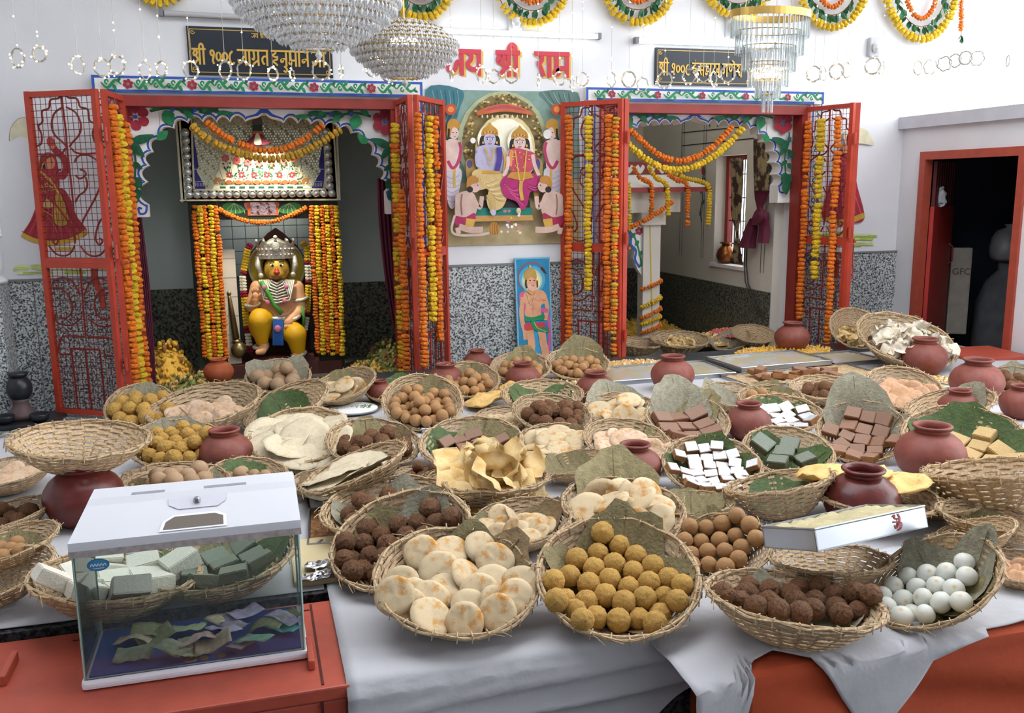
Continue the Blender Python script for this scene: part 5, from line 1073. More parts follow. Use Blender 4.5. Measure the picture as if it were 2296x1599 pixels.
for k in range(8): fl.ell(650+118*k, 1062, 52, 26, K('D9CFA8'), 0, 12)
for k in range(8): fl.ell(650+118*k, 1078, 46, 28, K('8E5A30'), 0, 12)
fl.poly([(460, 1120), (1640, 1115), (1700, 1150), (440, 1165)], K('DDD9BC'))
for k in range(9): fl.poly([(535+122*k, 1130), (610+122*k, 1130), (610+122*k, 1158), (535+122*k, 1158)], K('1C5238'))
fl.blob([(810, 540), (880, 560), (950, 480), (960, 400), (1070, 400), (1080, 480), (1130, 560), (1200, 540), (1120, 600), (880, 605)], K('7A2434')); fl.poly([(950, 330), (1070, 330), (1070, 430), (945, 430)], K('2A4A44')); fl.poly([(940, 430), (1075, 430), (1080, 470), (940, 470)], K('C9683C')); fl.blob([(945, 340), (960, 260), (1010, 225), (1060, 260), (1070, 340)], K('6A5A58')); fl.blob([(990, 470), (1030, 470), (1060, 590), (970, 590)], K('E6E2BE'))
for x, s_ in ((500, 1), (1620, -1)): fl.blob([(x-50, 1060), (x-20, 1030), (x+40, 1020), (x+40, 1090), (x+20, 1090), (x+10, 1060), (x-30, 1110)], K('9A6A34'))
fl.obj('mirror_picture', sh)
hb = MB(); hb.ball((0, 0, 0), (.030, .030, .030), 16, 10); hbm = hb.mesh('silver_ball', M('ball_silver', 'D4D8D4', .12, .6), True)
BP = [(135+101.5*k, 1235-1*k) for k in range(19)]+[(85+6*k, 440+101*k) for k in range(8)]+[(1895+6*k, 425+100*k) for k in range(8)]
for (X, Y) in BP:
    o = bpy.data.objects.new('silver_ball', hbm); COL.objects.link(o); o.parent = sh; o.location = V3(q5(X, Y))-sh.location
fl = Flat(q5, NF, .0003)
for (X, Y) in BP: fl.poly([(X-50, Y-44), (X-38, Y-50), (X-50, Y-20)], K('C9645A')); fl.poly([(X+50, Y+44), (X+38, Y+50), (X+50, Y+20)], K('C9645A')); fl.k -= 2
fl.obj('red_border_dots', sh)
fr_ = MB()
for p, q in (((20, 1310), (2040, 1300)), ((10, 200), (95, 1310)), ((1975, 200), (2040, 1300)), ((190, 1175), (1890, 1165)), ((165, 200), (200, 1175)), ((1855, 200), (1890, 1165))): fr_.bar(q5(*p), q5(*q), .012, .02)
fr_.obj('frieze_frame', m_frz, sh)
# painted lotus panel with the silver plaque under the frieze
MB().b2((-.20, YI-.03, 1.40), (.455, YI+.0, zf0)).obj('lotus_panel', M('lotus_dark', '20301F', .6), sh)
fl = Flat(lambda X, Y: ony(400+X/5.71, 220+Y/5.71, YI-.031), NF, .0003)
for x, s_ in ((720, 1), (1410, -1)):
    fl.blob([(x-160*s_, 1380), (x-60*s_, 1335), (x+80*s_, 1370), (x+140*s_, 1440), (x+40*s_, 1480), (x-110*s_, 1470)], K('3E8A4E'))
    for k in range(5): fl.stroke([(x-10*s_, 1345), (x-90*s_+50*k*s_, 1420), (x-110*s_+60*k*s_, 1475)], 6, K('BFD8A8'))
    fl.blob([(x+120*s_, 1350), (x+190*s_, 1340), (x+200*s_, 1420), (x+150*s_, 1430)], K('D68A94'))
fl.poly([(880, 1330), (1280, 1330), (1280, 1500), (890, 1505)], K('D2662E')); fl.poly([(920, 1335), (1250, 1335), (1250, 1495), (925, 1500)], M('plaque_silver', 'E2C6C4', .2, .8, vscale=30, col2='8A4A4C', thr=(.5, .62), bump=.6, bscale=60))
fl.obj('lotus_painting', sh)
# added unseen lamps: a spot on the idol, a tube for the tiles
lo = thing('added_idol_spot', 'added unseen spot lamp behind the left scalloped arch lighting the idol', 'lamp', (.14, 6.56, 2.125))
MB().lathe([(0, .06), (.02, .06), (.035, .03), (.04, 0), (.03, .005), (0, .03)], 16, (.14, 6.56, 2.10)).obj('lamp_head', m_wht, lo, True); MB().tube([(.14, 6.56, 2.16), (.14, 6.56, 2.2), (.14, 6.46, 2.22)], .008, 8).obj('lamp_arm', m_wht, lo)
l2 = thing('added_shrine_tube', 'added unseen tube lamp brightening the idol shrine tiles', 'lamp', (.13, YI+.2, 1.49)); MB().tube([(-.1, YI+.2, 1.49), (.36, YI+.2, 1.49)], .012, 8).obj('glass_tube', M('added_shrine_glow', 'FFF0D8', .4, emit=16.0), l2); MB().b2((-.12, YI+.18, 1.502), (.38, YI+.22, 1.527)).obj('batten', m_wht, l2)  # unseen tube added to brighten the tiles under the roof
sl_ = bpy.data.lights.new('added_spot_light', 'SPOT'); sl_.energy = 85; sl_.color = (1, .93, .78); sl_.spot_size = math.radians(78); sl_.spot_blend = .6; sl_.shadow_soft_size = .05
so_ = bpy.data.objects.new('added_spot_light', sl_); COL.objects.link(so_); so_.parent = lo; so_.location = Vector((0, 0, -.035)); so_.rotation_mode = 'QUATERNION'; so_.rotation_quaternion = (Vector((.14, 6.93, .95))-Vector((.14, 6.56, 2.09))).to_track_quat('-Z', 'Y')
# ---- the idol
st = thing('deity_statue', 'seated deity idol with silver crown and yellow lower garment', 'statue', tuple(s2(900, 1500)))
def voxel(mb, name, m_, parent, vox=.012, sm=4, dy=0.0):
    o = mb.obj(name, m_, parent, True); a_ = o.modifiers.new('join', 'REMESH'); a_.mode = 'VOXEL'; a_.voxel_size = vox; a_.use_smooth_shade = True; b_ = o.modifiers.new('soft', 'SMOOTH'); b_.factor = .5; b_.iterations = sm; return o
U = .00078*1.0
def cap(mb, p, q, r0, r1, n=7):
    p, q = V3(p), V3(q)
    for i in range(n+1): t = i/n; mb.ball(p.lerp(q, t), (r0+(r1-r0)*t)*U, 12, 8)
def el(mb, X, Y, dy, rx, ry, rz): mb.ball(s2(X, Y, dy), (rx*U, ry*U, rz*U), 16, 10)
b = MB(); el(b, 890, 870, 0, 205, 120, 150); el(b, 890, 1010, .0, 165, 120, 130); el(b, 890, 1110, 0, 170, 130, 90); cap(b, s2(890, 700), s2(890, 800), 60, 75)
cap(b, s2(700, 820, .0), s2(640, 1010, -.04), 72, 58); cap(b, s2(640, 1010, -.04), s2(675, 935, -.10), 52, 40); cap(b, s2(1085, 820), s2(1130, 1040, -.03), 74, 58); cap(b, s2(1130, 1040, -.03), s2(1010, 1160, -.13), 54, 38)
voxel(b, 'body', m_skin, st, .010, 5)
def hand(P, up, name):
    h = MB(); P = V3(P); h.ball(P, (.026, .014, .030), 12, 8)
    for k in range(4):
        dx = -.018+.012*k; L = (.036, .044, .042, .032)[k]
        if up: h.tube([P+Vector((dx, 0, .02)), P+Vector((dx*1.15, -.003, .02+L*.6)), P+Vector((dx*1.2, -.006, .02+L))], [.0062, .006, .0045], 7)
        else: h.tube([P+Vector((dx, -.01, -.012)), P+Vector((dx, -.022, -.026)), P+Vector((dx*.9, -.012, -.040))], [.0065, .006, .005], 7)
    s_ = 1; h.tube([P+Vector((.020, -.004, -.008)), P+Vector((.032, -.008, .008)), P+Vector((.034, -.010, .022))], [.0075, .0065, .005], 7)
    h.obj(name, m_skin, st, True)
hand(s2(678, 905, -.115), True, 'raised_hand'); hand(s2(995, 1175, -.15), False, 'resting_hand')
# head with muzzle
b = MB(); el(b, 890, 635, -.03, 118, 115, 125); el(b, 890, 690, -.085, 74, 60, 58); el(b, 820, 660, -.05, 50, 50, 50); el(b, 960, 660, -.05, 50, 50, 50); el(b, 785, 640, 0, 26, 20, 40); el(b, 995, 640, 0, 26, 20, 40)
voxel(b, 'head', m_gface, st, .008, 3)
b = MB(); el(b, 890, 672, -.142, 30, 20, 22); el(b, 890, 655, -.13, 22, 20, 26); b.obj('nose', M('idol_red', 'B8382E', .4), st, True)
b = MB(); b.tube([s2(840, 722, -.12), s2(865, 735, -.135), s2(890, 738, -.138), s2(915, 735, -.135), s2(940, 722, -.12)], .006, 6); b.obj('mouth', M('idol_maroon', '6E1E22', .4), st)
for X in (848, 932):
    b = MB(); el(b, X, 600, -.10, 26, 12, 16); e_ = b.obj('eye', M('eye_white', 'EDE6D6', .3), st, True); b = MB(); el(b, X, 600, -.112, 11, 8, 12); b.obj('pupil', m_hair, e_, True)
    s_ = 1 if X > 890 else -1; b = MB(); b.tube([s2(X-30, 572, -.095), s2(X, 560, -.105), s2(X+30, 570, -.095)], .0035, 5); b.obj('eyebrow', m_hair, st)
b = MB(); el(b, 890, 610, .02, 130, 60, 130); b.obj('hair', m_hair, st, True)
# crown
cw = s2(882, 528); R0 = 160*U; cr_ = MB(); n = 40; H_ = 150*U; vs = []; 
for i, (q, z) in enumerate(((1.0, 0), (1.02, .15), (1.05, .5), (1.10, .8))):
    for j in range(n): a = 2*math.pi*j/n; vs.append((cw[0]+R0*q*math.cos(a), cw[1]+R0*q*.8*math.sin(a), cw[2]+H_*z))
for j in range(n): a = 2*math.pi*j/n; k = .8+.28*abs(math.sin(j*math.pi*10/n)); vs.append((cw[0]+R0*1.12*math.cos(a), cw[1]+R0*.9*math.sin(a), cw[2]+H_*k))
cr_.add(vs, [(i*n+j, i*n+(j+1) % n, (i+1)*n+(j+1) % n, (i+1)*n+j) for i in range(4) for j in range(n)])
for j in range(10): a = 2*math.pi*(j+.5)/10; cr_.ball((cw[0]+R0*1.12*math.cos(a), cw[1]+R0*.9*math.sin(a), cw[2]+H_*1.12), .012, 8, 6)
for j in range(24): a = 2*math.pi*j/24; cr_.ball((cw[0]+R0*1.04*math.cos(a), cw[1]+R0*.83*math.sin(a), cw[2]+H_*.25), .009, 8, 5); cr_.ball((cw[0]+R0*1.08*math.cos(a), cw[1]+R0*.86*math.sin(a), cw[2]+H_*.6), .010, 8, 5)
cr_.ball((cw[0], cw[1]-R0*.95, cw[2]+H_*1.35), .016, 10, 8); cr_.ball((cw[0], cw[1]-R0*.93, cw[2]+H_*.75), (.03, .012, .04), 10, 8); cr_.lathe([(R0*1.0, H_*.3), (R0*.7, H_*.9), (R0*.3, H_*1.2), (0, H_*1.3)], 24, tuple(cw), 1, .8)
for s_ in (-1, 1): cr_.tube([(cw[0]+s_*R0*1.0, cw[1]-.02, cw[2]+.02), (cw[0]+s_*R0*1.08, cw[1]-.03, cw[2]-.05), (cw[0]+s_*R0*.92, cw[1]-.04, cw[2]-.11)], [.02, .024, .014], 8); cr_.ball((cw[0]+s_*R0*.92, cw[1]-.05, cw[2]-.12), .02, 10, 7)
cr_.obj('crown', m_sil, st, True)
ha = s2(895, 620, .09); hl = MB(); vs = [(ha[0]+250*U*math.cos(t), ha[1]+yy, ha[2]+245*U*math.sin(t)) for yy in (0, .01) for t in [2*math.pi*i/40 for i in range(40)]]; hl.add(vs, [tuple(range(39, -1, -1)), tuple(range(40, 80))]+[(i, (i+1) % 40, (i+1) % 40+40, i+40) for i in range(40)]); hl.obj('halo', M('halo_yellow', 'CDB51E', .5), st)
hr = MB(); hr.tube([(ha[0]+258*U*math.cos(t), ha[1], ha[2]+252*U*math.sin(t)) for t in [2*math.pi*i/40 for i in range(40)]], .010, 6, closed=True); hr.obj('halo_rim', m_sil, st)
# yellow lower garment, feet, sash, jewellery
b = MB(); el(b, 725, 1190, -.10, 110, 130, 150); cap(b, s2(800, 1150, -.02), s2(720, 1130, -.14), 110, 100); cap(b, s2(715, 1150, -.15), s2(745, 1360, -.10), 100, 62); cap(b, s2(960, 1200, -.02), s2(1080, 1290, -.15), 115, 105); cap(b, s2(1080, 1290, -.15), s2(1110, 1490, -.12), 102, 60); el(b, 900, 1220, .02, 190, 120, 110)
voxel(b, 'yellow_garment', m_ydh, st, .011, 6)
b = MB(); cap(b, s2(770, 1400, -.10), s2(745, 1450, -.17), 46, 40); cap(b, s2(745, 1450, -.16), s2(700, 1465, -.2), 40, 26); voxel(b, 'foot', m_skin, st, .009, 3)
b = MB(); cap(b, s2(1095, 1490, -.12), s2(1060, 1520, -.2), 44, 28); voxel(b, 'foot', m_skin, st, .009, 3)
b = MB()
for k in range(7): X = 862+14*k; b.tube([s2(X, 1140, -.15), s2(X, 1240, -.165), s2(X-4+k, 1395, -.15)], .008, 6)
b.obj('blue_apron', m_bsash, st); b = MB(); el(b, 900, 1230, -.18, 30, 10, 32); b.obj('apron_rosette', m_pink, st, True)
b = MB(); b.tube([s2(735, 760, -.10), s2(800, 870, -.13), s2(870, 1000, -.13), s2(945, 1080, -.14)], .017, 8); b.tube([s2(1140, 1010, -.07), s2(1160, 1120, -.07), s2(1150, 1230, -.05)], .012, 7); b.obj('green_sash', m_gsash, st, True)
for k in range(8):
    w_, y_ = 60+16*k, 765+27*k; b = MB(); b.tube([s2(890-w_, 745, -.075), s2(890-w_*.75, y_-8, -.118), s2(890, y_+20, -.138), s2(890+w_*.75, y_-8, -.118), s2(890+w_, 745, -.075)], .0085, 6); b.obj('necklace', m_sil, st, True)
b = MB(); b.tube([s2(890+135*math.cos(t), 1105+26*math.sin(t), -.13+.06*abs(math.cos(t))) for t in [math.pi*i/10 for i in range(11)]], .018, 8); b.obj('belt', m_sil, st, True)
for (X, Y, dy, R_) in ((655, 985, -.04, 64), (1120, 930, -.01, 72), (1060, 1120, -.09, 50), (730, 1400, -.10, 62), (1110, 1480, -.12, 62)):
    c_ = V3(s2(X, Y, dy)); b = MB(); b.tube([c_+Vector((R_*U*math.cos(t), R_*U*math.sin(t), .012*math.sin(t+1))) for t in [2*math.pi*i/18 for i in range(18)]], .014, 7, closed=True); b.obj('armlet', m_sil, st, True)
for (X, Y) in ((765, 820), (985, 815), (800, 968), (970, 955)): b = MB(); el(b, X, Y, -.135, 22, 10, 22); b.obj('pink_rosette', m_pink, st, True)
b = MB(); prism(b, [s2(X, Y, .12) for X, Y in ((880, 225), (960, 280), (1090, 400), (1200, 560), (1230, 1480), (560, 1480), (560, 560), (690, 400), (800, 280))], (0, 1, 0), .03); b.obj('throne_back', m_brnw, st)
b = MB(); b.b2((s2(560, 0)[0], YI-.03, .345), (s2(1250, 1400)[0], YI+.19, .39)); b.obj('pedestal', m_brnw, st)
# mace
mc = thing('brass_mace', 'tall brass mace standing left of the idol', 'mace', tuple(s2(510, 1500, -.06)))
b = MB(); b.tube([s2(415, 885, -.02), s2(420, 930, -.02), s2(485, 1330, -.05)], [.014, .017, .026], 12); b.obj('mace_shaft', M('brass_dull', '8A7A52', .35, .85), mc, True); b = MB(); b.ball(s2(515, 1440, -.06), (.058, .058, .062), 18, 12); b.ball(s2(492, 1355, -.05), (.036, .036, .02), 14, 8); b.obj('mace_head', MATS['brass_dull'], mc, True); b = MB(); b.ball(s2(415, 880, -.02), .020, 10, 8); b.obj('mace_tip', MATS['brass_dull'], mc, True)
# flower strings around the idol
MG['white'] = [marigold(s).mesh('flower', M('flower_white', 'DEDAC4', .8, var=.1, vscale=2, hue=.05)) for s in (1, 2)]*2; MG['maroon'] = [marigold(s).mesh('flower', M('flower_maroon', '8E1236', .8, var=.2, vscale=2, hue=.1)) for s in (1, 2)]*2
def segs(L, where):
    pts = [s2(X, Y, .0) for X, Y, c_ in L]; 
    g_ = thing('idol_garland', 'thick yellow white and maroon flower garland '+where, 'garland', pts[0], 'thick garlands around the idol')
    MB().tube(pts, .004, 5).obj('thread', m_thr, g_); r = random.Random(3)
    for i in range(len(L)-1):
        a, b_ = pts[i], pts[i+1]; n = max(1, int(np.linalg.norm(b_-a)/.020))
        for k in range(n):
            o = bpy.data.objects.new('flower', MG[L[i][2]][k % 2]); COL.objects.link(o); o.parent = g_; o.location = V3(a+(b_-a)*k/n)-g_.location; o.scale = (.05, .05, .05); t = V3(b_-a).normalized(); o.rotation_mode = 'QUATERNION'; o.rotation_quaternion = Vector((0, 0, 1)).rotation_difference(t)
segs([(625, 400, 'maroon'), (600, 450, 'yellow'), (560, 670, 'maroon'), (552, 720, 'white'), (560, 870, 'maroon'), (570, 930, 'yellow'), (592, 1220, 'maroon'), (605, 1290, 'white'), (620, 1420, 'maroon'), (640, 1490, 'maroon')], 'hanging left of the idol')
segs([(1150, 380, 'mustard'), (1190, 420, 'yellow'), (1195, 570, 'maroon'), (1200, 610, 'white'), (1208, 760, 'maroon'), (1205, 810, 'yellow'), (1192, 1080, 'maroon'), (1185, 1130, 'white'), (1165, 1260, 'maroon'), (1158, 1310, 'maroon')], 'hanging right of the idol')
# marigold strands on the shrine posts
SL = [(434.6, 462, 'orange'), (446, 473, 'yellow'), (457, 485, 'orange'), (468, 498, 'yellow'), (481, 511, 'orange')]
for k, (xa, xb, c_) in enumerate(SL):
    T, B_ = ony(xa, 460, YI-.06), ony(xb, 812, YI-.06); hang(((T[0]+B_[0])/2, YI-.06), T[2], B_[2]+.02, .040 if c_ == 'orange' else .046, c_, '%s marigold strand on the idol shrine left post, %s from its outer edge' % (c_, ['first', 'second', 'third', 'fourth', 'fifth'][k]), seed=50+k, group='strands on the idol shrine posts')
SR = [(696, 715, 'orange'), (710, 726, 'yellow'), (722, 736.5, 'orange'), (732, 748, 'yellow'), (743, 757, 'orange'), (753, 770, 'yellow')]
for k, (xa, xb, c_) in enumerate(SR):
    T, B_ = ony(xa, 460, YI-.06), ony(xb, 803, YI-.06); hang(((T[0]+B_[0])/2, YI-.06), T[2], B_[2]+.02, .038 if c_ == 'orange' else .044, c_, '%s marigold strand on the idol shrine right post, %s from the idol' % (c_, ['first', 'second', 'third', 'fourth', 'fifth', 'sixth'][k]), seed=60+k, group='strands on the idol shrine posts')
drape([(483, 464.5), (510, 480), (546, 494), (587, 499), (623, 494), (663, 478), (689, 464)], YI-.05, .034, 'orange', 'thin orange marigold swag across the idol shrine top', seed=70)
# ---- curtains
m_mar = M('curtain_maroon', '5A1730', .75, var=.18, vscale=8); m_pat = M('curtain_pattern', '3A2620', .7, vscale=14, col2='9A8A66', thr=(.46, .56))
def curtain(rows, m_, label, name='curtain', nf=9, depth_=.03, cat='curtain', parts=()):
    """rows: list of (left point, right point) 3D from top to bottom; pleated sheet with thickness"""
    nu = nf*6; vs = []; P = smooth_path([np.concatenate([a, b]) for a, b in rows], 5)
    for q in P:
        a, b = q[:3], q[3:]; w_ = np.linalg.norm(b-a)
        for i in range(nu+1): t = i/nu; p = a*(1-t)+b*t; p = p+np.array([0, -1, 0])*depth_*math.sin(t*nf*2*math.pi)*min(1, w_*6)*.6; vs.append(tuple(p))
    me = bpy.data.meshes.new(name); me.from_pydata(vs, [], [(j*(nu+1)+i, j*(nu+1)+i+1, (j+1)*(nu+1)+i+1, (j+1)*(nu+1)+i) for j in range(len(P)-1) for i in range(nu)]); me.materials.append(m_); me.polygons.foreach_set('use_smooth', [True]*len(me.polygons))
    o = link(name, me); md = o.modifiers.new('t', 'SOLIDIFY'); md.thickness = .003; return tag(o, label, cat)
O = lambda x, y, Y: ony(x, y, Y)
curtain([(O(846, 400, 6.5), O(890, 400, 6.5)), (O(852, 520, 6.5), O(895, 520, 6.5)), (O(872, 680, 6.48), O(905, 680, 6.48)), (O(902, 822, 6.46), O(916, 826, 6.46))], m_mar, 'maroon curtain gathered behind the gate beside the idol shrine', nf=5)
curtain([(O(300, 470, 6.5), O(316, 470, 6.5)), (O(318, 640, 6.5), O(336, 640, 6.5)), (O(334, 780, 6.5), O(346, 780, 6.5)), (O(340, 862, 6.5), O(350, 862, 6.5))], m_mar, 'dark maroon curtain behind the left end gate', nf=4)
# ================================================================== RIGHT CELL: pavilion, curtains, copper pot
YV = 7.05
pv = thing('small_pavilion', 'cream pillared pavilion with red trimmed sloping eave in the right shrine', 'pavilion', tuple(O(1460, 750, YV)*np.array([1, 1, 0])+np.array([0, 0, ZP])))
xe = O(1592, 421, YV-.12)[0]; ze = O(1500, 421, YV-.12)[2]; zt_ = O(1440, 390, YV+.1)[2]
b = MB(); b.add([(2.25, YV-.12, ze), (xe, YV-.12, ze), (xe-.28, YV+.12, zt_), (2.25, YV+.12, zt_), (xe, YV+1.0, ze), (xe-.28, YV+.8, zt_), (2.25, YV+1, ze), (2.25, YV+.8, zt_)], [(0, 1, 2, 3), (1, 4, 5, 2), (3, 2, 5, 7), (0, 6, 4, 1)]); b.obj('eave_slab', m_wht, pv)
b = MB(); b.b2((2.25, YV-.13, ze-.035), (xe+.01, YV-.11, ze+.004)); b.b2((xe-.01, YV-.12, ze-.035), (xe+.01, YV+1.0, ze+.004)); b.obj('eave_trim', m_redd, pv)
b = MB(); b.b2((2.25, YV+.10, zt_), (xe-.27, YV+.13, zt_+.10)); fb_ = b.obj('red_fringe_board', m_redd, pv)
fl = Flat(lambda x, z: (x, YV+.099, z), NF); 
for k in range(11): x = xe-.33-.10*k; fl.blob([(x, zt_), (x+.04, zt_+.05), (x+.02, zt_+.075), (x, zt_+.05), (x-.02, zt_+.075), (x-.04, zt_+.05)], m_wht, 3)
fl.obj('white_hearts', fb_)
b = MB(); b.b2((2.25, YV-.03, ze-.20), (xe-.22, YV+.10, ze)); b.obj('beam', m_cream, pv)
pxa, pxb = O(1442, 600, YV-.05)[0], O(1480, 600, YV-.05)[0]
for k, (dx, dy) in enumerate(((0, 0), (-.85, 0), (0, .8), (-.85, .8))):
    b = MB(); b.b2((pxa+dx, YV-.05+dy, ZP), (pxb+dx, YV+.06+dy, ze-.2)); b.b2((pxa-.03+dx, YV-.08+dy, ze-.30), (pxb+.03+dx, YV+.09+dy, ze-.2)); b.b2((pxa-.02+dx, YV-.07+dy, ZP), (pxb+.02+dx, YV+.08+dy, ZP+.10)); b.obj('pillar', m_cream, pv)
fl = Flat(lambda x, y: O(x, y, YV-.051), NF, .0004)
fl.stroke([(1457, 500), (1460, 640), (1463, 745)], 3, K('C2B040'), raw=True)
b = MB(); prism(b, [O(x, y, YV-.02) for x, y in ((1442, 500), (1442, 622), (1430, 605), (1420, 580), (1424, 560), (1412, 545), (1412, 525), (1402, 512), (1402, 500))], (0, 1, 0), .06); b.obj('bracket', m_wht, pv)
fl2 = Flat(lambda x, y: O(x, y, YV-.021), NF, .0004); fl2.stroke([(1404, 515), (1414, 530), (1415, 548), (1426, 562), (1424, 582), (1434, 600)], 5, m_blue); fl2.stroke([(1412, 518), (1424, 535), (1432, 560), (1438, 590)], 4, m_green); flower(fl2, 1433, 518, 9, m_maroon, m_blue, 6)
for x, y in ((1420, 528), (1428, 545), (1436, 568), (1438, 592)): fl2.ell(x, y, 4, 7, m_green, .6, 8)
fl2.obj('painted_bracket', pv); fl.obj('gold_line', pv)
for k, (pts, c_, l) in enumerate((([(1409, 408), (1410, 460), (1411, 518)], 'yellow', 'yellow marigold string hanging at the left of the pavilion eave'), ([(1420, 373), (1433, 397), (1460, 414), (1461, 450), (1460, 489)], 'orange', 'orange marigold string over the pavilion eave above the pillar'), ([(1454, 373), (1469, 397), (1494, 414), (1497, 450), (1498, 487)], 'yellow', 'yellow marigold string over the pavilion eave right of the pillar'), ([(1498, 390), (1518, 404), (1541, 414), (1542, 460), (1541, 511)], 'orange', 'orange marigold string near the right end of the pavilion eave'), ([(1516, 388), (1538, 400), (1586, 414), (1590, 460), (1587, 509)], 'yellow', 'yellow marigold string on the corner of the pavilion eave'), ([(1405, 514), (1450, 492), (1485, 470), (1510, 450)], 'orange', 'orange marigold string slanting across the pavilion pillar top'))):
    garland([O(x, y, YV-.15) for x, y in [tuple(p) for p in smooth_path(pts, 5)]], .040, c_, l, seed=80+k, group='marigold strings on the pavilion')
xm = (pxa+pxb)/2
for k, (ya, yb, c_) in enumerate(((628, 650, 'orange'), (665, 690, 'yellow'), (690, 715, 'orange'), (708, 728, 'yellow'), (728, 748, 'orange'))):
    za, zb_ = O(1475, ya, YV-.06)[2], O(1445, yb, YV-.06)[2]; garland([(xm+.085, YV-.03, za), (xm+.08, YV-.075, za-.01), (xm, YV-.085, (za+zb_)/2), (xm-.08, YV-.075, zb_+.01), (xm-.085, YV-.03, zb_)], .034, c_, '%s marigold string wound round the pavilion pillar, %s from the top' % (c_, ['first', 'second', 'third', 'fourth', 'fifth'][k]), seed=90+k, group='strings wound on the pavilion pillar')
# copper pot on the sill
Pc = onx(1622, 597, XR+.04); cp = thing('copper_pot', 'round copper water pot on the window sill', 'pot', (XR+.06, Pc[1], .925)); R = .085
MB().lathe([(0, 0), (.45*R, 0), (.85*R, .35*R), (1.0*R, .85*R), (.85*R, 1.4*R), (.5*R, 1.75*R), (.42*R, 1.95*R)], 28, (XR+.06, Pc[1], .925)).obj('pot_body', M('copper', '8E5630', .3, .85, var=.2, vscale=20), cp, True)
MB().lathe([(.42*R, 1.95*R), (.5*R, 2.05*R), (.68*R, 2.15*R), (.66*R, 2.2*R), (.4*R, 2.08*R)], 28, (XR+.06, Pc[1], .925)).obj('pot_rim', MATS['copper'], cp, True)
# two tied curtains on the side wall
Xw = XR-.03
W_ = lambda x, y, X=Xw: onx(x, y, X)
curtain([(W_(1638, 356), W_(1668, 352)), (W_(1640, 420), W_(1666, 420)), (W_(1640, 480), W_(1662, 480)), (W_(1650, 520), W_(1656, 520)), (W_(1647, 545), W_(1659, 545)), (W_(1638, 590), W_(1666, 592))], m_pat, 'patterned brown window curtain tied in the middle', nf=4, depth_=.02)
curtain([(W_(1690, 310), W_(1726, 316)), (W_(1690, 370), W_(1728, 372)), (W_(1692, 430), W_(1722, 430))], m_pat, 'patterned hanging curtain top right of the window', nf=4, depth_=.03)
kc = thing('knotted_curtain', 'maroon curtain knotted into a bundle right of the window', 'curtain', tuple(W_(1690, 555)))
def lump(rows, name):
    b = MB(); n = 20; vs = []
    for (x, y, w_, k) in rows:
        c_ = V3(W_(x, y, Xw-.05))
        for j in range(n): a = 2*math.pi*j/n; q = w_*(1+.16*math.sin(a*5+k)+.08*math.sin(a*9+k*2)); vs.append((c_.x+q*.6*math.cos(a), c_.y+q*math.sin(a), c_.z))
    b.add(vs, [(i*n+j, i*n+(j+1) % n, (i+1)*n+(j+1) % n, (i+1)*n+j) for i in range(len(rows)-1) for j in range(n)]+[tuple(range(n)), tuple((len(rows)-1)*n+j for j in range(n-1, -1, -1))]); return b.obj(name, m_mar, kc, True)
lump([(1708, 428, .075, 0), (1706, 445, .06, .3), (1704, 462, .035, .6), (1704, 472, .03, 1)], 'curtain_neck'); lump([(1704, 468, .03, 1), (1708, 476, .07, 1.2), (1706, 492, .085, 1.5), (1700, 505, .06, 2)], 'curtain_knot'); lump([(1712, 490, .05, 0), (1714, 520, .06, .8), (1712, 545, .055, 1.3)], 'short_tail'); lump([(1690, 490, .04, 0), (1684, 515, .07, .5), (1678, 540, .08, 1), (1676, 556, .085, 1.4)], 'long_tail')
# ================================================================== things at the far left
m_blk = M('black_stone', '23252B', .35, var=.2, vscale=10); zq = ZP
P = onz(52, 948, zq); ib = thing('incense_stand', 'dark round incense burner on a stone foot beside the left gate', 'burner', (P[0], P[1], zq+.03))
MB().lathe([(0, 0), (.085, 0), (.08, .03), (.045, .07), (.04, .10), (.05, .12)], 20, tuple(ib.location)).obj('burner_foot', M('stone_pinkish', '5E4A4A', .6), ib, True); MB().ball((P[0], P[1], zq+.21), (.072, .072, .085), 18, 12).obj('burner_ball', m_blk, ib, True); MB().lathe([(.02, 0), (.05, .01), (.06, .03), (.03, .035)], 16, (P[0], P[1], zq+.275)).obj('burner_cap', m_blk, ib, True)
tag(MB().bbox((P[0]-.02, P[1]-.02, zq+.015), (.48, .34, .028), .006).obj('black_slab', m_blk), 'flat black stone slab on the left plinth', 'slab')
for k, (px, py) in enumerate(((90, 945), (12, 950))):
    Q = onz(px, py, zq+.03); tag(MB().lathe([(0, 0), (.03, 0), (.05, .02), (.055, .045), (.05, .05), (.042, .025), (0, .015)], 20, (Q[0], Q[1], zq+.03)).obj('black_bowl', m_blk, None, True), ['small black bowl right of the incense burner', 'small black bowl at the left edge of the slab'][k], 'bowl', 'black bowls on the slab')
ws = thing('white_statue', 'pale marble statue cut off by the left edge', 'statue', (-1.50, 6.05, 0)); m_mb = M('marble_white', 'C9CCD0', .5, var=.1, vscale=10)
MB().b2((-1.66, 5.95, ZP), (-1.42, 6.17, 1.07)).obj('statue_block', m_gran, ws); b = MB(); o_ = Vector((-1.49, 6.05, 1.07))
for (dx, dy, z, rx, ry, rz) in ((0, 0, .02, .10, .09, .03), (0, 0, .14, .085, .07, .16), (0, 0, .30, .06, .05, .09), (0, 0, .40, .075, .05, .08), (0, -.005, .55, .038, .042, .05), (0, .01, .60, .034, .034, .03)): b.ball(o_+Vector((dx, dy, z)), (rx, ry, rz), 16, 10)
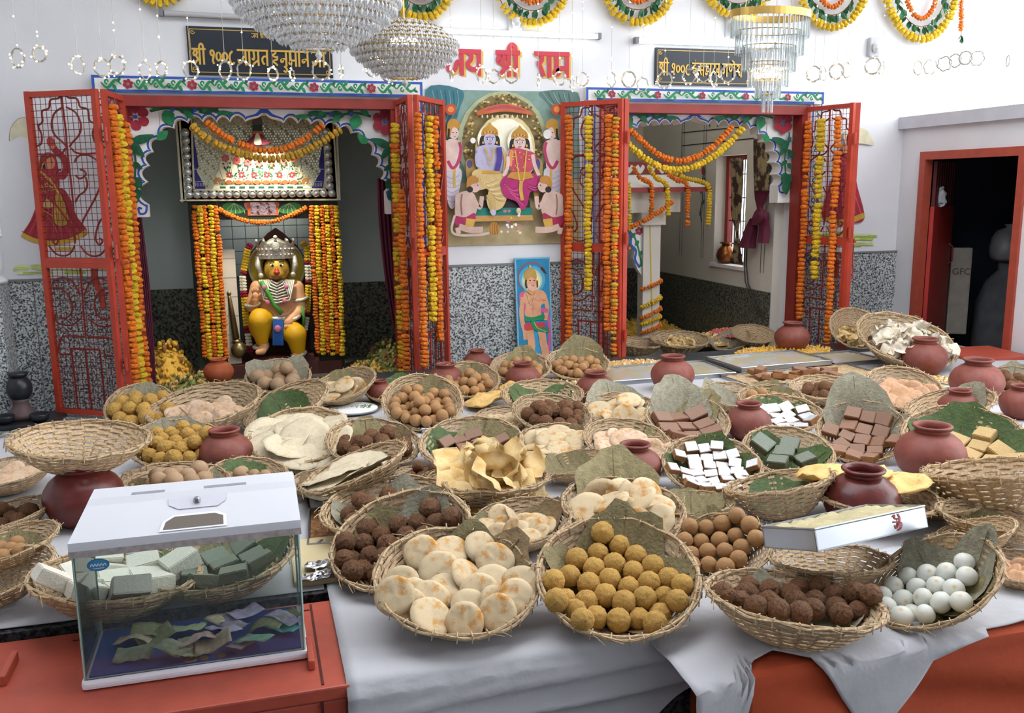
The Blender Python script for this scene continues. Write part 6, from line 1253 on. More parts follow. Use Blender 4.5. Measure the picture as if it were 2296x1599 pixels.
for s_ in (-1, 1):
    for t in range(6): q = t/5; b.ball(o_+Vector((s_*(.075+.02*q), -.01-.05*q, .44-.15*q)), .022-.006*q, 10, 7)
    for t in range(5): q = t/4; b.ball(o_+Vector((s_*(.095-.07*q), -.06-.02*q, .29+.05*q)), .017, 10, 7)
b.ball(o_+Vector((0, 0, .47)), (.028, .028, .05), 10, 8); voxel(b, 'statue_figure', m_mb, ws, .008, 4)
# ---- front row
fr, wh = bk(1024, 1298, 362, 236, 5, 'of saffron biscuits', 'at the front edge beside the red cabinet', leaves=[(75, 1.05, .5, 'olive'), (40, 1.12, .5, 'brown'), (200, .95, .4, 'olive'), (-70, .8, .4, 'brown')])
C2 = (700, 1030, 2.81); C3 = (1496, 1030, 2.81)
at_px(fr, 'mathri', [(610, 920), (520, 860), (750, 990), (960, 1020), (1170, 970), (1290, 870), (1170, 910), (690, 590), (1070, 560), (1150, 640), (880, 570), (1310, 780), (560, 780), (800, 700), (1140, 770), (980, 740), (990, 930), (740, 885), (640, 860), (860, 820), (1060, 850)], 90, 11, wh, C2, True, -.03, jit=.22)
fr, wh = bk(1386, 1288, 358, 262, 3, 'of yellow laddus', 'at the front edge under olive leaf', leaves=[(85, 1.12, .62, 'olive'), (160, .95, .4, 'olive'), (10, .95, .45, 'olive'), (-60, .8, .4, 'brown')])
at_px(fr, 'yellow', [(1830, 465), (1935, 545), (1815, 610), (1690, 645), (2055, 620), (1925, 680), (1790, 715), (1640, 745), (2160, 690), (2030, 735), (1895, 780), (1760, 800), (1550, 800), (2110, 790), (2220, 740), (1990, 825), (1855, 855), (1610, 860), (1740, 875), (2060, 870), (2180, 830), (1560, 900), (1640, 945), (1965, 900), (1800, 985), (1925, 1000), (2040, 970), (2180, 920), (2290, 800), (2270, 900), (1700, 1010), (2110, 1010)], 51, 21, wh, C2)
fr, wh = bk(1780, 1342, 384, 112, 3, 'of dark sesame laddus', 'overhanging the orange cloth', leaves=[(120, .95, .4, 'grey'), (30, .9, .4, 'grey')])
at_px(fr, 'brown', [(430, 880), (500, 850), (565, 815), (740, 840), (640, 900), (840, 890), (945, 815), (900, 950), (970, 910), (1065, 850), (1160, 855), (1050, 930), (1180, 920), (740, 955), (1090, 965), (380, 860), (560, 930), (1240, 880), (820, 960), (660, 830), (850, 820)], 50, 31, wh, C3, floor_=-.12)
fr, wh = bk(2092, 1300, 300, 200, -28, 'of white milk sweets', 'at the front right on the grey cloth', leaves=[(110, 1.0, .5, 'grey'), (40, 1.15, .5, 'grey'), (-20, .95, .4, 'olive'), (-90, .8, .4, 'olive')])
at_px(fr, 'white', [(1525, 750), (1640, 735), (1745, 720), (1860, 660), (1430, 810), (1560, 830), (1685, 815), (1800, 825), (1870, 750), (1390, 870), (1520, 885), (1640, 880), (1410, 930), (1540, 935), (1720, 900), (1640, 940), (1800, 890), (1470, 960)], 47, 41, wh, C3, floor_=-.2, up=True)
# ---- second row
fr, wh = bk(900, 1205, 318, 205, -14, 'of dark sesame laddus', 'behind the front biscuit basket', leaves=[(60, 1.0, .5, 'grey'), (120, .9, .5, 'olive')])
at_px(fr, 'brown', [(745, 325), (875, 370), (770, 400), (650, 420), (520, 440), (380, 465), (590, 495), (490, 530), (235, 550), (360, 550), (500, 570), (220, 640), (350, 610), (330, 680), (440, 610), (410, 690), (680, 480), (260, 700), (300, 600), (440, 500)], 48, 51, wh, C2)
fr, wh = bk(868, 1130, 290, 120, -6, 'of sesame laddus', 'half hidden in front of the papad basket', leaves=[(70, .95, .5, 'grey'), (160, .9, .45, 'grey')])
balls(fr, 'brown', 26, 40, 52, wh, .55)
fr, wh = bk(1165, 1168, 232, 104, -8, 'of saffron biscuits', 'between the papad and yellow laddu baskets', leaves=[(40, 1.0, .5, 'brown'), (150, .95, .45, 'olive')])
discs(fr, 'mathri', 16, 62, 53, wh, .45, .55)
fr, wh = bk(1398, 1135, 272, 128, 5, 'of thick saffron biscuits', 'under a large dry brown leaf', leaves=[(100, 1.45, .72, 'olive'), (20, .95, .4, 'brown')])
discs(fr, 'mathri', 16, 92, 54, wh, .35, .55)
fr, wh = bk(1615, 1225, 218, 150, -8, 'of smooth tan laddus', 'beside the steel tray', leaves=[(105, 1.12, .6, 'olive')])
at_px(fr, 'tan', [(450, 370), (350, 405), (510, 415), (140, 430), (245, 440), (540, 495), (430, 485), (335, 515), (225, 530), (480, 550), (120, 520), (255, 590), (360, 590), (410, 620), (160, 590), (275, 650), (180, 660), (340, 660)], 40, 55, wh, C3)
fr, wh = bk(1093, 1072, 270, 62, 0, 'heaped with golden papads', 'in the middle of the table')
discs(fr, 'papad', 24, 140, 56, wh, .6, .6, (0, 0), .32, .14)
fr, wh = bk(1858, 1252, 262, 66, -4, 'almost empty', 'under the steel tray')
fr, wh = bk(1746, 1082, 236, 46, -13, 'with shreds of green leaf', 'behind the tan laddu basket', leaves=[(100, .95, .6, 'green')], zs=1.35)
fr, wh = bk(1597, 1042, 216, 132, 4, 'of silver topped barfi', 'lined with green leaf', leaves=[(90, 1.0, .6, 'green'), (20, .97, .5, 'green'), (170, .95, .4, 'green')])
bars(fr, 'silver', 29, 57, wh, .86, (-.0, -.10), .25, lift=.05)
fr, wh = bk(1768, 1010, 196, 106, 6, 'of dark green barfi', 'beside the silver barfi', leaves=[(140, .95, .5, 'green'), (20, .95, .5, 'green'), (-80, .8, .4, 'green')])
bars(fr, 'greenb', 44, 58, wh, .62, (-.1, -.05), -.25, 1.05, .12, 0, 10, .2)
fr, wh = bk(1932, 966, 188, 140, -3, 'of brown barfi', 'under a tall grey leaf', leaves=[(100, 1.5, .8, 'grey'), (30, 1.05, .5, 'grey')])
bars(fr, 'barfi', 34, 59, wh, .80, (0, -.12), -.2)
fr, wh = bk(2166, 985, 262, 150, 3, 'of beige cashew barfi', 'behind the large clay pot on the right', leaves=[(95, .98, .75, 'green'), (20, .95, .5, 'green'), (160, .95, .5, 'green')])
bars(fr, 'beige', 44, 60, wh, .70, (.1, -.2), -.35)
fr, wh = bk(2228, 1052, 292, 44, -11, 'with bare woven side', 'at the right edge behind a long tray', zs=1.35)
fr, wh = bk(2225, 1160, 230, 54, 4, 'of stale leaves', 'at the right edge below another', leaves=[(100, .95, .5, 'olive')])
fr, wh = bk(2176, 1196, 190, 60, -22, 'with pale crumbs', 'just behind the white milk sweets', leaves=[(150, .9, .5, 'olive')])
balls(fr, 'gold', 8, 24, 62, wh, .5)
fr, wh = bk(2290, 1270, 180, 70, 0, 'of brown biscuits', 'at the right edge beside the white milk sweets')
discs(fr, 'cookie', 12, 50, 63, wh, .3, .5)
# ---- middle of the table
fr, wh = bk(948, 900, 178, 124, 4, 'of neat tan laddus', 'before the gate between two pots', leaves=[(70, .95, .5, 'olive')])
balls(fr, 'tan', 44, 25, 71, wh, .6)
fr, wh = bk(1056, 990, 228, 112, -2, 'of chocolate barfi', 'behind the golden papads', leaves=[(150, .97, .55, 'green'), (70, .97, .55, 'olive'), (20, .95, .4, 'olive')])
bars(fr, 'choc', 34, 72, wh, .66, (.05, -.08), .5)
fr, wh = bk(838, 992, 206, 108, 6, 'of sesame laddus', 'between the rotis and the chocolate barfi', leaves=[(100, 1.0, .55, 'olive'), (40, 1.0, .5, 'brown')])
balls(fr, 'brown', 26, 33, 73, wh, .55)
fr, wh = bk(794, 1046, 246, 62, -20, 'with a folded dough sheet', 'leaning in front of the rotis', dz=.03, leaves=[(-60, .9, .5, 'olive')])
discs(fr, 'roti', 4, 150, 74, wh, .25, .2, (-.1, 0), .4, .1, 0)
fr, wh = bk(1238, 925, 176, 84, 8, 'of sesame laddus', 'in the centre behind the biscuits')
balls(fr, 'brown', 26, 30, 75, wh, .55)
fr, wh = bk(1216, 884, 180, 66, 0, 'with one ball on green leaf', 'at the centre of the table', leaves=[(140, .95, .5, 'green'), (50, .95, .5, 'green')])
balls(fr, 'pale', 3, 24, 76, wh, .2)
fr, wh = bk(1242, 985, 166, 72, -3, 'of saffron biscuits', 'left of the twin biscuit baskets', leaves=[(40, 1.0, .6, 'brown')])
discs(fr, 'mathri', 17, 58, 77, wh, .25, .55, (0, -.1), .5)
fr, wh = bk(1405, 985, 190, 92, 6, 'of white dusted biscuits', 'right of the twin biscuit baskets', leaves=[(60, .98, .6, 'olive')])
discs(fr, 'pmathri', 19, 58, 78, wh, .25, .6, (0, -.1), .5)
fr, wh = bk(1392, 915, 160, 70, 0, 'of large saffron biscuits', 'behind the dusted biscuits', leaves=[(110, 1.3, .8, 'grey'), (0, 1.0, .6, 'grey')])
discs(fr, 'mathri', 12, 64, 79, wh, .25, .5, (0, -.1), .5)
fr, wh = bk(1542, 938, 184, 110, 8, 'of brown barfi', 'left of the round clay pot', leaves=[(110, 1.35, .75, 'grey'), (60, 1.2, .5, 'olive'), (180, 1.0, .5, 'grey')])
bars(fr, 'choc', 38, 80, wh, .75, (.0, -.15), .5, 1.1)
fr, wh = bk(1282, 1036, 152, 48, -12, 'covered by an olive leaf', 'right of the golden papads', leaves=[(120, 1.0, .75, 'olive')], dz=.02)
fr, wh = bk(674, 975, 226, 122, -4, 'of stacked rotis', 'in the left middle of the table')
discs(fr, 'roti', 20, 120, 81, wh, .16, .35, (0, -.05), .32, .06, .25)
fr, wh = bk(458, 905, 244, 84, -8, 'of pinkish biscuits', 'in front of the left shrine')
discs(fr, 'pmathri', 22, 60, 82, wh, .35, .6, (0, -.05), .46)
fr, wh = bk(318, 915, 152, 110, 0, 'of golden laddus', 'beside the left red gate', leaves=[(80, .97, .6, 'grey')])
balls(fr, 'gold', 20, 32, 83, wh, .55)
fr, wh = bk(398, 995, 206, 112, 4, 'heaped with golden laddus', 'beside the large empty basket', leaves=[(85, 1.0, .8, 'grey')])
balls(fr, 'gold', 46, 32, 84, wh, .6)
fr, wh = bk(181, 985, 288, 84, 4, 'standing empty', 'on a dark clay pot at the left', dz=.165)
fr, wh = bk(392, 1080, 236, 86, 3, 'of pale laddus', 'behind the clear donation box', leaves=[(40, .97, .6, 'grey'), (150, .9, .4, 'brown')])
balls(fr, 'pale', 26, 37, 85, wh, .6)
fr, wh = bk(556, 1064, 172, 78, 4, 'of pale laddus on green leaf', 'behind the donation box corner', leaves=[(110, .95, .7, 'green')])
balls(fr, 'pale', 14, 28, 86, wh, .55)
fr, wh = bk(640, 908, 200, 84, -22, 'with bark and green leaf', 'behind the rotis', leaves=[(110, .97, .6, 'green')])
fr, wh = bk(768, 862, 150, 66, -16, 'of folded biscuits', 'behind the plate of curd', dz=.02, leaves=[(100, .97, .6, 'olive')])
discs(fr, 'mathri', 14, 48, 87, wh, .3, .5, (0, -.05), .5)
fr, wh = bk(624, 842, 140, 74, 0, 'of dull brown laddus', 'right below the idol', leaves=[(140, 1.1, .7, 'grey'), (40, 1.1, .7, 'grey')])
balls(fr, 'pale', 12, 30, 88, wh, .5)
fr, wh = bk(1048, 850, 142, 78, 3, 'of tan laddus', 'at the foot of the middle granite wall', leaves=[(80, 1.0, .6, 'olive')])
balls(fr, 'tan', 22, 23, 89, wh, .55)
fr, wh = bk(1168, 822, 134, 66, 0, 'of tan laddus', 'below the small blue deity picture', leaves=[(85, 1.15, .6, 'olive')])
balls(fr, 'tan', 24, 22, 90, wh, .55)
fr, wh = bk(1295, 815, 142, 70, 3, 'of tan laddus', 'before the left gate of the right shrine', leaves=[(80, 1.3, .75, 'olive')])
balls(fr, 'tan', 36, 20, 91, wh, .6)
# ---- back right
fr, wh = bk(1728, 890, 140, 54, 0, 'of tan laddus', 'behind the silver barfi on the right', leaves=[(90, 1.1, .7, 'olive')])
balls(fr, 'tan', 13, 26, 92, wh, .55)
fr, wh = bk(1748, 925, 186, 80, 2, 'of silver topped barfi', 'beside the round clay pot', leaves=[(110, .98, .6, 'green'), (50, .98, .5, 'green')])
bars(fr, 'silver', 30, 93, wh, .75, (.0, -.1), .3)
fr, wh = bk(1850, 868, 150, 52, 0, 'of sesame laddus', 'in front of the tray of brown slices', leaves=[(40, 1.2, .5, 'grey')])
balls(fr, 'brown', 12, 26, 94, wh, .5)
fr, wh = bk(2030, 870, 168, 92, 10, 'of flat brown biscuits', 'in front of the white papads')
discs(fr, 'cookie', 26, 46, 95, wh, .2, .6, (-.05, -.1), .48)
fr, wh = bk(2130, 905, 186, 66, -14, 'of pale laddus under netting', 'beside the right hand clay pots', leaves=[(60, 1.1, .6, 'grey')])
balls(fr, 'pale', 13, 28, 96, wh, .5)
fr, wh = bk(2262, 850, 130, 56, -6, 'of sesame laddus', 'at the far right by the doorway', leaves=[(80, 1.1, .7, 'grey')])
balls(fr, 'brown', 12, 26, 97, wh, .5)
fr, wh = bk(1918, 735, 112, 96, 18, 'of yellow fried sticks', 'leaning on the right red gate', dz=.02)
discs(fr, 'papad', 20, 30, 98, wh, .8, .5, (0, -.1), .5)
fr, wh = bk(2032, 760, 214, 104, 16, 'heaped with white papads', 'beside the open door')
discs(fr, 'wpapad', 70, 54, 99, wh, .8, .5, (0, .15), .38, .20)
# ---- left edge and behind the donation box
fr, wh = bk(18, 1056, 190, 56, -6, 'of pinkish biscuits', 'at the left edge beside the empty basket')
discs(fr, 'pmathri', 10, 56, 101, wh, .25, .5)
fr, wh = bk(20, 1150, 180, 50, -10, 'of shadowed brown balls', 'at the left edge under the others')
balls(fr, 'brown', 10, 34, 102, wh, .5)
fr, wh = bk(24, 1215, 200, 64, -10, 'of pale bits', 'at the left edge above a deep basket', dz=.04, leaves=[(90, .9, .6, 'olive')])
balls(fr, 'tan', 6, 34, 103, wh, .4)
fr, wh = bk(-6, 1290, 240, 90, -14, 'with a dark woven side', 'at the left edge beside the cabinet')
fr, wh = bk(262, 1288, 356, 116, 6, 'of white barfi', 'seen through the donation box on the left')
bars(fr, 'wbar', 66, 104, wh, .8, (0, 0), .15, 1.04, .12)
fr, wh = bk(500, 1250, 320, 130, -6, 'of silver topped green barfi', 'seen through the donation box on the right', leaves=[(150, .95, .5, 'green'), (20, .95, .5, 'green'), (90, .95, .5, 'olive')])
bars(fr, 'greenb', 58, 105, wh, .7, (0, -.05), .3, 1.1, .1, .1)
# ---- more baskets crowding the gaps
fr, wh = bk(1650, 885, 150, 52, 6, 'with a woven back', 'right of the round clay pot', leaves=[(150, 1.1, .6, 'grey')])
fr, wh = bk(1548, 1128, 190, 52, -4, 'lined with dry leaf', 'under the silver barfi', leaves=[(90, 1.0, .8, 'olive')])
fr, wh = bk(948, 1062, 120, 36, 3, 'of broken sesame sweets', 'left of the golden papads')
balls(fr, 'brown', 10, 26, 121, wh, .5)
fr, wh = bk(1962, 1108, 270, 84, 3, 'under big fried breads', 'behind the shiny dark pot')
fr, wh = bk(880, 872, 120, 46, -6, 'of green leaves', 'between the curd plate and the gate', leaves=[(60, 1.1, .8, 'green'), (140, 1.1, .7, 'green')])
fr, wh = bk(1470, 1010, 150, 60, 4, 'of crumbled biscuits', 'left of the silver barfi')
discs(fr, 'pmathri', 12, 46, 122, wh, .3, .5)
fr, wh = bk(2110, 1120, 170, 56, -4, 'of pale crumbs', 'between the steel tray and right edge', leaves=[(120, .95, .6, 'olive')])
fr, wh = bk(1130, 935, 130, 46, 0, 'of yellow crumbs', 'between two sesame laddu baskets')
discs(fr, 'mathri', 9, 40, 123, wh, .4, .5)
fr, wh = bk(720, 1075, 150, 48, -4, 'of shadowed leaves', 'behind the beige board', leaves=[(90, .95, .7, 'brown')])
# ================================================================== POTS, TRAYS, CLOTHS, CABINET, DONATION BOX
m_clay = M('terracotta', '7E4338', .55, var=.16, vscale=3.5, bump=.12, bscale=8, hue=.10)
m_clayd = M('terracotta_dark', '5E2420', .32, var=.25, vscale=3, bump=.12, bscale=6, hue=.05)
m_clayo = M('terracotta_orange', 'A8542F', .7, var=.15, vscale=3)
m_water = M('water_dark', '2A1B16', .08)
POTP = [(0, 0), (.36, 0), (.60, .10), (.86, .36), (.985, .66), (1.0, .84), (.95, 1.04), (.82, 1.24), (.62, 1.40), (.49, 1.47)]
POTR = [(.49, 1.46), (.46, 1.53), (.50, 1.60), (.56, 1.63), (.57, 1.67), (.53, 1.70), (.46, 1.685), (.42, 1.62), (.41, 1.50), (.47, 1.36), (.62, 1.22)]
POTM = {}
def pot(cx, cy, w, where, base=ZT, mat=None, dz=0.0, name='clay_pot'):
    m_ = mat or m_clay; R = .1
    if m_.name not in POTM:
        a, b, c = MB(), MB(), MB(); a.lathe(POTP, 36); b.lathe(POTR, 36); c.lathe([(0, 1.30), (.5, 1.30)], 24)
        POTM[m_.name] = (a.mesh('pot_body', m_, True), b.mesh('pot_rim', m_, True), c.mesh('pot_water', m_water))
    for it in range(10):
        P = onz(cx, cy, base+dz+.84*R); R = w/2*depth(P)/F
    o = thing(name, ('shiny dark' if m_ is m_clayd else 'red')+' round clay water pot '+where, 'pot', (P[0], P[1], base+dz), 'clay water pots'); o.scale = (R,)*3; o.rotation_euler = (0, 0, cx*.7)
    for nm, me in zip(('pot_body', 'pot_rim', 'water_surface'), POTM[m_.name]):
        c = bpy.data.objects.new(nm, me); COL.objects.link(c); c.parent = o
    return o
for a in ((1508, 838, 98, 'standing in front of the silver trays'), (2072, 800, 100, 'in front of the white papad basket'), (1776, 755, 78, 'by the right shrine gate'),
          (2190, 853, 116, 'with open mouth at the right beyond the biscuits'), (2290, 902, 92, 'cut off by the right edge of the picture'), (1678, 945, 102, 'between brown barfi and silver barfi'),
          (2086, 1015, 152, 'large, beside the beige cashew barfi'), (1424, 1045, 124, 'behind the big dry brown leaf'), (506, 1012, 122, 'beside the heap of golden laddus'),
          (852, 878, 62, 'left of the neat tan laddu basket'), (1000, 850, 84, 'behind the neat tan laddu basket'), (1172, 846, 80, 'with open mouth below the blue picture'),
          (1335, 872, 92, 'half hidden by a grey leaf at the centre'), (1070, 812, 66, 'at the foot of the granite wall'), (2150, 912, 92, 'with only its rim showing behind green leaf')):
    pot(*a)
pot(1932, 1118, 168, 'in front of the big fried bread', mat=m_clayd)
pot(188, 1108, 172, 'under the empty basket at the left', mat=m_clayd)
pot(490, 832, 66, 'coloured orange at the left shrine pillar', mat=m_clayo, base=ZP+.1)
# white lime drips on the pot by the right gate
# ---- trays
m_steel = M('steel', 'A9ADB2', .28, .9, var=.06, vscale=5)
def tray(c0, c1, v_len, z, h, label, fill_m, seed, sheet=0.0, wall=.004, bumpy=.004, foil=None, flare=.0, tilt=0.0):
    """rectangular steel tray: near-left corner c0, near-right corner c1 (xy), depth v_len away from the viewer"""
    a, b = np.array(c0[:2]), np.array(c1[:2]); u = (b-a); L = np.linalg.norm(u); u /= L; v = np.array([-u[1], u[0]])
    o = thing('steel_tray', label, 'tray', (a[0]+u[0]*L/2+v[0]*v_len/2, a[1]+u[1]*L/2+v[1]*v_len/2, z)); o.rotation_euler = (tilt, 0, math.atan2(u[1], u[0]))
    t = MB(); X, Y = L/2, v_len/2
    t.b2((-X, -Y, 0), (X, Y, wall))
    for lo, hi in (((-X, -Y, 0), (X, -Y+wall, h)), ((-X, Y-wall, 0), (X, Y, h)), ((-X, -Y, 0), (-X+wall, Y, h)), ((X-wall, -Y, 0), (X, Y, h))): t.b2(lo, hi)
    for p, q in (((-X, -Y, h), (X, -Y, h)), ((X, -Y, h), (X, Y, h)), ((X, Y, h), (-X, Y, h)), ((-X, Y, h), (-X, -Y, h))): t.tube([p, q], .0035, 5)
    t.obj('tray_pan', m_steel, o, world=False)
    nx, ny = 22, 14; r = random.Random(seed); vs = []; fs = []
    for j in range(ny+1):
        for i in range(nx+1):
            x = -X+.006+(2*X-.012)*i/nx; y = -Y+.006+(2*Y-.012)*j/ny; vs.append((x, y, h*.8+sheet+bumpy*NZ.noise(Vector((x*40, y*40, seed)))*2))
    for j in range(ny):
        for i in range(nx): k = j*(nx+1)+i; fs.append((k, k+1, k+nx+2, k+nx+1))
    base_n = len(vs); ed = [i for i in range(nx+1)]+[(nx+1)*j+nx for j in range(1, ny+1)]+[(nx+1)*ny+i for i in range(nx-1, -1, -1)]+[(nx+1)*j for j in range(ny-1, 0, -1)]
    vs += [(vs[k][0], vs[k][1], wall) for k in ed]; m2 = len(ed)
    fs += [(ed[k], base_n+k, base_n+(k+1) % m2, ed[(k+1) % m2]) for k in range(m2)]
    me = bpy.data.meshes.new('sweet_slab'); me.from_pydata(vs, [], fs); me.materials.append(fill_m); me.polygons.foreach_set('use_smooth', [True]*len(me.polygons))
    link('sweet_slab', me, o, False)
    return o
m_foil = M('silver_sheet', 'C2C3C4', .3, .35, vscale=11, col2='C9BE9C', thr=(.42, .54), bump=.4, bscale=25)
m_cream_s = M('cream_slab', 'B5A982', .8, var=.12, vscale=20, bump=.6, bscale=60)
m_nut = M('nut_slab', 'A98F6C', .8, vscale=70, col2='C8AE88', thr=(.4, .6), bump=.6, bscale=80)
m_chik = M('chikki_slab', '6A4527', .5, vscale=60, col2='9A6B3E', thr=(.4, .6), bump=.8, bscale=70)
zt = ZT+.002
c = lambda x, y: onz(x, y, ZT+.03)
tray(c(1662, 834), c(1866, 816), .40, zt+.022, .03, 'steel tray of silver leaf barfi slab before the right shrine gate', m_foil, 1)
tray(c(1375, 856), c(1650, 836), .42, zt, .03, 'steel tray of silver leaf barfi slab behind the round clay pot', m_foil, 2)
tray(c(1872, 816), c(1985, 806), .34, zt, .03, 'greyish silver leaf slab tray under the white papad basket', m_foil, 3)
tray(c(1690, 864), c(1862, 848), .34, zt, .022, 'tray of thick brown slices before the silver trays', m_nut, 4)
tray(c(1878, 846), c(1985, 838), .40, zt, .022, 'tray of crushed nut brittle beside the brown slices', m_nut, 5)
tray(c(1310, 862), c(1368, 858), .36, zt, .03, 'plastic wrapped silver slab tray left of the round clay pot', m_foil, 6)
tray(c(2100, 868), c(2140, 864), .34, zt, .022, 'tray of pale sugar crystals beside the right clay pot', m_cream_s, 7)
p0, p1, pL = onz(1838, 1218, ZT+.235), onz(2086, 1163, ZT+.235), onz(1716, 1205, ZT+.235)
big = tray(p0, p1, .21, ZT+.178, .058, 'polished steel tray with a red painted mark propped on a basket', m_cream_s, 8, sheet=.01, bumpy=.006, tilt=-.3)
fl = Flat(lambda x, z: (x, 0, z), NF); Lb = float(np.linalg.norm((p1-p0)[:2]))
m_mark = M('red_mark', 'B02033', .5)
X0 = Lb*.22
for pts in ([(-.012, .016), (-.004, .020), (-.006, .012), (.002, .010)], [(.006, .022), (.010, .010), (.004, -.004), (-.006, -.012), (-.008, -.004)], [(-.012, .004), (.0, .002), (.012, -.002), (.008, -.014), (-.002, -.018)], [(.0, .012), (.004, .004), (.0, -.006)]):
    fl.stroke([(X0+x*1.15, .029+z*1.1) for x, z in pts], .0042, m_mark, 4)
mk = fl.b.mesh('red_mark', fl.mats); mo = link('red_mark', mk, big, False); mo.location = (0, -.105-.001, 0)
tray(onz(690, 1222, ZT+.02), onz(762, 1216, ZT+.02), .34, zt, .02, 'tray of dark chikki slabs behind the sesame laddus', m_chik, 9)
# thick brown slices lying in their tray
r = random.Random(5)
for k in range(22):
    P = onz(1700+r.uniform(-20, 175)+0, 838+r.uniform(-9, 14), ZT+.045+.012*(k % 3)); nm, lab, cat, ms = KIND['barfi']
    o = bpy.data.objects.new('brown_slice', ms[k % 3]); COL.objects.link(o); o.location = V3(P); o.rotation_euler = (r.uniform(-.2, .2), r.uniform(-.2, .2), r.uniform(0, 3)); o.scale = (.04, .028, .03)
    tag(o, 'thick brown sweet slice in the tray before the silver trays', 'sweet', 'brown slices in the tray')
# plate of curd, tray of white flour sweet, board with foil
def plate(cx, cy, w, label, m_, h=.02):
    P = onz(cx, cy, ZT+.02); R = w/2*depth(P)/F; o = thing('white_plate', label, 'plate', (P[0], P[1], ZT+.002))
    MB().lathe([(0, 0), (.75*R, 0), (R, h), (R*.97, h+.003), (.74*R, .006), (0, .006)], 32).obj('plate_dish', m_steel, o, True, False)
    b = MB(); b.lathe([(0, .034), (.3*R, .033), (.6*R, .030), (.85*R, .022), (.93*R, .012)], 32); me = b.mesh('white_food', m_, True)
    link('white_food', me, o, False); return o, P, R
m_curd = M('curd_white', 'EFEFEF', .5, bump=.3, bscale=60, bdist=.02)
o, P, R = plate(790, 915, 128, 'round plate of white curd sprinkled with green herbs beside the rotis', m_curd)
r = random.Random(2); hb = MB()
for k in range(26):
    q = Vector((P[0]+r.uniform(.0, .09), P[1]-r.uniform(.01, .07), ZT+.033)); hb.tube([q, q+Vector((r.uniform(-.02, .02), r.uniform(-.01, .01), .003))], .0022, 4)
tag(hb.obj('green_herbs', M('herb_green', '3F7A34', .6)), 'scattered green herb sprigs on the white curd plate', 'herbs', kind='stuff')
tray(onz(945, 963, ZT+.03), onz(1020, 957, ZT+.03), .22, zt, .03, 'tray of bright white sweet paste behind the chocolate barfi', m_curd, 11)
bd = MB(); a, b = onz(668, 1318, ZT), onz(800, 1300, ZT); bd.bbox(((a[0]+b[0])/2, (a[1]+b[1])/2+.16, ZT+.012), (b[0]-a[0]+.02, .34, .018), .005)
tag(bd.obj('beige_board', M('beige_board', 'CDBD93', .8, var=.06)), 'beige board with torn foil bits beside the sesame laddus', 'board')
for k, (px, py) in enumerate(((712, 1272), (700, 1300), (738, 1290))):
    fb = MB(); r = random.Random(k); P = onz(px, py, ZT+.026); n = 7
    vs = [(P[0]+(i/n-.5)*.075, P[1]+(j/n-.5)*.045, P[2]+.002+r.uniform(0, .014)) for j in range(n+1) for i in range(n+1)]
    fb.add(vs, [(j*(n+1)+i, j*(n+1)+i+1, (j+1)*(n+1)+i+1, (j+1)*(n+1)+i) for j in range(n) for i in range(n)])
    tag(fb.obj('foil_scrap', M('foil', 'D8DADF', .2, .95)), ['crumpled silver foil scrap farthest back on the beige board', 'crumpled silver foil scrap nearest the cloth', 'crumpled silver foil scrap nearest the sesame laddu basket'][k], 'foil', 'foil scraps on the board')
# ---- large fried breads
def bread(cx, cy, w, h, label, z, seed, tilt=0, m_=None):
    P = onz(cx, cy, z); R = w/2*depth(P)/F; me = disc_mesh(seed, .05, .14, 30, 7, .18, .10); me.materials.append(m_ or M('fried_bread', 'E0B973', .7, vscale=5, col2='C8893E', thr=(.55, .8), bump=.6, bscale=9))
    o = bpy.data.objects.new('fried_bread', me); COL.objects.link(o); o.location = V3(P); o.scale = (R, R*h, R); o.rotation_euler = (tilt, 0, seed*.7); return tag(o, label, 'bread', 'large fried breads')
bread(1895, 1062, 215, .8, 'big golden fried bread behind the shiny dark pot', ZT+.15, 31, .10)
bread(2018, 1084, 160, .8, 'golden fried bread lobe right of the shiny dark pot', ZT+.14, 32, .1)
bread(1093, 893, 136, .75, 'crisp golden fried bread right of the neat tan laddus', ZT+.05, 33, .25)
bread(1140, 868, 60, .6, 'small curled fried bread behind the golden one', ZT+.09, 34, .6)
# ---- loose heaps nobody could count
def heap(cx, cy, w, h, label, cols, seed, z=ZT, up=.05, n=260, s=.012, cat='snack', name='snack_heap', elong=1.6, lim=None):
    r = random.Random(seed); P = onz(cx, cy, z); L = w/2*depth(P)/F; D = max(L*.35, abs(onz(cx, cy-h/2, z)[1]-onz(cx, cy+h/2, z)[1])/2); b = MB()
    if lim: L = min(L, (lim[1]-lim[0])/2); D = min(D, (lim[3]-lim[2])/2); P[0] = min(max(P[0], lim[0]+L), lim[1]-L); P[1] = min(max(P[1], lim[2]+D), lim[3]-D)
    for k in range(n):
        a = r.uniform(0, 6.283); q = math.sqrt(r.random()); x, y = q*math.cos(a), q*math.sin(a); zz = z+max(.005, up*(1-q*q)*r.uniform(.5, 1.0)); b.cur = r.randrange(len(cols))
        rot = Euler((r.uniform(0, 6), r.uniform(0, 6), r.uniform(0, 6))).to_matrix(); b.ball((P[0]+x*L, P[1]+y*D, zz), (s*r.uniform(.7, elong), s*r.uniform(.5, 1), s*r.uniform(.3, .8)), 6, 4, rot)
    b.cur = 0; nn = 18
    vs = [(P[0], P[1], z+up*.75)]+[(P[0]+L*q*math.cos(2*math.pi*j/nn), P[1]+D*q*math.sin(2*math.pi*j/nn), z+up*.8*(1-q*q)+.002) for q in (.5, .97) for j in range(nn)]
    b.add(vs, [(0, 1+j, 1+(j+1) % nn) for j in range(nn)]+[(1+j, 1+nn+j, 1+nn+(j+1) % nn, 1+(j+1) % nn) for j in range(nn)])
    return tag(b.obj(name, cols), label, cat, kind='stuff')
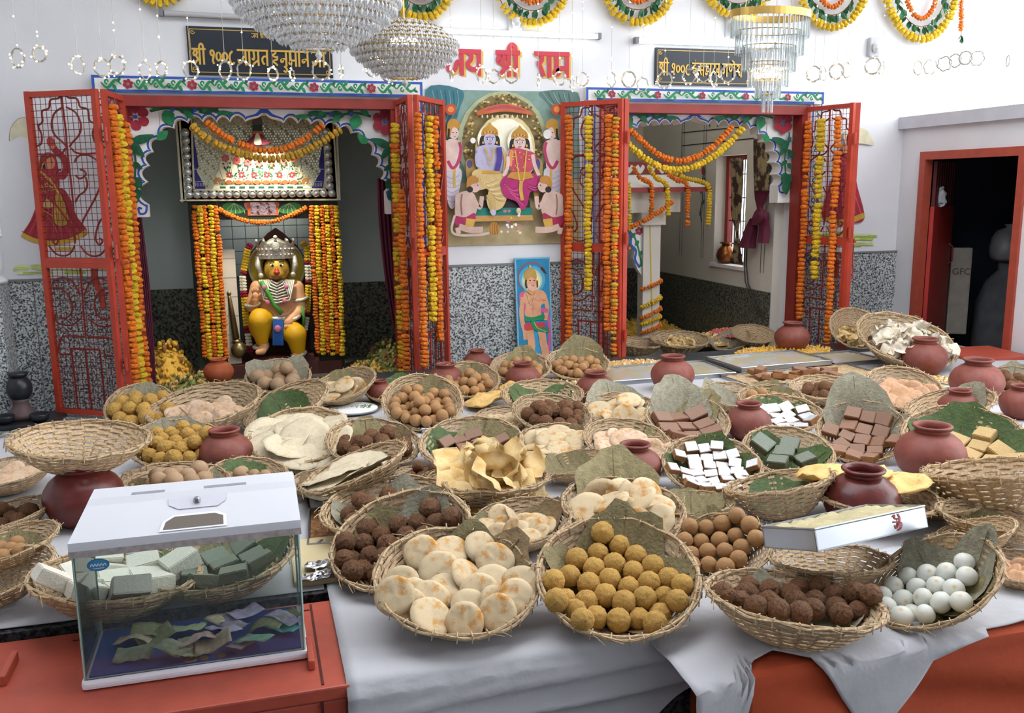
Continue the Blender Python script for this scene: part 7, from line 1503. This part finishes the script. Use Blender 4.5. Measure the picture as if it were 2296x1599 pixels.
cY = M('heap_yellow', 'D3A63F', .75, var=.15, vscale=30); cO = M('heap_sand', 'CFA768', .75, var=.15, vscale=30); cW = M('heap_cream', 'E2D8BE', .7); cG = M('heap_green', '8A9455', .7); cBn = M('heap_brown', '8C6232', .75); cDk = M('heap_dark', '5B5A2E', .8)
cP = M('heap_pink', 'D06A7A', .6)
heap(1278, 868, 140, 40, 'heap of puffed rice mixed with green bits at the centre back', [cW, cW, cG, cO], 1, up=.05, n=420, s=.011)
heap(1420, 822, 190, 26, 'spread of fried yellow crumbs before the right shrine', [cO, cW, cO], 2, up=.03, n=300)
heap(1660, 792, 150, 26, 'heap of bent sand coloured fried chips in the right shrine', [cO, cO, cW], 3, z=ZP+.08, up=.07, n=240, s=.018, elong=2.2, lim=(2.25, 3.93, 6.5, 8.9))
heap(1740, 785, 230, 34, 'bed of golden sev around the pot by the right gate', [cY, cO], 4, z=ZT, up=.03, n=420, s=.012, elong=2.5, lim=(3.0, 4.0, 5.3, 5.7))
heap(1450, 745, 150, 26, 'yellow heap beside the painted pillar in the right shrine', [cY, cY, cO], 5, z=ZP, up=.12, n=300, lim=(2.25, 3.93, 6.5, 8.9))
heap(1560, 735, 170, 20, 'yellow mound along the right shrine back wall', [cY, cY, cG], 6, z=ZP, up=.14, n=260, s=.016, lim=(2.25, 3.93, 6.5, 8.9))
heap(395, 812, 110, 50, 'golden mound of offerings left of the idol pillar', [cY, cBn, cY], 7, z=ZP, up=.32, n=420, s=.02, lim=(-.80, -.44, 6.5, 7.4))
heap(860, 800, 110, 36, 'dim mound of mixed snacks right of the idol shrine', [cDk, cBn, cG], 8, z=ZP, up=.20, n=360, s=.02, lim=(.68, 1.2, 6.5, 7.4))
heap(420, 845, 150, 30, 'low bed of green leaves and crumbs at the left shrine step', [cG, cDk, cO], 9, z=ZP, up=.12, n=320, s=.02, lim=(-.66, .2, 6.35, 6.75))
heap(850, 832, 110, 24, 'yellow green mound near the middle red gate', [cY, cG, cBn], 10, z=ZP, up=.14, n=300, s=.018, lim=(.4, .94, 6.25, 6.75))
heap(1690, 756, 80, 22, 'pink and yellow candy heap behind the dripping pot', [cP, cP, cY], 11, z=ZP+.14, up=.05, n=220, s=.012, lim=(2.25, 3.93, 6.5, 8.9))
heap(2110, 860, 120, 30, 'pale yellow sugar crumbs beside the right clay pot', [cO, cW, cY], 12, up=.03, n=260, s=.012)
heap(1150, 880, 220, 40, 'scattered brown crumbs under the central baskets', [cO, cBn], 13, up=.02, n=240, s=.01)
def sbk(*a, **k): return bk(*a, base=ZP+.04, **k)
fr, wh = sbk(1524, 760, 130, 36, 2, 'of pale fried sticks', 'inside the right shrine')
discs(fr, 'papad', 24, 24, 111, wh, .9, .6, (0, 0), .5, .2)
fr, wh = sbk(1432, 768, 110, 22, 4, 'of yellow crumbs', 'half hidden at the painted pillar foot')
fr, wh = sbk(1690, 748, 96, 40, 6, 'of pink candy', 'behind the dripping clay pot', dz=.06)
fr, wh = sbk(1640, 762, 90, 44, -14, 'of grey leaves', 'beside the fried chips', leaves=[(90, 1.0, .6, 'grey'), (180, 1.2, .5, 'grey')])
# ---- white cloth over the platform with its front drop
m_cl = M('white_cloth', 'B8B8BC', .9, var=.05, vscale=5, bump=.25, bscale=25)
def grid(name, nu, nv, fn, m_, label, cat, thick=.003):
    vs = [fn(i/nu, j/nv) for j in range(nv+1) for i in range(nu+1)]
    me = bpy.data.meshes.new(name); me.from_pydata([tuple(map(float, p)) for p in vs], [], [(j*(nu+1)+i, j*(nu+1)+i+1, (j+1)*(nu+1)+i+1, (j+1)*(nu+1)+i) for j in range(nv) for i in range(nu)])
    me.materials.append(m_); me.polygons.foreach_set('use_smooth', [True]*len(me.polygons)); o = link(name, me)
    md = o.modifiers.new('thickness', 'SOLIDIFY'); md.thickness = thick; md.offset = 1
    return tag(o, label, cat)
def ip(x, tab): return float(np.interp(x, [t[0] for t in tab], [t[1] for t in tab]))
def cloth1(u, v):
    x = .155+u*4.68
    x0 = x
    hem = ip(x, [(.15, .36), (.3, .33), (.6, .28), (.95, .2), (1.1, .15), (1.3, .02), (5, .02)])
    s = v**1.25*(3.3+hem) if False else v*(3.3+hem)
    # v: 0 far edge -> 1 hem ; denser near the front
    t = 1-(1-v)**2; s = t*(3.3+hem)
    nz = NZ.noise(Vector((x*3, s*3, 1.0)))
    if s < 3.26:
        y = 5.3-s; z = ZT+.004+.004*(nz+.6)+(.014*abs(((y*13+x*.8) % 1)-.5)*max(0, 1-abs(y-2.2)*3) if y < 2.5 else 0)
    elif s < 3.34:
        a = (s-3.26)/.08*math.pi/2; y = 2.04-.03*math.sin(a)-.01; z = ZT+.006-.03*(1-math.cos(a))
    else:
        d = s-3.34; z = ZT-.024-d; y = 2.0-.012-.02*math.sin(d*60+x*3)*min(1, d*8)*.35-.035*d+.03*NZ.noise(Vector((x*4, d*5, 3)))*min(1, d*5)
        x = x-.05*d*(1 if x < .4 else 0); y -= .020*(abs(((d*15+x*.6+.2*NZ.noise(Vector((x*2, 0, 7)))) % 1)-.5)*2)**3
    if x0 < .2: x = max(.158, x)
    return (x, y, max(z, .02))
grid('white_cloth', 150, 120, cloth1, m_cl, 'greyish white cotton cloth spread under the baskets and hanging in front', 'cloth')
def cloth3(u, v):
    x, y = -2.15+u*2.3, 4.68-v*2.14; return (x, y, ZT+.004+.004*(NZ.noise(Vector((x*3, y*3, 4.0)))+.6))
grid('under_cloth', 50, 40, cloth3, m_cl, 'white cloth under the baskets left of and behind the donation box', 'cloth')
LT = [(.90, .80), (1.0, .78), (1.05, .70), (1.10, .50), (1.18, .47), (1.27, .55), (1.35, .67), (1.43, .80), (1.50, .68), (1.58, .57), (1.75, .53), (2.4, .50)]
def cloth2(u, v):
    x = .93+u*1.5; l = ip(x, LT); s = v*l; w = .006*NZ.noise(Vector((x*9, s*9, 5)))+.012*max(0, NZ.noise(Vector((x*5+s*6, s*3, 8))))
    if s < .53: y = 2.3-s; z = ZT+.012+w
    else:
        d = s-.53; y = 1.752-.012*math.sin(d*30+x*20)*min(1, d*6)-.01; z = ZT+.010-d+w*.3
    if x < 1.06: k = (1.06-x)/.13; z -= .02*k
    return (x, y, z)
grid('grey_cloth', 90, 40, cloth2, m_cl, 'grey white cloth corner hanging over the orange table front', 'cloth')
# ---- orange covered table
m_or = M('orange_cloth', 'A8431F', .85, var=.10, vscale=4, bump=.2, bscale=30)
def orange(u, v):
    # profile: back of top -> front edge -> floor ; left end wraps round
    P_ = [(2.05, ZT), (1.775, ZT+.002), (1.76, ZT-.008), (1.745, .02)]
    s = v*3; i = min(2, int(s)); t = s-i; y = P_[i][0]*(1-t)+P_[i+1][0]*t; z = P_[i][1]*(1-t)+P_[i+1][1]*t
    x = 1.07+u*1.6
    if i == 2: y += .014*math.sin(t*16-x*6+1.2*math.sin(x*2))*min(1, t*4)*min(1, (x-1.07)*6)
    return (x, y, z)
ob = grid('orange_table_cloth', 90, 45, orange, m_or, 'orange cloth covered low table at the front right corner', 'table')
lf = MB(); lf.b2((1.075, 1.775, .02), (1.085, 2.05, ZT-.01)); lf.b2((1.09, 1.78, .01), (2.6, 2.04, ZT-.012)); lf.obj('table_box', m_or, ob)
# ---- red steel cabinet
cb = thing('red_cabinet', 'low red painted steel cabinet carrying the donation box', 'cabinet', (-.42, 2.2, 0))
XA, XB, YA_, YB = -1.05, .16, 2.01, 2.47
MB().bbox(((XA+XB)/2, (YA_+YB)/2, .21), (XB-XA, YB-YA_, .42), .006).obj('cabinet_body', m_red, cb)
MB().bbox(((XA+XB)/2, (YA_+YB)/2, .440), (XB-XA+.012, YB-YA_+.012, .034), .005).obj('cabinet_lid', m_red, cb)
st = MB()
for x in (.105,): st.b2((x-.003, YA_+.01, .4575), (x+.003, YB-.01, .459))
st.b2((-.50, YB-.045, .4575), (.10, YB-.040, .459)); st.b2((.1-.004, YA_-.0075, .05), (.1+.004, YA_-.005, .425)); st.b2((-.5, YA_-.0075, .3), (.1, YA_-.005, .305))
st.obj('lid_seam', M('seam_dark', '4A120C', .7), cb)
for (x, y) in ((.085, 2.16), (-.62, 2.30)):
    MB().bbox((x, y, .470), (.016, .13, .026), .004).obj('lid_handle', m_red, cb)
MB().bbox((.118, YA_-.008, .36), (.05, .02, .03), .004).obj('hinge', m_red, cb)
# ---- clear donation box (an old aquarium)
def glass(name, col='DCEBE6', t=.9, dust=.05):
    m_ = bpy.data.materials.new(name); m_.use_nodes = True; nt = m_.node_tree; N = nt.nodes; L = nt.links; N.remove(N['Principled BSDF'])
    tr = N.new('ShaderNodeBsdfTransparent'); tr.inputs[0].default_value = lin(col); gl = N.new('ShaderNodeBsdfGlossy'); gl.inputs['Roughness'].default_value = .03
    df = N.new('ShaderNodeBsdfDiffuse'); df.inputs[0].default_value = lin('C9D2D0'); fz = N.new('ShaderNodeFresnel'); fz.inputs[0].default_value = 1.4
    m1 = N.new('ShaderNodeMixShader'); m1.inputs[0].default_value = dust; m2 = N.new('ShaderNodeMixShader')
    L.new(tr.outputs[0], m1.inputs[1]); L.new(df.outputs[0], m1.inputs[2]); L.new(fz.outputs[0], m2.inputs[0]); L.new(m1.outputs[0], m2.inputs[1]); L.new(gl.outputs[0], m2.inputs[2]); L.new(m2.outputs[0], N['Material Output'].inputs[0])
    MATS[name] = m_; return m_
m_glass = glass('clear_glass', 'FAFDFC', dust=.03); zb0 = .4585
AX0, AX1, AY0, AY1 = -.43, .075, 2.155, 2.41
aq = thing('donation_box', 'clear glass donation box with a white lid holding crumpled notes', 'box', ((AX0+AX1)/2, (AY0+AY1)/2, zb0)); aq.rotation_euler = (0, 0, 0)
m_whp = M('white_plastic', 'E4E6EE', .35, var=.03, vscale=6)
MB().bbox(((AX0+AX1)/2, (AY0+AY1)/2, zb0+.013), (AX1-AX0+.012, AY1-AY0+.012, .024), .009).obj('box_base', m_whp, aq)
zg0, zg1 = zb0+.025, zb0+.355
MB().b2((AX0+.01, AY0+.01, zg0), (AX1-.01, AY1-.01, zg0+.004)).obj('blue_floor', M('blue_mat', '2E4C94', .6, var=.1, vscale=10), aq)
g = MB()
for lo, hi in (((AX0+.004, AY0, zg0), (AX1-.004, AY0+.004, zg1)), ((AX0+.004, AY1-.004, zg0), (AX1-.004, AY1, zg1)), ((AX0, AY0+.004, zg0), (AX0+.004, AY1-.004, zg1)), ((AX1-.004, AY0+.004, zg0), (AX1, AY1-.004, zg1))):
    MB().b2(lo, hi).obj('glass_pane', m_glass, aq)
m_seal = M('glass_edge', '9FB8AE', .3)
for (x, y) in ((AX0+.003, AY0+.003), (AX1-.003, AY0+.003), (AX0+.003, AY1-.003), (AX1-.003, AY1-.003)): MB().tube([(x, y, zg0), (x, y, zg1)], .0035, 6).obj('corner_seal', m_seal, aq)
# hood: straight collar, sloping front, narrow ridge, back slope
hd = MB(); Zl = zg1-.012; H1, H2 = Zl+.02, Zl+.088
x0, x1, y0, y1 = AX0-.004, AX1+.004, AY0-.004, AY1+.004
ring = lambda a, b, c_, d, z: [(a, c_, z), (b, c_, z), (b, d, z), (a, d, z)]
rings = [ring(x0, x1, y0, y1, Zl), ring(x0, x1, y0, y1, H1), ring(x0+.03, x1-.004, y0+.085, y1-.06, H2-.012), ring(x0+.036, x1-.008, y0+.10, y1-.085, H2)]
hd.add([p for q in rings for p in q], [(i*4+j, i*4+(j+1) % 4, (i+1)*4+(j+1) % 4, (i+1)*4+j) for i in range(3) for j in range(4)]+[(12, 13, 14, 15)])
m_hood = bpy.data.materials.new('translucent_plastic'); m_hood.use_nodes = True; _n = m_hood.node_tree.nodes; _l = m_hood.node_tree.links
_tl = _n.new('ShaderNodeBsdfTranslucent'); _tl.inputs[0].default_value = lin('E6E8EE'); _mx = _n.new('ShaderNodeMixShader'); _mx.inputs[0].default_value = .3; _n['Principled BSDF'].inputs['Base Color'].default_value = lin('ECEEF5'); _n['Principled BSDF'].inputs['Roughness'].default_value = .35
_l.new(_n['Principled BSDF'].outputs[0], _mx.inputs[1]); _l.new(_tl.outputs[0], _mx.inputs[2]); _l.new(_mx.outputs[0], _n['Material Output'].inputs[0])
ho = hd.obj('hood', m_hood, aq)
def hp(u, v):     # point on the sloping front of the hood
    a = np.array(rings[1][0])*(1-u)+np.array(rings[1][1])*u; b = np.array(rings[2][0])*(1-u)+np.array(rings[2][1])*u; return a*(1-v)+b*v+np.array((0, -.0015, .0012))
fl = Flat(hp, (0, -.8, .6), .0003)
m_slot = M('slot_dark', '6E655C', .8); m_flap = M('flap_grey', 'C3C2CC', .4)
fl.poly([(.38, 1.0), (.66, 1.0), (.655, .8), (.62, .66), (.44, .66), (.39, .8)], m_flap)
fl.poly([(.375, .06), (.67, .06), (.665, .38), (.62, .50), (.42, .50), (.38, .34)], m_whp); fl.poly([(.39, .10), (.655, .10), (.65, .36), (.61, .45), (.43, .45), (.395, .32)], m_slot)
fl.obj('money_slot', ho)
MB().lathe([(0, 0), (.008, 0), (.008, .008), (.005, .011), (0, .011)], 12, tuple(hp(.52, .84))).obj('lock_knob', m_steel, ho)
vn = MB()
for k in range(44):
    u = .55+.36*k/44 if k < 26 else .2+.16*(k-26)/18
    p = np.array(rings[3][0])*(1-u)+np.array(rings[3][1])*u; vn.b2((p[0]-.002, p[1]+.004, H2-.001), (p[0]+.002, p[1]+.022, H2+.0006))
vn.obj('vent_slot', M('vent_grey', '8C8C96', .6), ho)
dt = MB(); dt.b2((x0-.0006, y0-.0008, Zl-.016), (x1+.0006, y0+.002, Zl)); dt.obj('dusty_edge', M('dust_edge', 'A79F9C', .9, var=.25, vscale=60), aq)
fl = Flat(lambda x, y: (AX0+x, AY0-.0012, zg1+y), NF, .0003)
sx = .055; fl.ell(sx, -.05, .024, .015, M('sticker_blue', '2A6C9C', .4)); fl.ell(sx, -.05, .022, .013, M('sticker_blue2', '3B84B4', .4))
fl.stroke([(sx-.017+i*.0034, -.05+(.003 if i % 2 else -.003)) for i in range(11)], .0016, m_wht, 3); fl.stroke([(sx-.012, -.058), (sx+.012, -.058)], .0012, m_wht, raw=True)
fl.obj('blue_sticker', aq)
# crumpled notes on the blue floor
NC = [('grey green', '8F947C'), ('pale green', 'A9B795'), ('lavender', 'A79FB8'), ('mint green', '7FB79E'), ('beige', 'B8A990'), ('purple grey', '93899A'), ('turquoise', '6FBFBC'), ('olive', '868A66'), ('pinkish', 'BFA39B')]
NP = [(300, 1470, 0, .5), (300, 1440, 4, .9), (335, 1425, 7, .4), (385, 1480, 0, .6), (420, 1490, 1, .3), (350, 1435, 7, .8), (420, 1420, 1, .2), (440, 1450, 8, .5), (420, 1455, 0, .9), (500, 1395, 4, .4), (520, 1410, 5, .3), (550, 1385, 2, .2), (545, 1445, 5, .1), (570, 1450, 3, .15), (600, 1410, 7, .5), (640, 1400, 2, .3), (640, 1385, 7, .2), (655, 1410, 6, .1), (480, 1450, 4, .6), (500, 1425, 2, .5)]
WNOTE = ['nearest the left glass', 'standing behind the leftmost note', 'lying deep at the left', 'folded near the front', 'crumpled at the front centre', 'twisted at the left back', 'upright at the back', 'half covered in the middle', 'crushed at the centre', 'arched at the top of the pile', 'tucked under the arched note', 'flat along the back glass', 'lying square at the front', 'nearest the front right', 'rolled at the right', 'wide at the right back', 'in the right back corner', 'curled by the right glass', 'peeking out at the centre', 'spread under the arch']
for k, (px, py, ci, cur) in enumerate(NP):
    r = random.Random(k*3); P = onz(px, py, zg0+.012); P[0] = min(max(P[0], AX0+.055), AX1-.05); P[1] = min(max(P[1], AY0+.045), AY1-.04); n = 10; vs = []
    for j in range(5):
        for i in range(n+1):
            u = (i/n-.5); v = (j/4-.5); vs.append((u*.088, v*.050, .010+.005*math.sin(u*(3+cur*3)+k)*(1+cur)+.006*NZ.noise(Vector((u*4, v*4, k)))+.004))
    me = bpy.data.meshes.new('banknote'); me.from_pydata(vs, [], [(j*(n+1)+i, j*(n+1)+i+1, (j+1)*(n+1)+i+1, (j+1)*(n+1)+i) for j in range(4) for i in range(n)])
    me.materials.append(M('note_'+NC[ci][0].replace(' ', '_'), NC[ci][1], .8, var=.22, vscale=70)); me.polygons.foreach_set('use_smooth', [True]*len(me.polygons))
    o = link('banknote', me); o.location = (P[0], P[1], zg0+.006+.004*(k % 4)); o.rotation_euler = (r.uniform(-.25, .35), r.uniform(-.2, .2), r.uniform(-.9, .9)); md = o.modifiers.new('t', 'SOLIDIFY'); md.thickness = .0006
    tag(o, 'crumpled '+NC[ci][0]+' banknote '+WNOTE[k]+' in donation box', 'banknote', 'banknotes in the donation box')
for k, (px, py) in enumerate(((432, 1483), (455, 1497), (495, 1495), (420, 1500))):
    P = onz(px, py, zg0+.006); tag(MB().lathe([(0, 0), (.0105, 0), (.011, .001), (.0105, .002), (0, .002)], 18, (P[0], max(P[1], AY0+.02), zg0+.0045)).obj('coin', M('coin_gold', '9A8A5E', .35, .8)), 'small dull coin on the blue donation box floor', 'coin', 'coins in the donation box')
# ================================================================== CHANDELIERS AND LIGHT STRINGS
m_cry = M('crystal', 'E6E8EA', .06, .35, spec=1.0); m_gldm = M('gold_metal', 'C9A55A', .25, .9); m_rod = M('crystal_rod', 'E9F0F0', .05, 0.0, trans=.75, ior=1.45)
m_bulb = M('warm_bulb', 'FFE3AE', .5, emit=14.0); m_bulb.cycles.emission_sampling = 'NONE'
def octa(b, c_, r, s=1.4):
    x, y, z = c_; b.add([(x+r, y, z), (x, y+r, z), (x-r, y, z), (x, y-r, z), (x, y, z+r*s), (x, y, z-r*s)], [(0, 1, 4), (1, 2, 4), (2, 3, 4), (3, 0, 4), (1, 0, 5), (2, 1, 5), (3, 2, 5), (0, 3, 5)])
def chandelier(cx_, D, tiers, label, gold_from=None, bead=.009):
    """tiers: (photo y, photo width) from the top ring down to the tip"""
    P0 = atd(cx_, tiers[0][0], D); ch_ = thing('crystal_chandelier', label, 'chandelier', (P0[0], P0[1], 3.7), 'crystal chandeliers'); R_ = []; u = D/F
    C0 = atd(cx_, 60, D)
    for (y, w_) in tiers:
        z = atd(cx_, y, D)[2]; R_.append((z, w_/2*u))
    rod = MB(); rod.tube([(C0[0], C0[1], 3.7), (C0[0], C0[1], R_[0][0])], .008, 8); rod.lathe([(0, 0), (.06, 0), (.05, -.03), (0, -.05)], 16, (C0[0], C0[1], 3.70)); rod.obj('hanging_rod', m_gldm, ch_)
    for i, (z, r) in enumerate(R_):
        rg = MB(); rg.tube([(C0[0]+r*math.cos(t), C0[1]+r*math.sin(t), z) for t in [2*math.pi*k/48 for k in range(48)]], .004, 5, closed=True); rg.obj('ring', m_gldm, ch_)
        if i+1 < len(R_):
            z2, r2 = R_[i+1]; b = MB(); n = max(14, int(2*math.pi*max(r, r2)/(bead*1.9))); L = math.hypot(z2-z, r2-r); m = max(2, int(L/(bead*2.0)))
            for k in range(n):
                for j in range(m):
                    t = (j+.5)/m; a = 2*math.pi*(k+.5*(j % 2))/n; q = r+(r2-r)*t; octa(b, (C0[0]+q*math.cos(a), C0[1]+q*math.sin(a), z+(z2-z)*t-.004*math.sin(k*1.7)), bead)
            for k in range(n//2):
                a = 2*math.pi*(k+.5)/(n//2); octa(b, (C0[0]+r*1.01*math.cos(a), C0[1]+r*1.01*math.sin(a), z-bead*1.5), bead*1.15, 1.9)
            g_ = gold_from and gold_from[0] <= i < gold_from[1]
            if g_: b.mi = [1 if (i_//8) % 3 == 0 else 0 for i_ in range(len(b.f))]
            o = b.obj('bead_tier', [m_cry, m_gldm], ch_); o['kind'] = 'stuff'
    b = MB(); z, r = R_[-1]; octa(b, (C0[0], C0[1], z-.03), .018, 1.6); b.obj('end_drop', m_cry, ch_)
    b = MB()
    for k in range(10): a = k*.63; b.ball((C0[0]+.35*R_[1][1]*math.cos(a), C0[1]+.35*R_[1][1]*math.sin(a), (R_[0][0]+R_[-1][0])/2+.05), .012, 8, 6)
    b.obj('bulb_cluster', m_bulb, ch_)['kind'] = 'stuff'
    return ch_
chandelier(712, 4.3, [(-95, 250), (-45, 380), (2, 372), (22, 350), (40, 315), (56, 270), (71, 225), (85, 170), (98, 115), (108, 60)], 'large crystal bead chandelier at the top left of centre', None, .0085)
chandelier(905, 4.9, [(52, 90), (64, 150), (96, 244), (112, 236), (126, 212), (139, 180), (151, 145), (162, 105), (172, 62)], 'smaller gold and crystal bead chandelier beside the large one', (0, 2), .0075)
# tiered rod chandelier
D = 5.2; C0 = atd(1727, 60, D); u = D/F; tc_ = thing('rod_chandelier', 'oval tiered chandelier of glass rods with a gold ring', 'chandelier', (C0[0], C0[1], 3.7))
zz = lambda y: atd(1727, y, D)[2]
b = MB()
for dx in (-.12, -.04, .04, .12): b.tube([(C0[0], C0[1], 3.7), (C0[0]+dx*1.3, C0[1]+.02, zz(34))], .002, 4)
b.lathe([(0, 0), (.07, 0), (.06, -.03), (0, -.04)], 18, (C0[0], C0[1], 3.7)); b.obj('hanging_cord', m_gldm, tc_)
def oval(w_, k): return (C0[0]+w_/2*u*math.cos(k), C0[1]+w_/2*u*.62*math.sin(k))
b = MB(); n = 48
for y, w_ in ((30, 188),):
    vs = []
    for k in range(n): x, yy = oval(w_, 2*math.pi*k/n); vs += [(x, yy, zz(26)), (x, yy, zz(42))]
    b.add(vs, [(2*k, 2*((k+1) % n), 2*((k+1) % n)+1, 2*k+1) for k in range(n)])
o = b.obj('gold_ring', m_gldm, tc_); md = o.modifiers.new('t', 'SOLIDIFY'); md.thickness = .006
rm_ = MB(); rm_.bbox((0, 0, -.5), (.012, .008, 1.0), .002); rodm = rm_.mesh('glass_rod', m_rod)
for ti, (ya, yb, w_, n) in enumerate(((40, 84, 184, 44), (72, 122, 160, 38), (104, 158, 126, 30), (140, 192, 94, 22), (178, 218, 58, 14), (210, 250, 24, 7))):
    for k in range(n):
        a = 2*math.pi*k/n; x, yy = oval(w_, a); o = bpy.data.objects.new('glass_rod', rodm); COL.objects.link(o); o.parent = tc_; o.location = Vector((x, yy, zz(ya)))-tc_.location; o.scale = (1, 1, zz(ya)-zz(yb)); o.rotation_euler = (0, 0, a)
    if ti:
        b = MB(); b.tube([(*oval(w_, 2*math.pi*k/36), zz(ya)+.004) for k in range(36)], .003, 5, closed=True); b.obj('tier_ring', m_gldm, tc_)
b = MB()
for k in range(26): a = k*2.4; q = 20+35*((k*7) % 10)/10; x, yy = oval(q*1.6, a); b.ball((x, yy, zz(150+28*((k*3) % 7)/7)), .007, 7, 5)
b.obj('bulb_cluster', m_bulb, tc_)['kind'] = 'stuff'
# ---- curtain of hanging light strings, each with a wire ring
m_wire2 = M('clear_wire', 'B4B0A6', .3, .4); m_lb = M('tiny_bulb', 'FFE9C4', .5, emit=22.0); m_lb.cycles.emission_sampling = 'NONE'
RS = [(40, 130, 19), (88, 122, 14), (175, 145, 17), (230, 152, 17), (262, 146, 18), (325, 158, 17), (362, 155, 15), (428, 158, 18), (505, 158, 18), (547, 158, 18), (612, 166, 13), (655, 168, 11), (720, 158, 19), (765, 160, 11), (835, 152, 17), (872, 166, 16), (1012, 166, 12), (1080, 168, 15), (1108, 172, 13), (1147, 170, 14), (1207, 180, 12), (1255, 176, 13), (1283, 188, 13), (1306, 178, 13), (1371, 178, 15), (1410, 178, 15), (1441, 190, 14), (1490, 180, 16), (1545, 172, 15), (1577, 166, 16), (1600, 176, 14), (1632, 166, 16), (1825, 166, 15), (1845, 164, 15), (1876, 160, 15), (1898, 157, 15), (1957, 148, 16), (1976, 150, 16), (2058, 152, 14), (2086, 150, 14), (2118, 143, 14), (2142, 136, 13), (2165, 130, 13), (2191, 131, 14), (2260, 137, 11)]
ORD = ['first', 'second', 'third', 'fourth', 'fifth', 'sixth', 'seventh', 'eighth', 'ninth', 'tenth']
ZN = [(410, 'on the wall left of the black name board'), (740, 'before the left name board'), (960, 'below the bead chandeliers'), (1290, 'before the red lettering'), (1460, 'between the lettering and right name board'), (1700, 'before the right name board'), (2000, 'right of the rod chandelier'), (2400, 'at the bright right end')]
def STRL(k, x):
    i = [j for j, z in enumerate(ZN) if x < z[0]][0]; n = len([1 for q in RS[:k] if [j for j, z in enumerate(ZN) if q[0] < z[0]][0] == i]); return 'tiny light string, %s from left %s' % (ORD[n], ZN[i][1])
for k, (x, y, rp) in enumerate(RS):
    r = random.Random(k*11+1); Yp = 5.35+.25*((k*37) % 10)/10; P = ony(x, y, Yp); rr_ = rp*depth(P)/F; ya = r.uniform(-.9, .9) if rp > 12 else 1.1
    s_ = thing('light_string', STRL(k, x), 'light string', (P[0], P[1], 3.69), 'hanging light strings across the upper wall')
    cs, sn = math.cos(ya), math.sin(ya); top = V3(P)+Vector((0, 0, rr_))
    MB().tube([(P[0], P[1], 3.69), top], .0011, 4).obj('wire', m_wire2, s_)
    rg = MB()
    for q in range(3): ph = r.uniform(0, 6); rg.tube([(P[0]+(rr_+.004*math.cos(6*t+ph))*math.cos(t)*cs+.004*math.sin(6*t+ph)*sn, P[1]+(rr_+.004*math.cos(6*t+ph))*math.cos(t)*sn, P[2]+(rr_+.004*math.cos(6*t+ph))*math.sin(t)*1.08) for t in [2*math.pi*i/28 for i in range(28)]], .003, 4, closed=True)
    rg.obj('wire_ring', m_wire2, s_)
    b = MB(); dim = x > 2090
    if not dim:
        for q in range(9): t = r.uniform(0, 6.28); d = rr_*r.uniform(.85, 1.45); octa(b, (P[0]+d*math.cos(t)*cs, P[1]+d*math.cos(t)*sn-.01, P[2]+d*math.sin(t)), .0042, 1)
    for q in range(3 if not dim else 1): octa(b, (P[0], P[1]-.003, P[2]+rr_+r.uniform(.05, .55)), .0045, 1)
    b.obj('bulb_cluster', m_lb, s_)['kind'] = 'stuff'
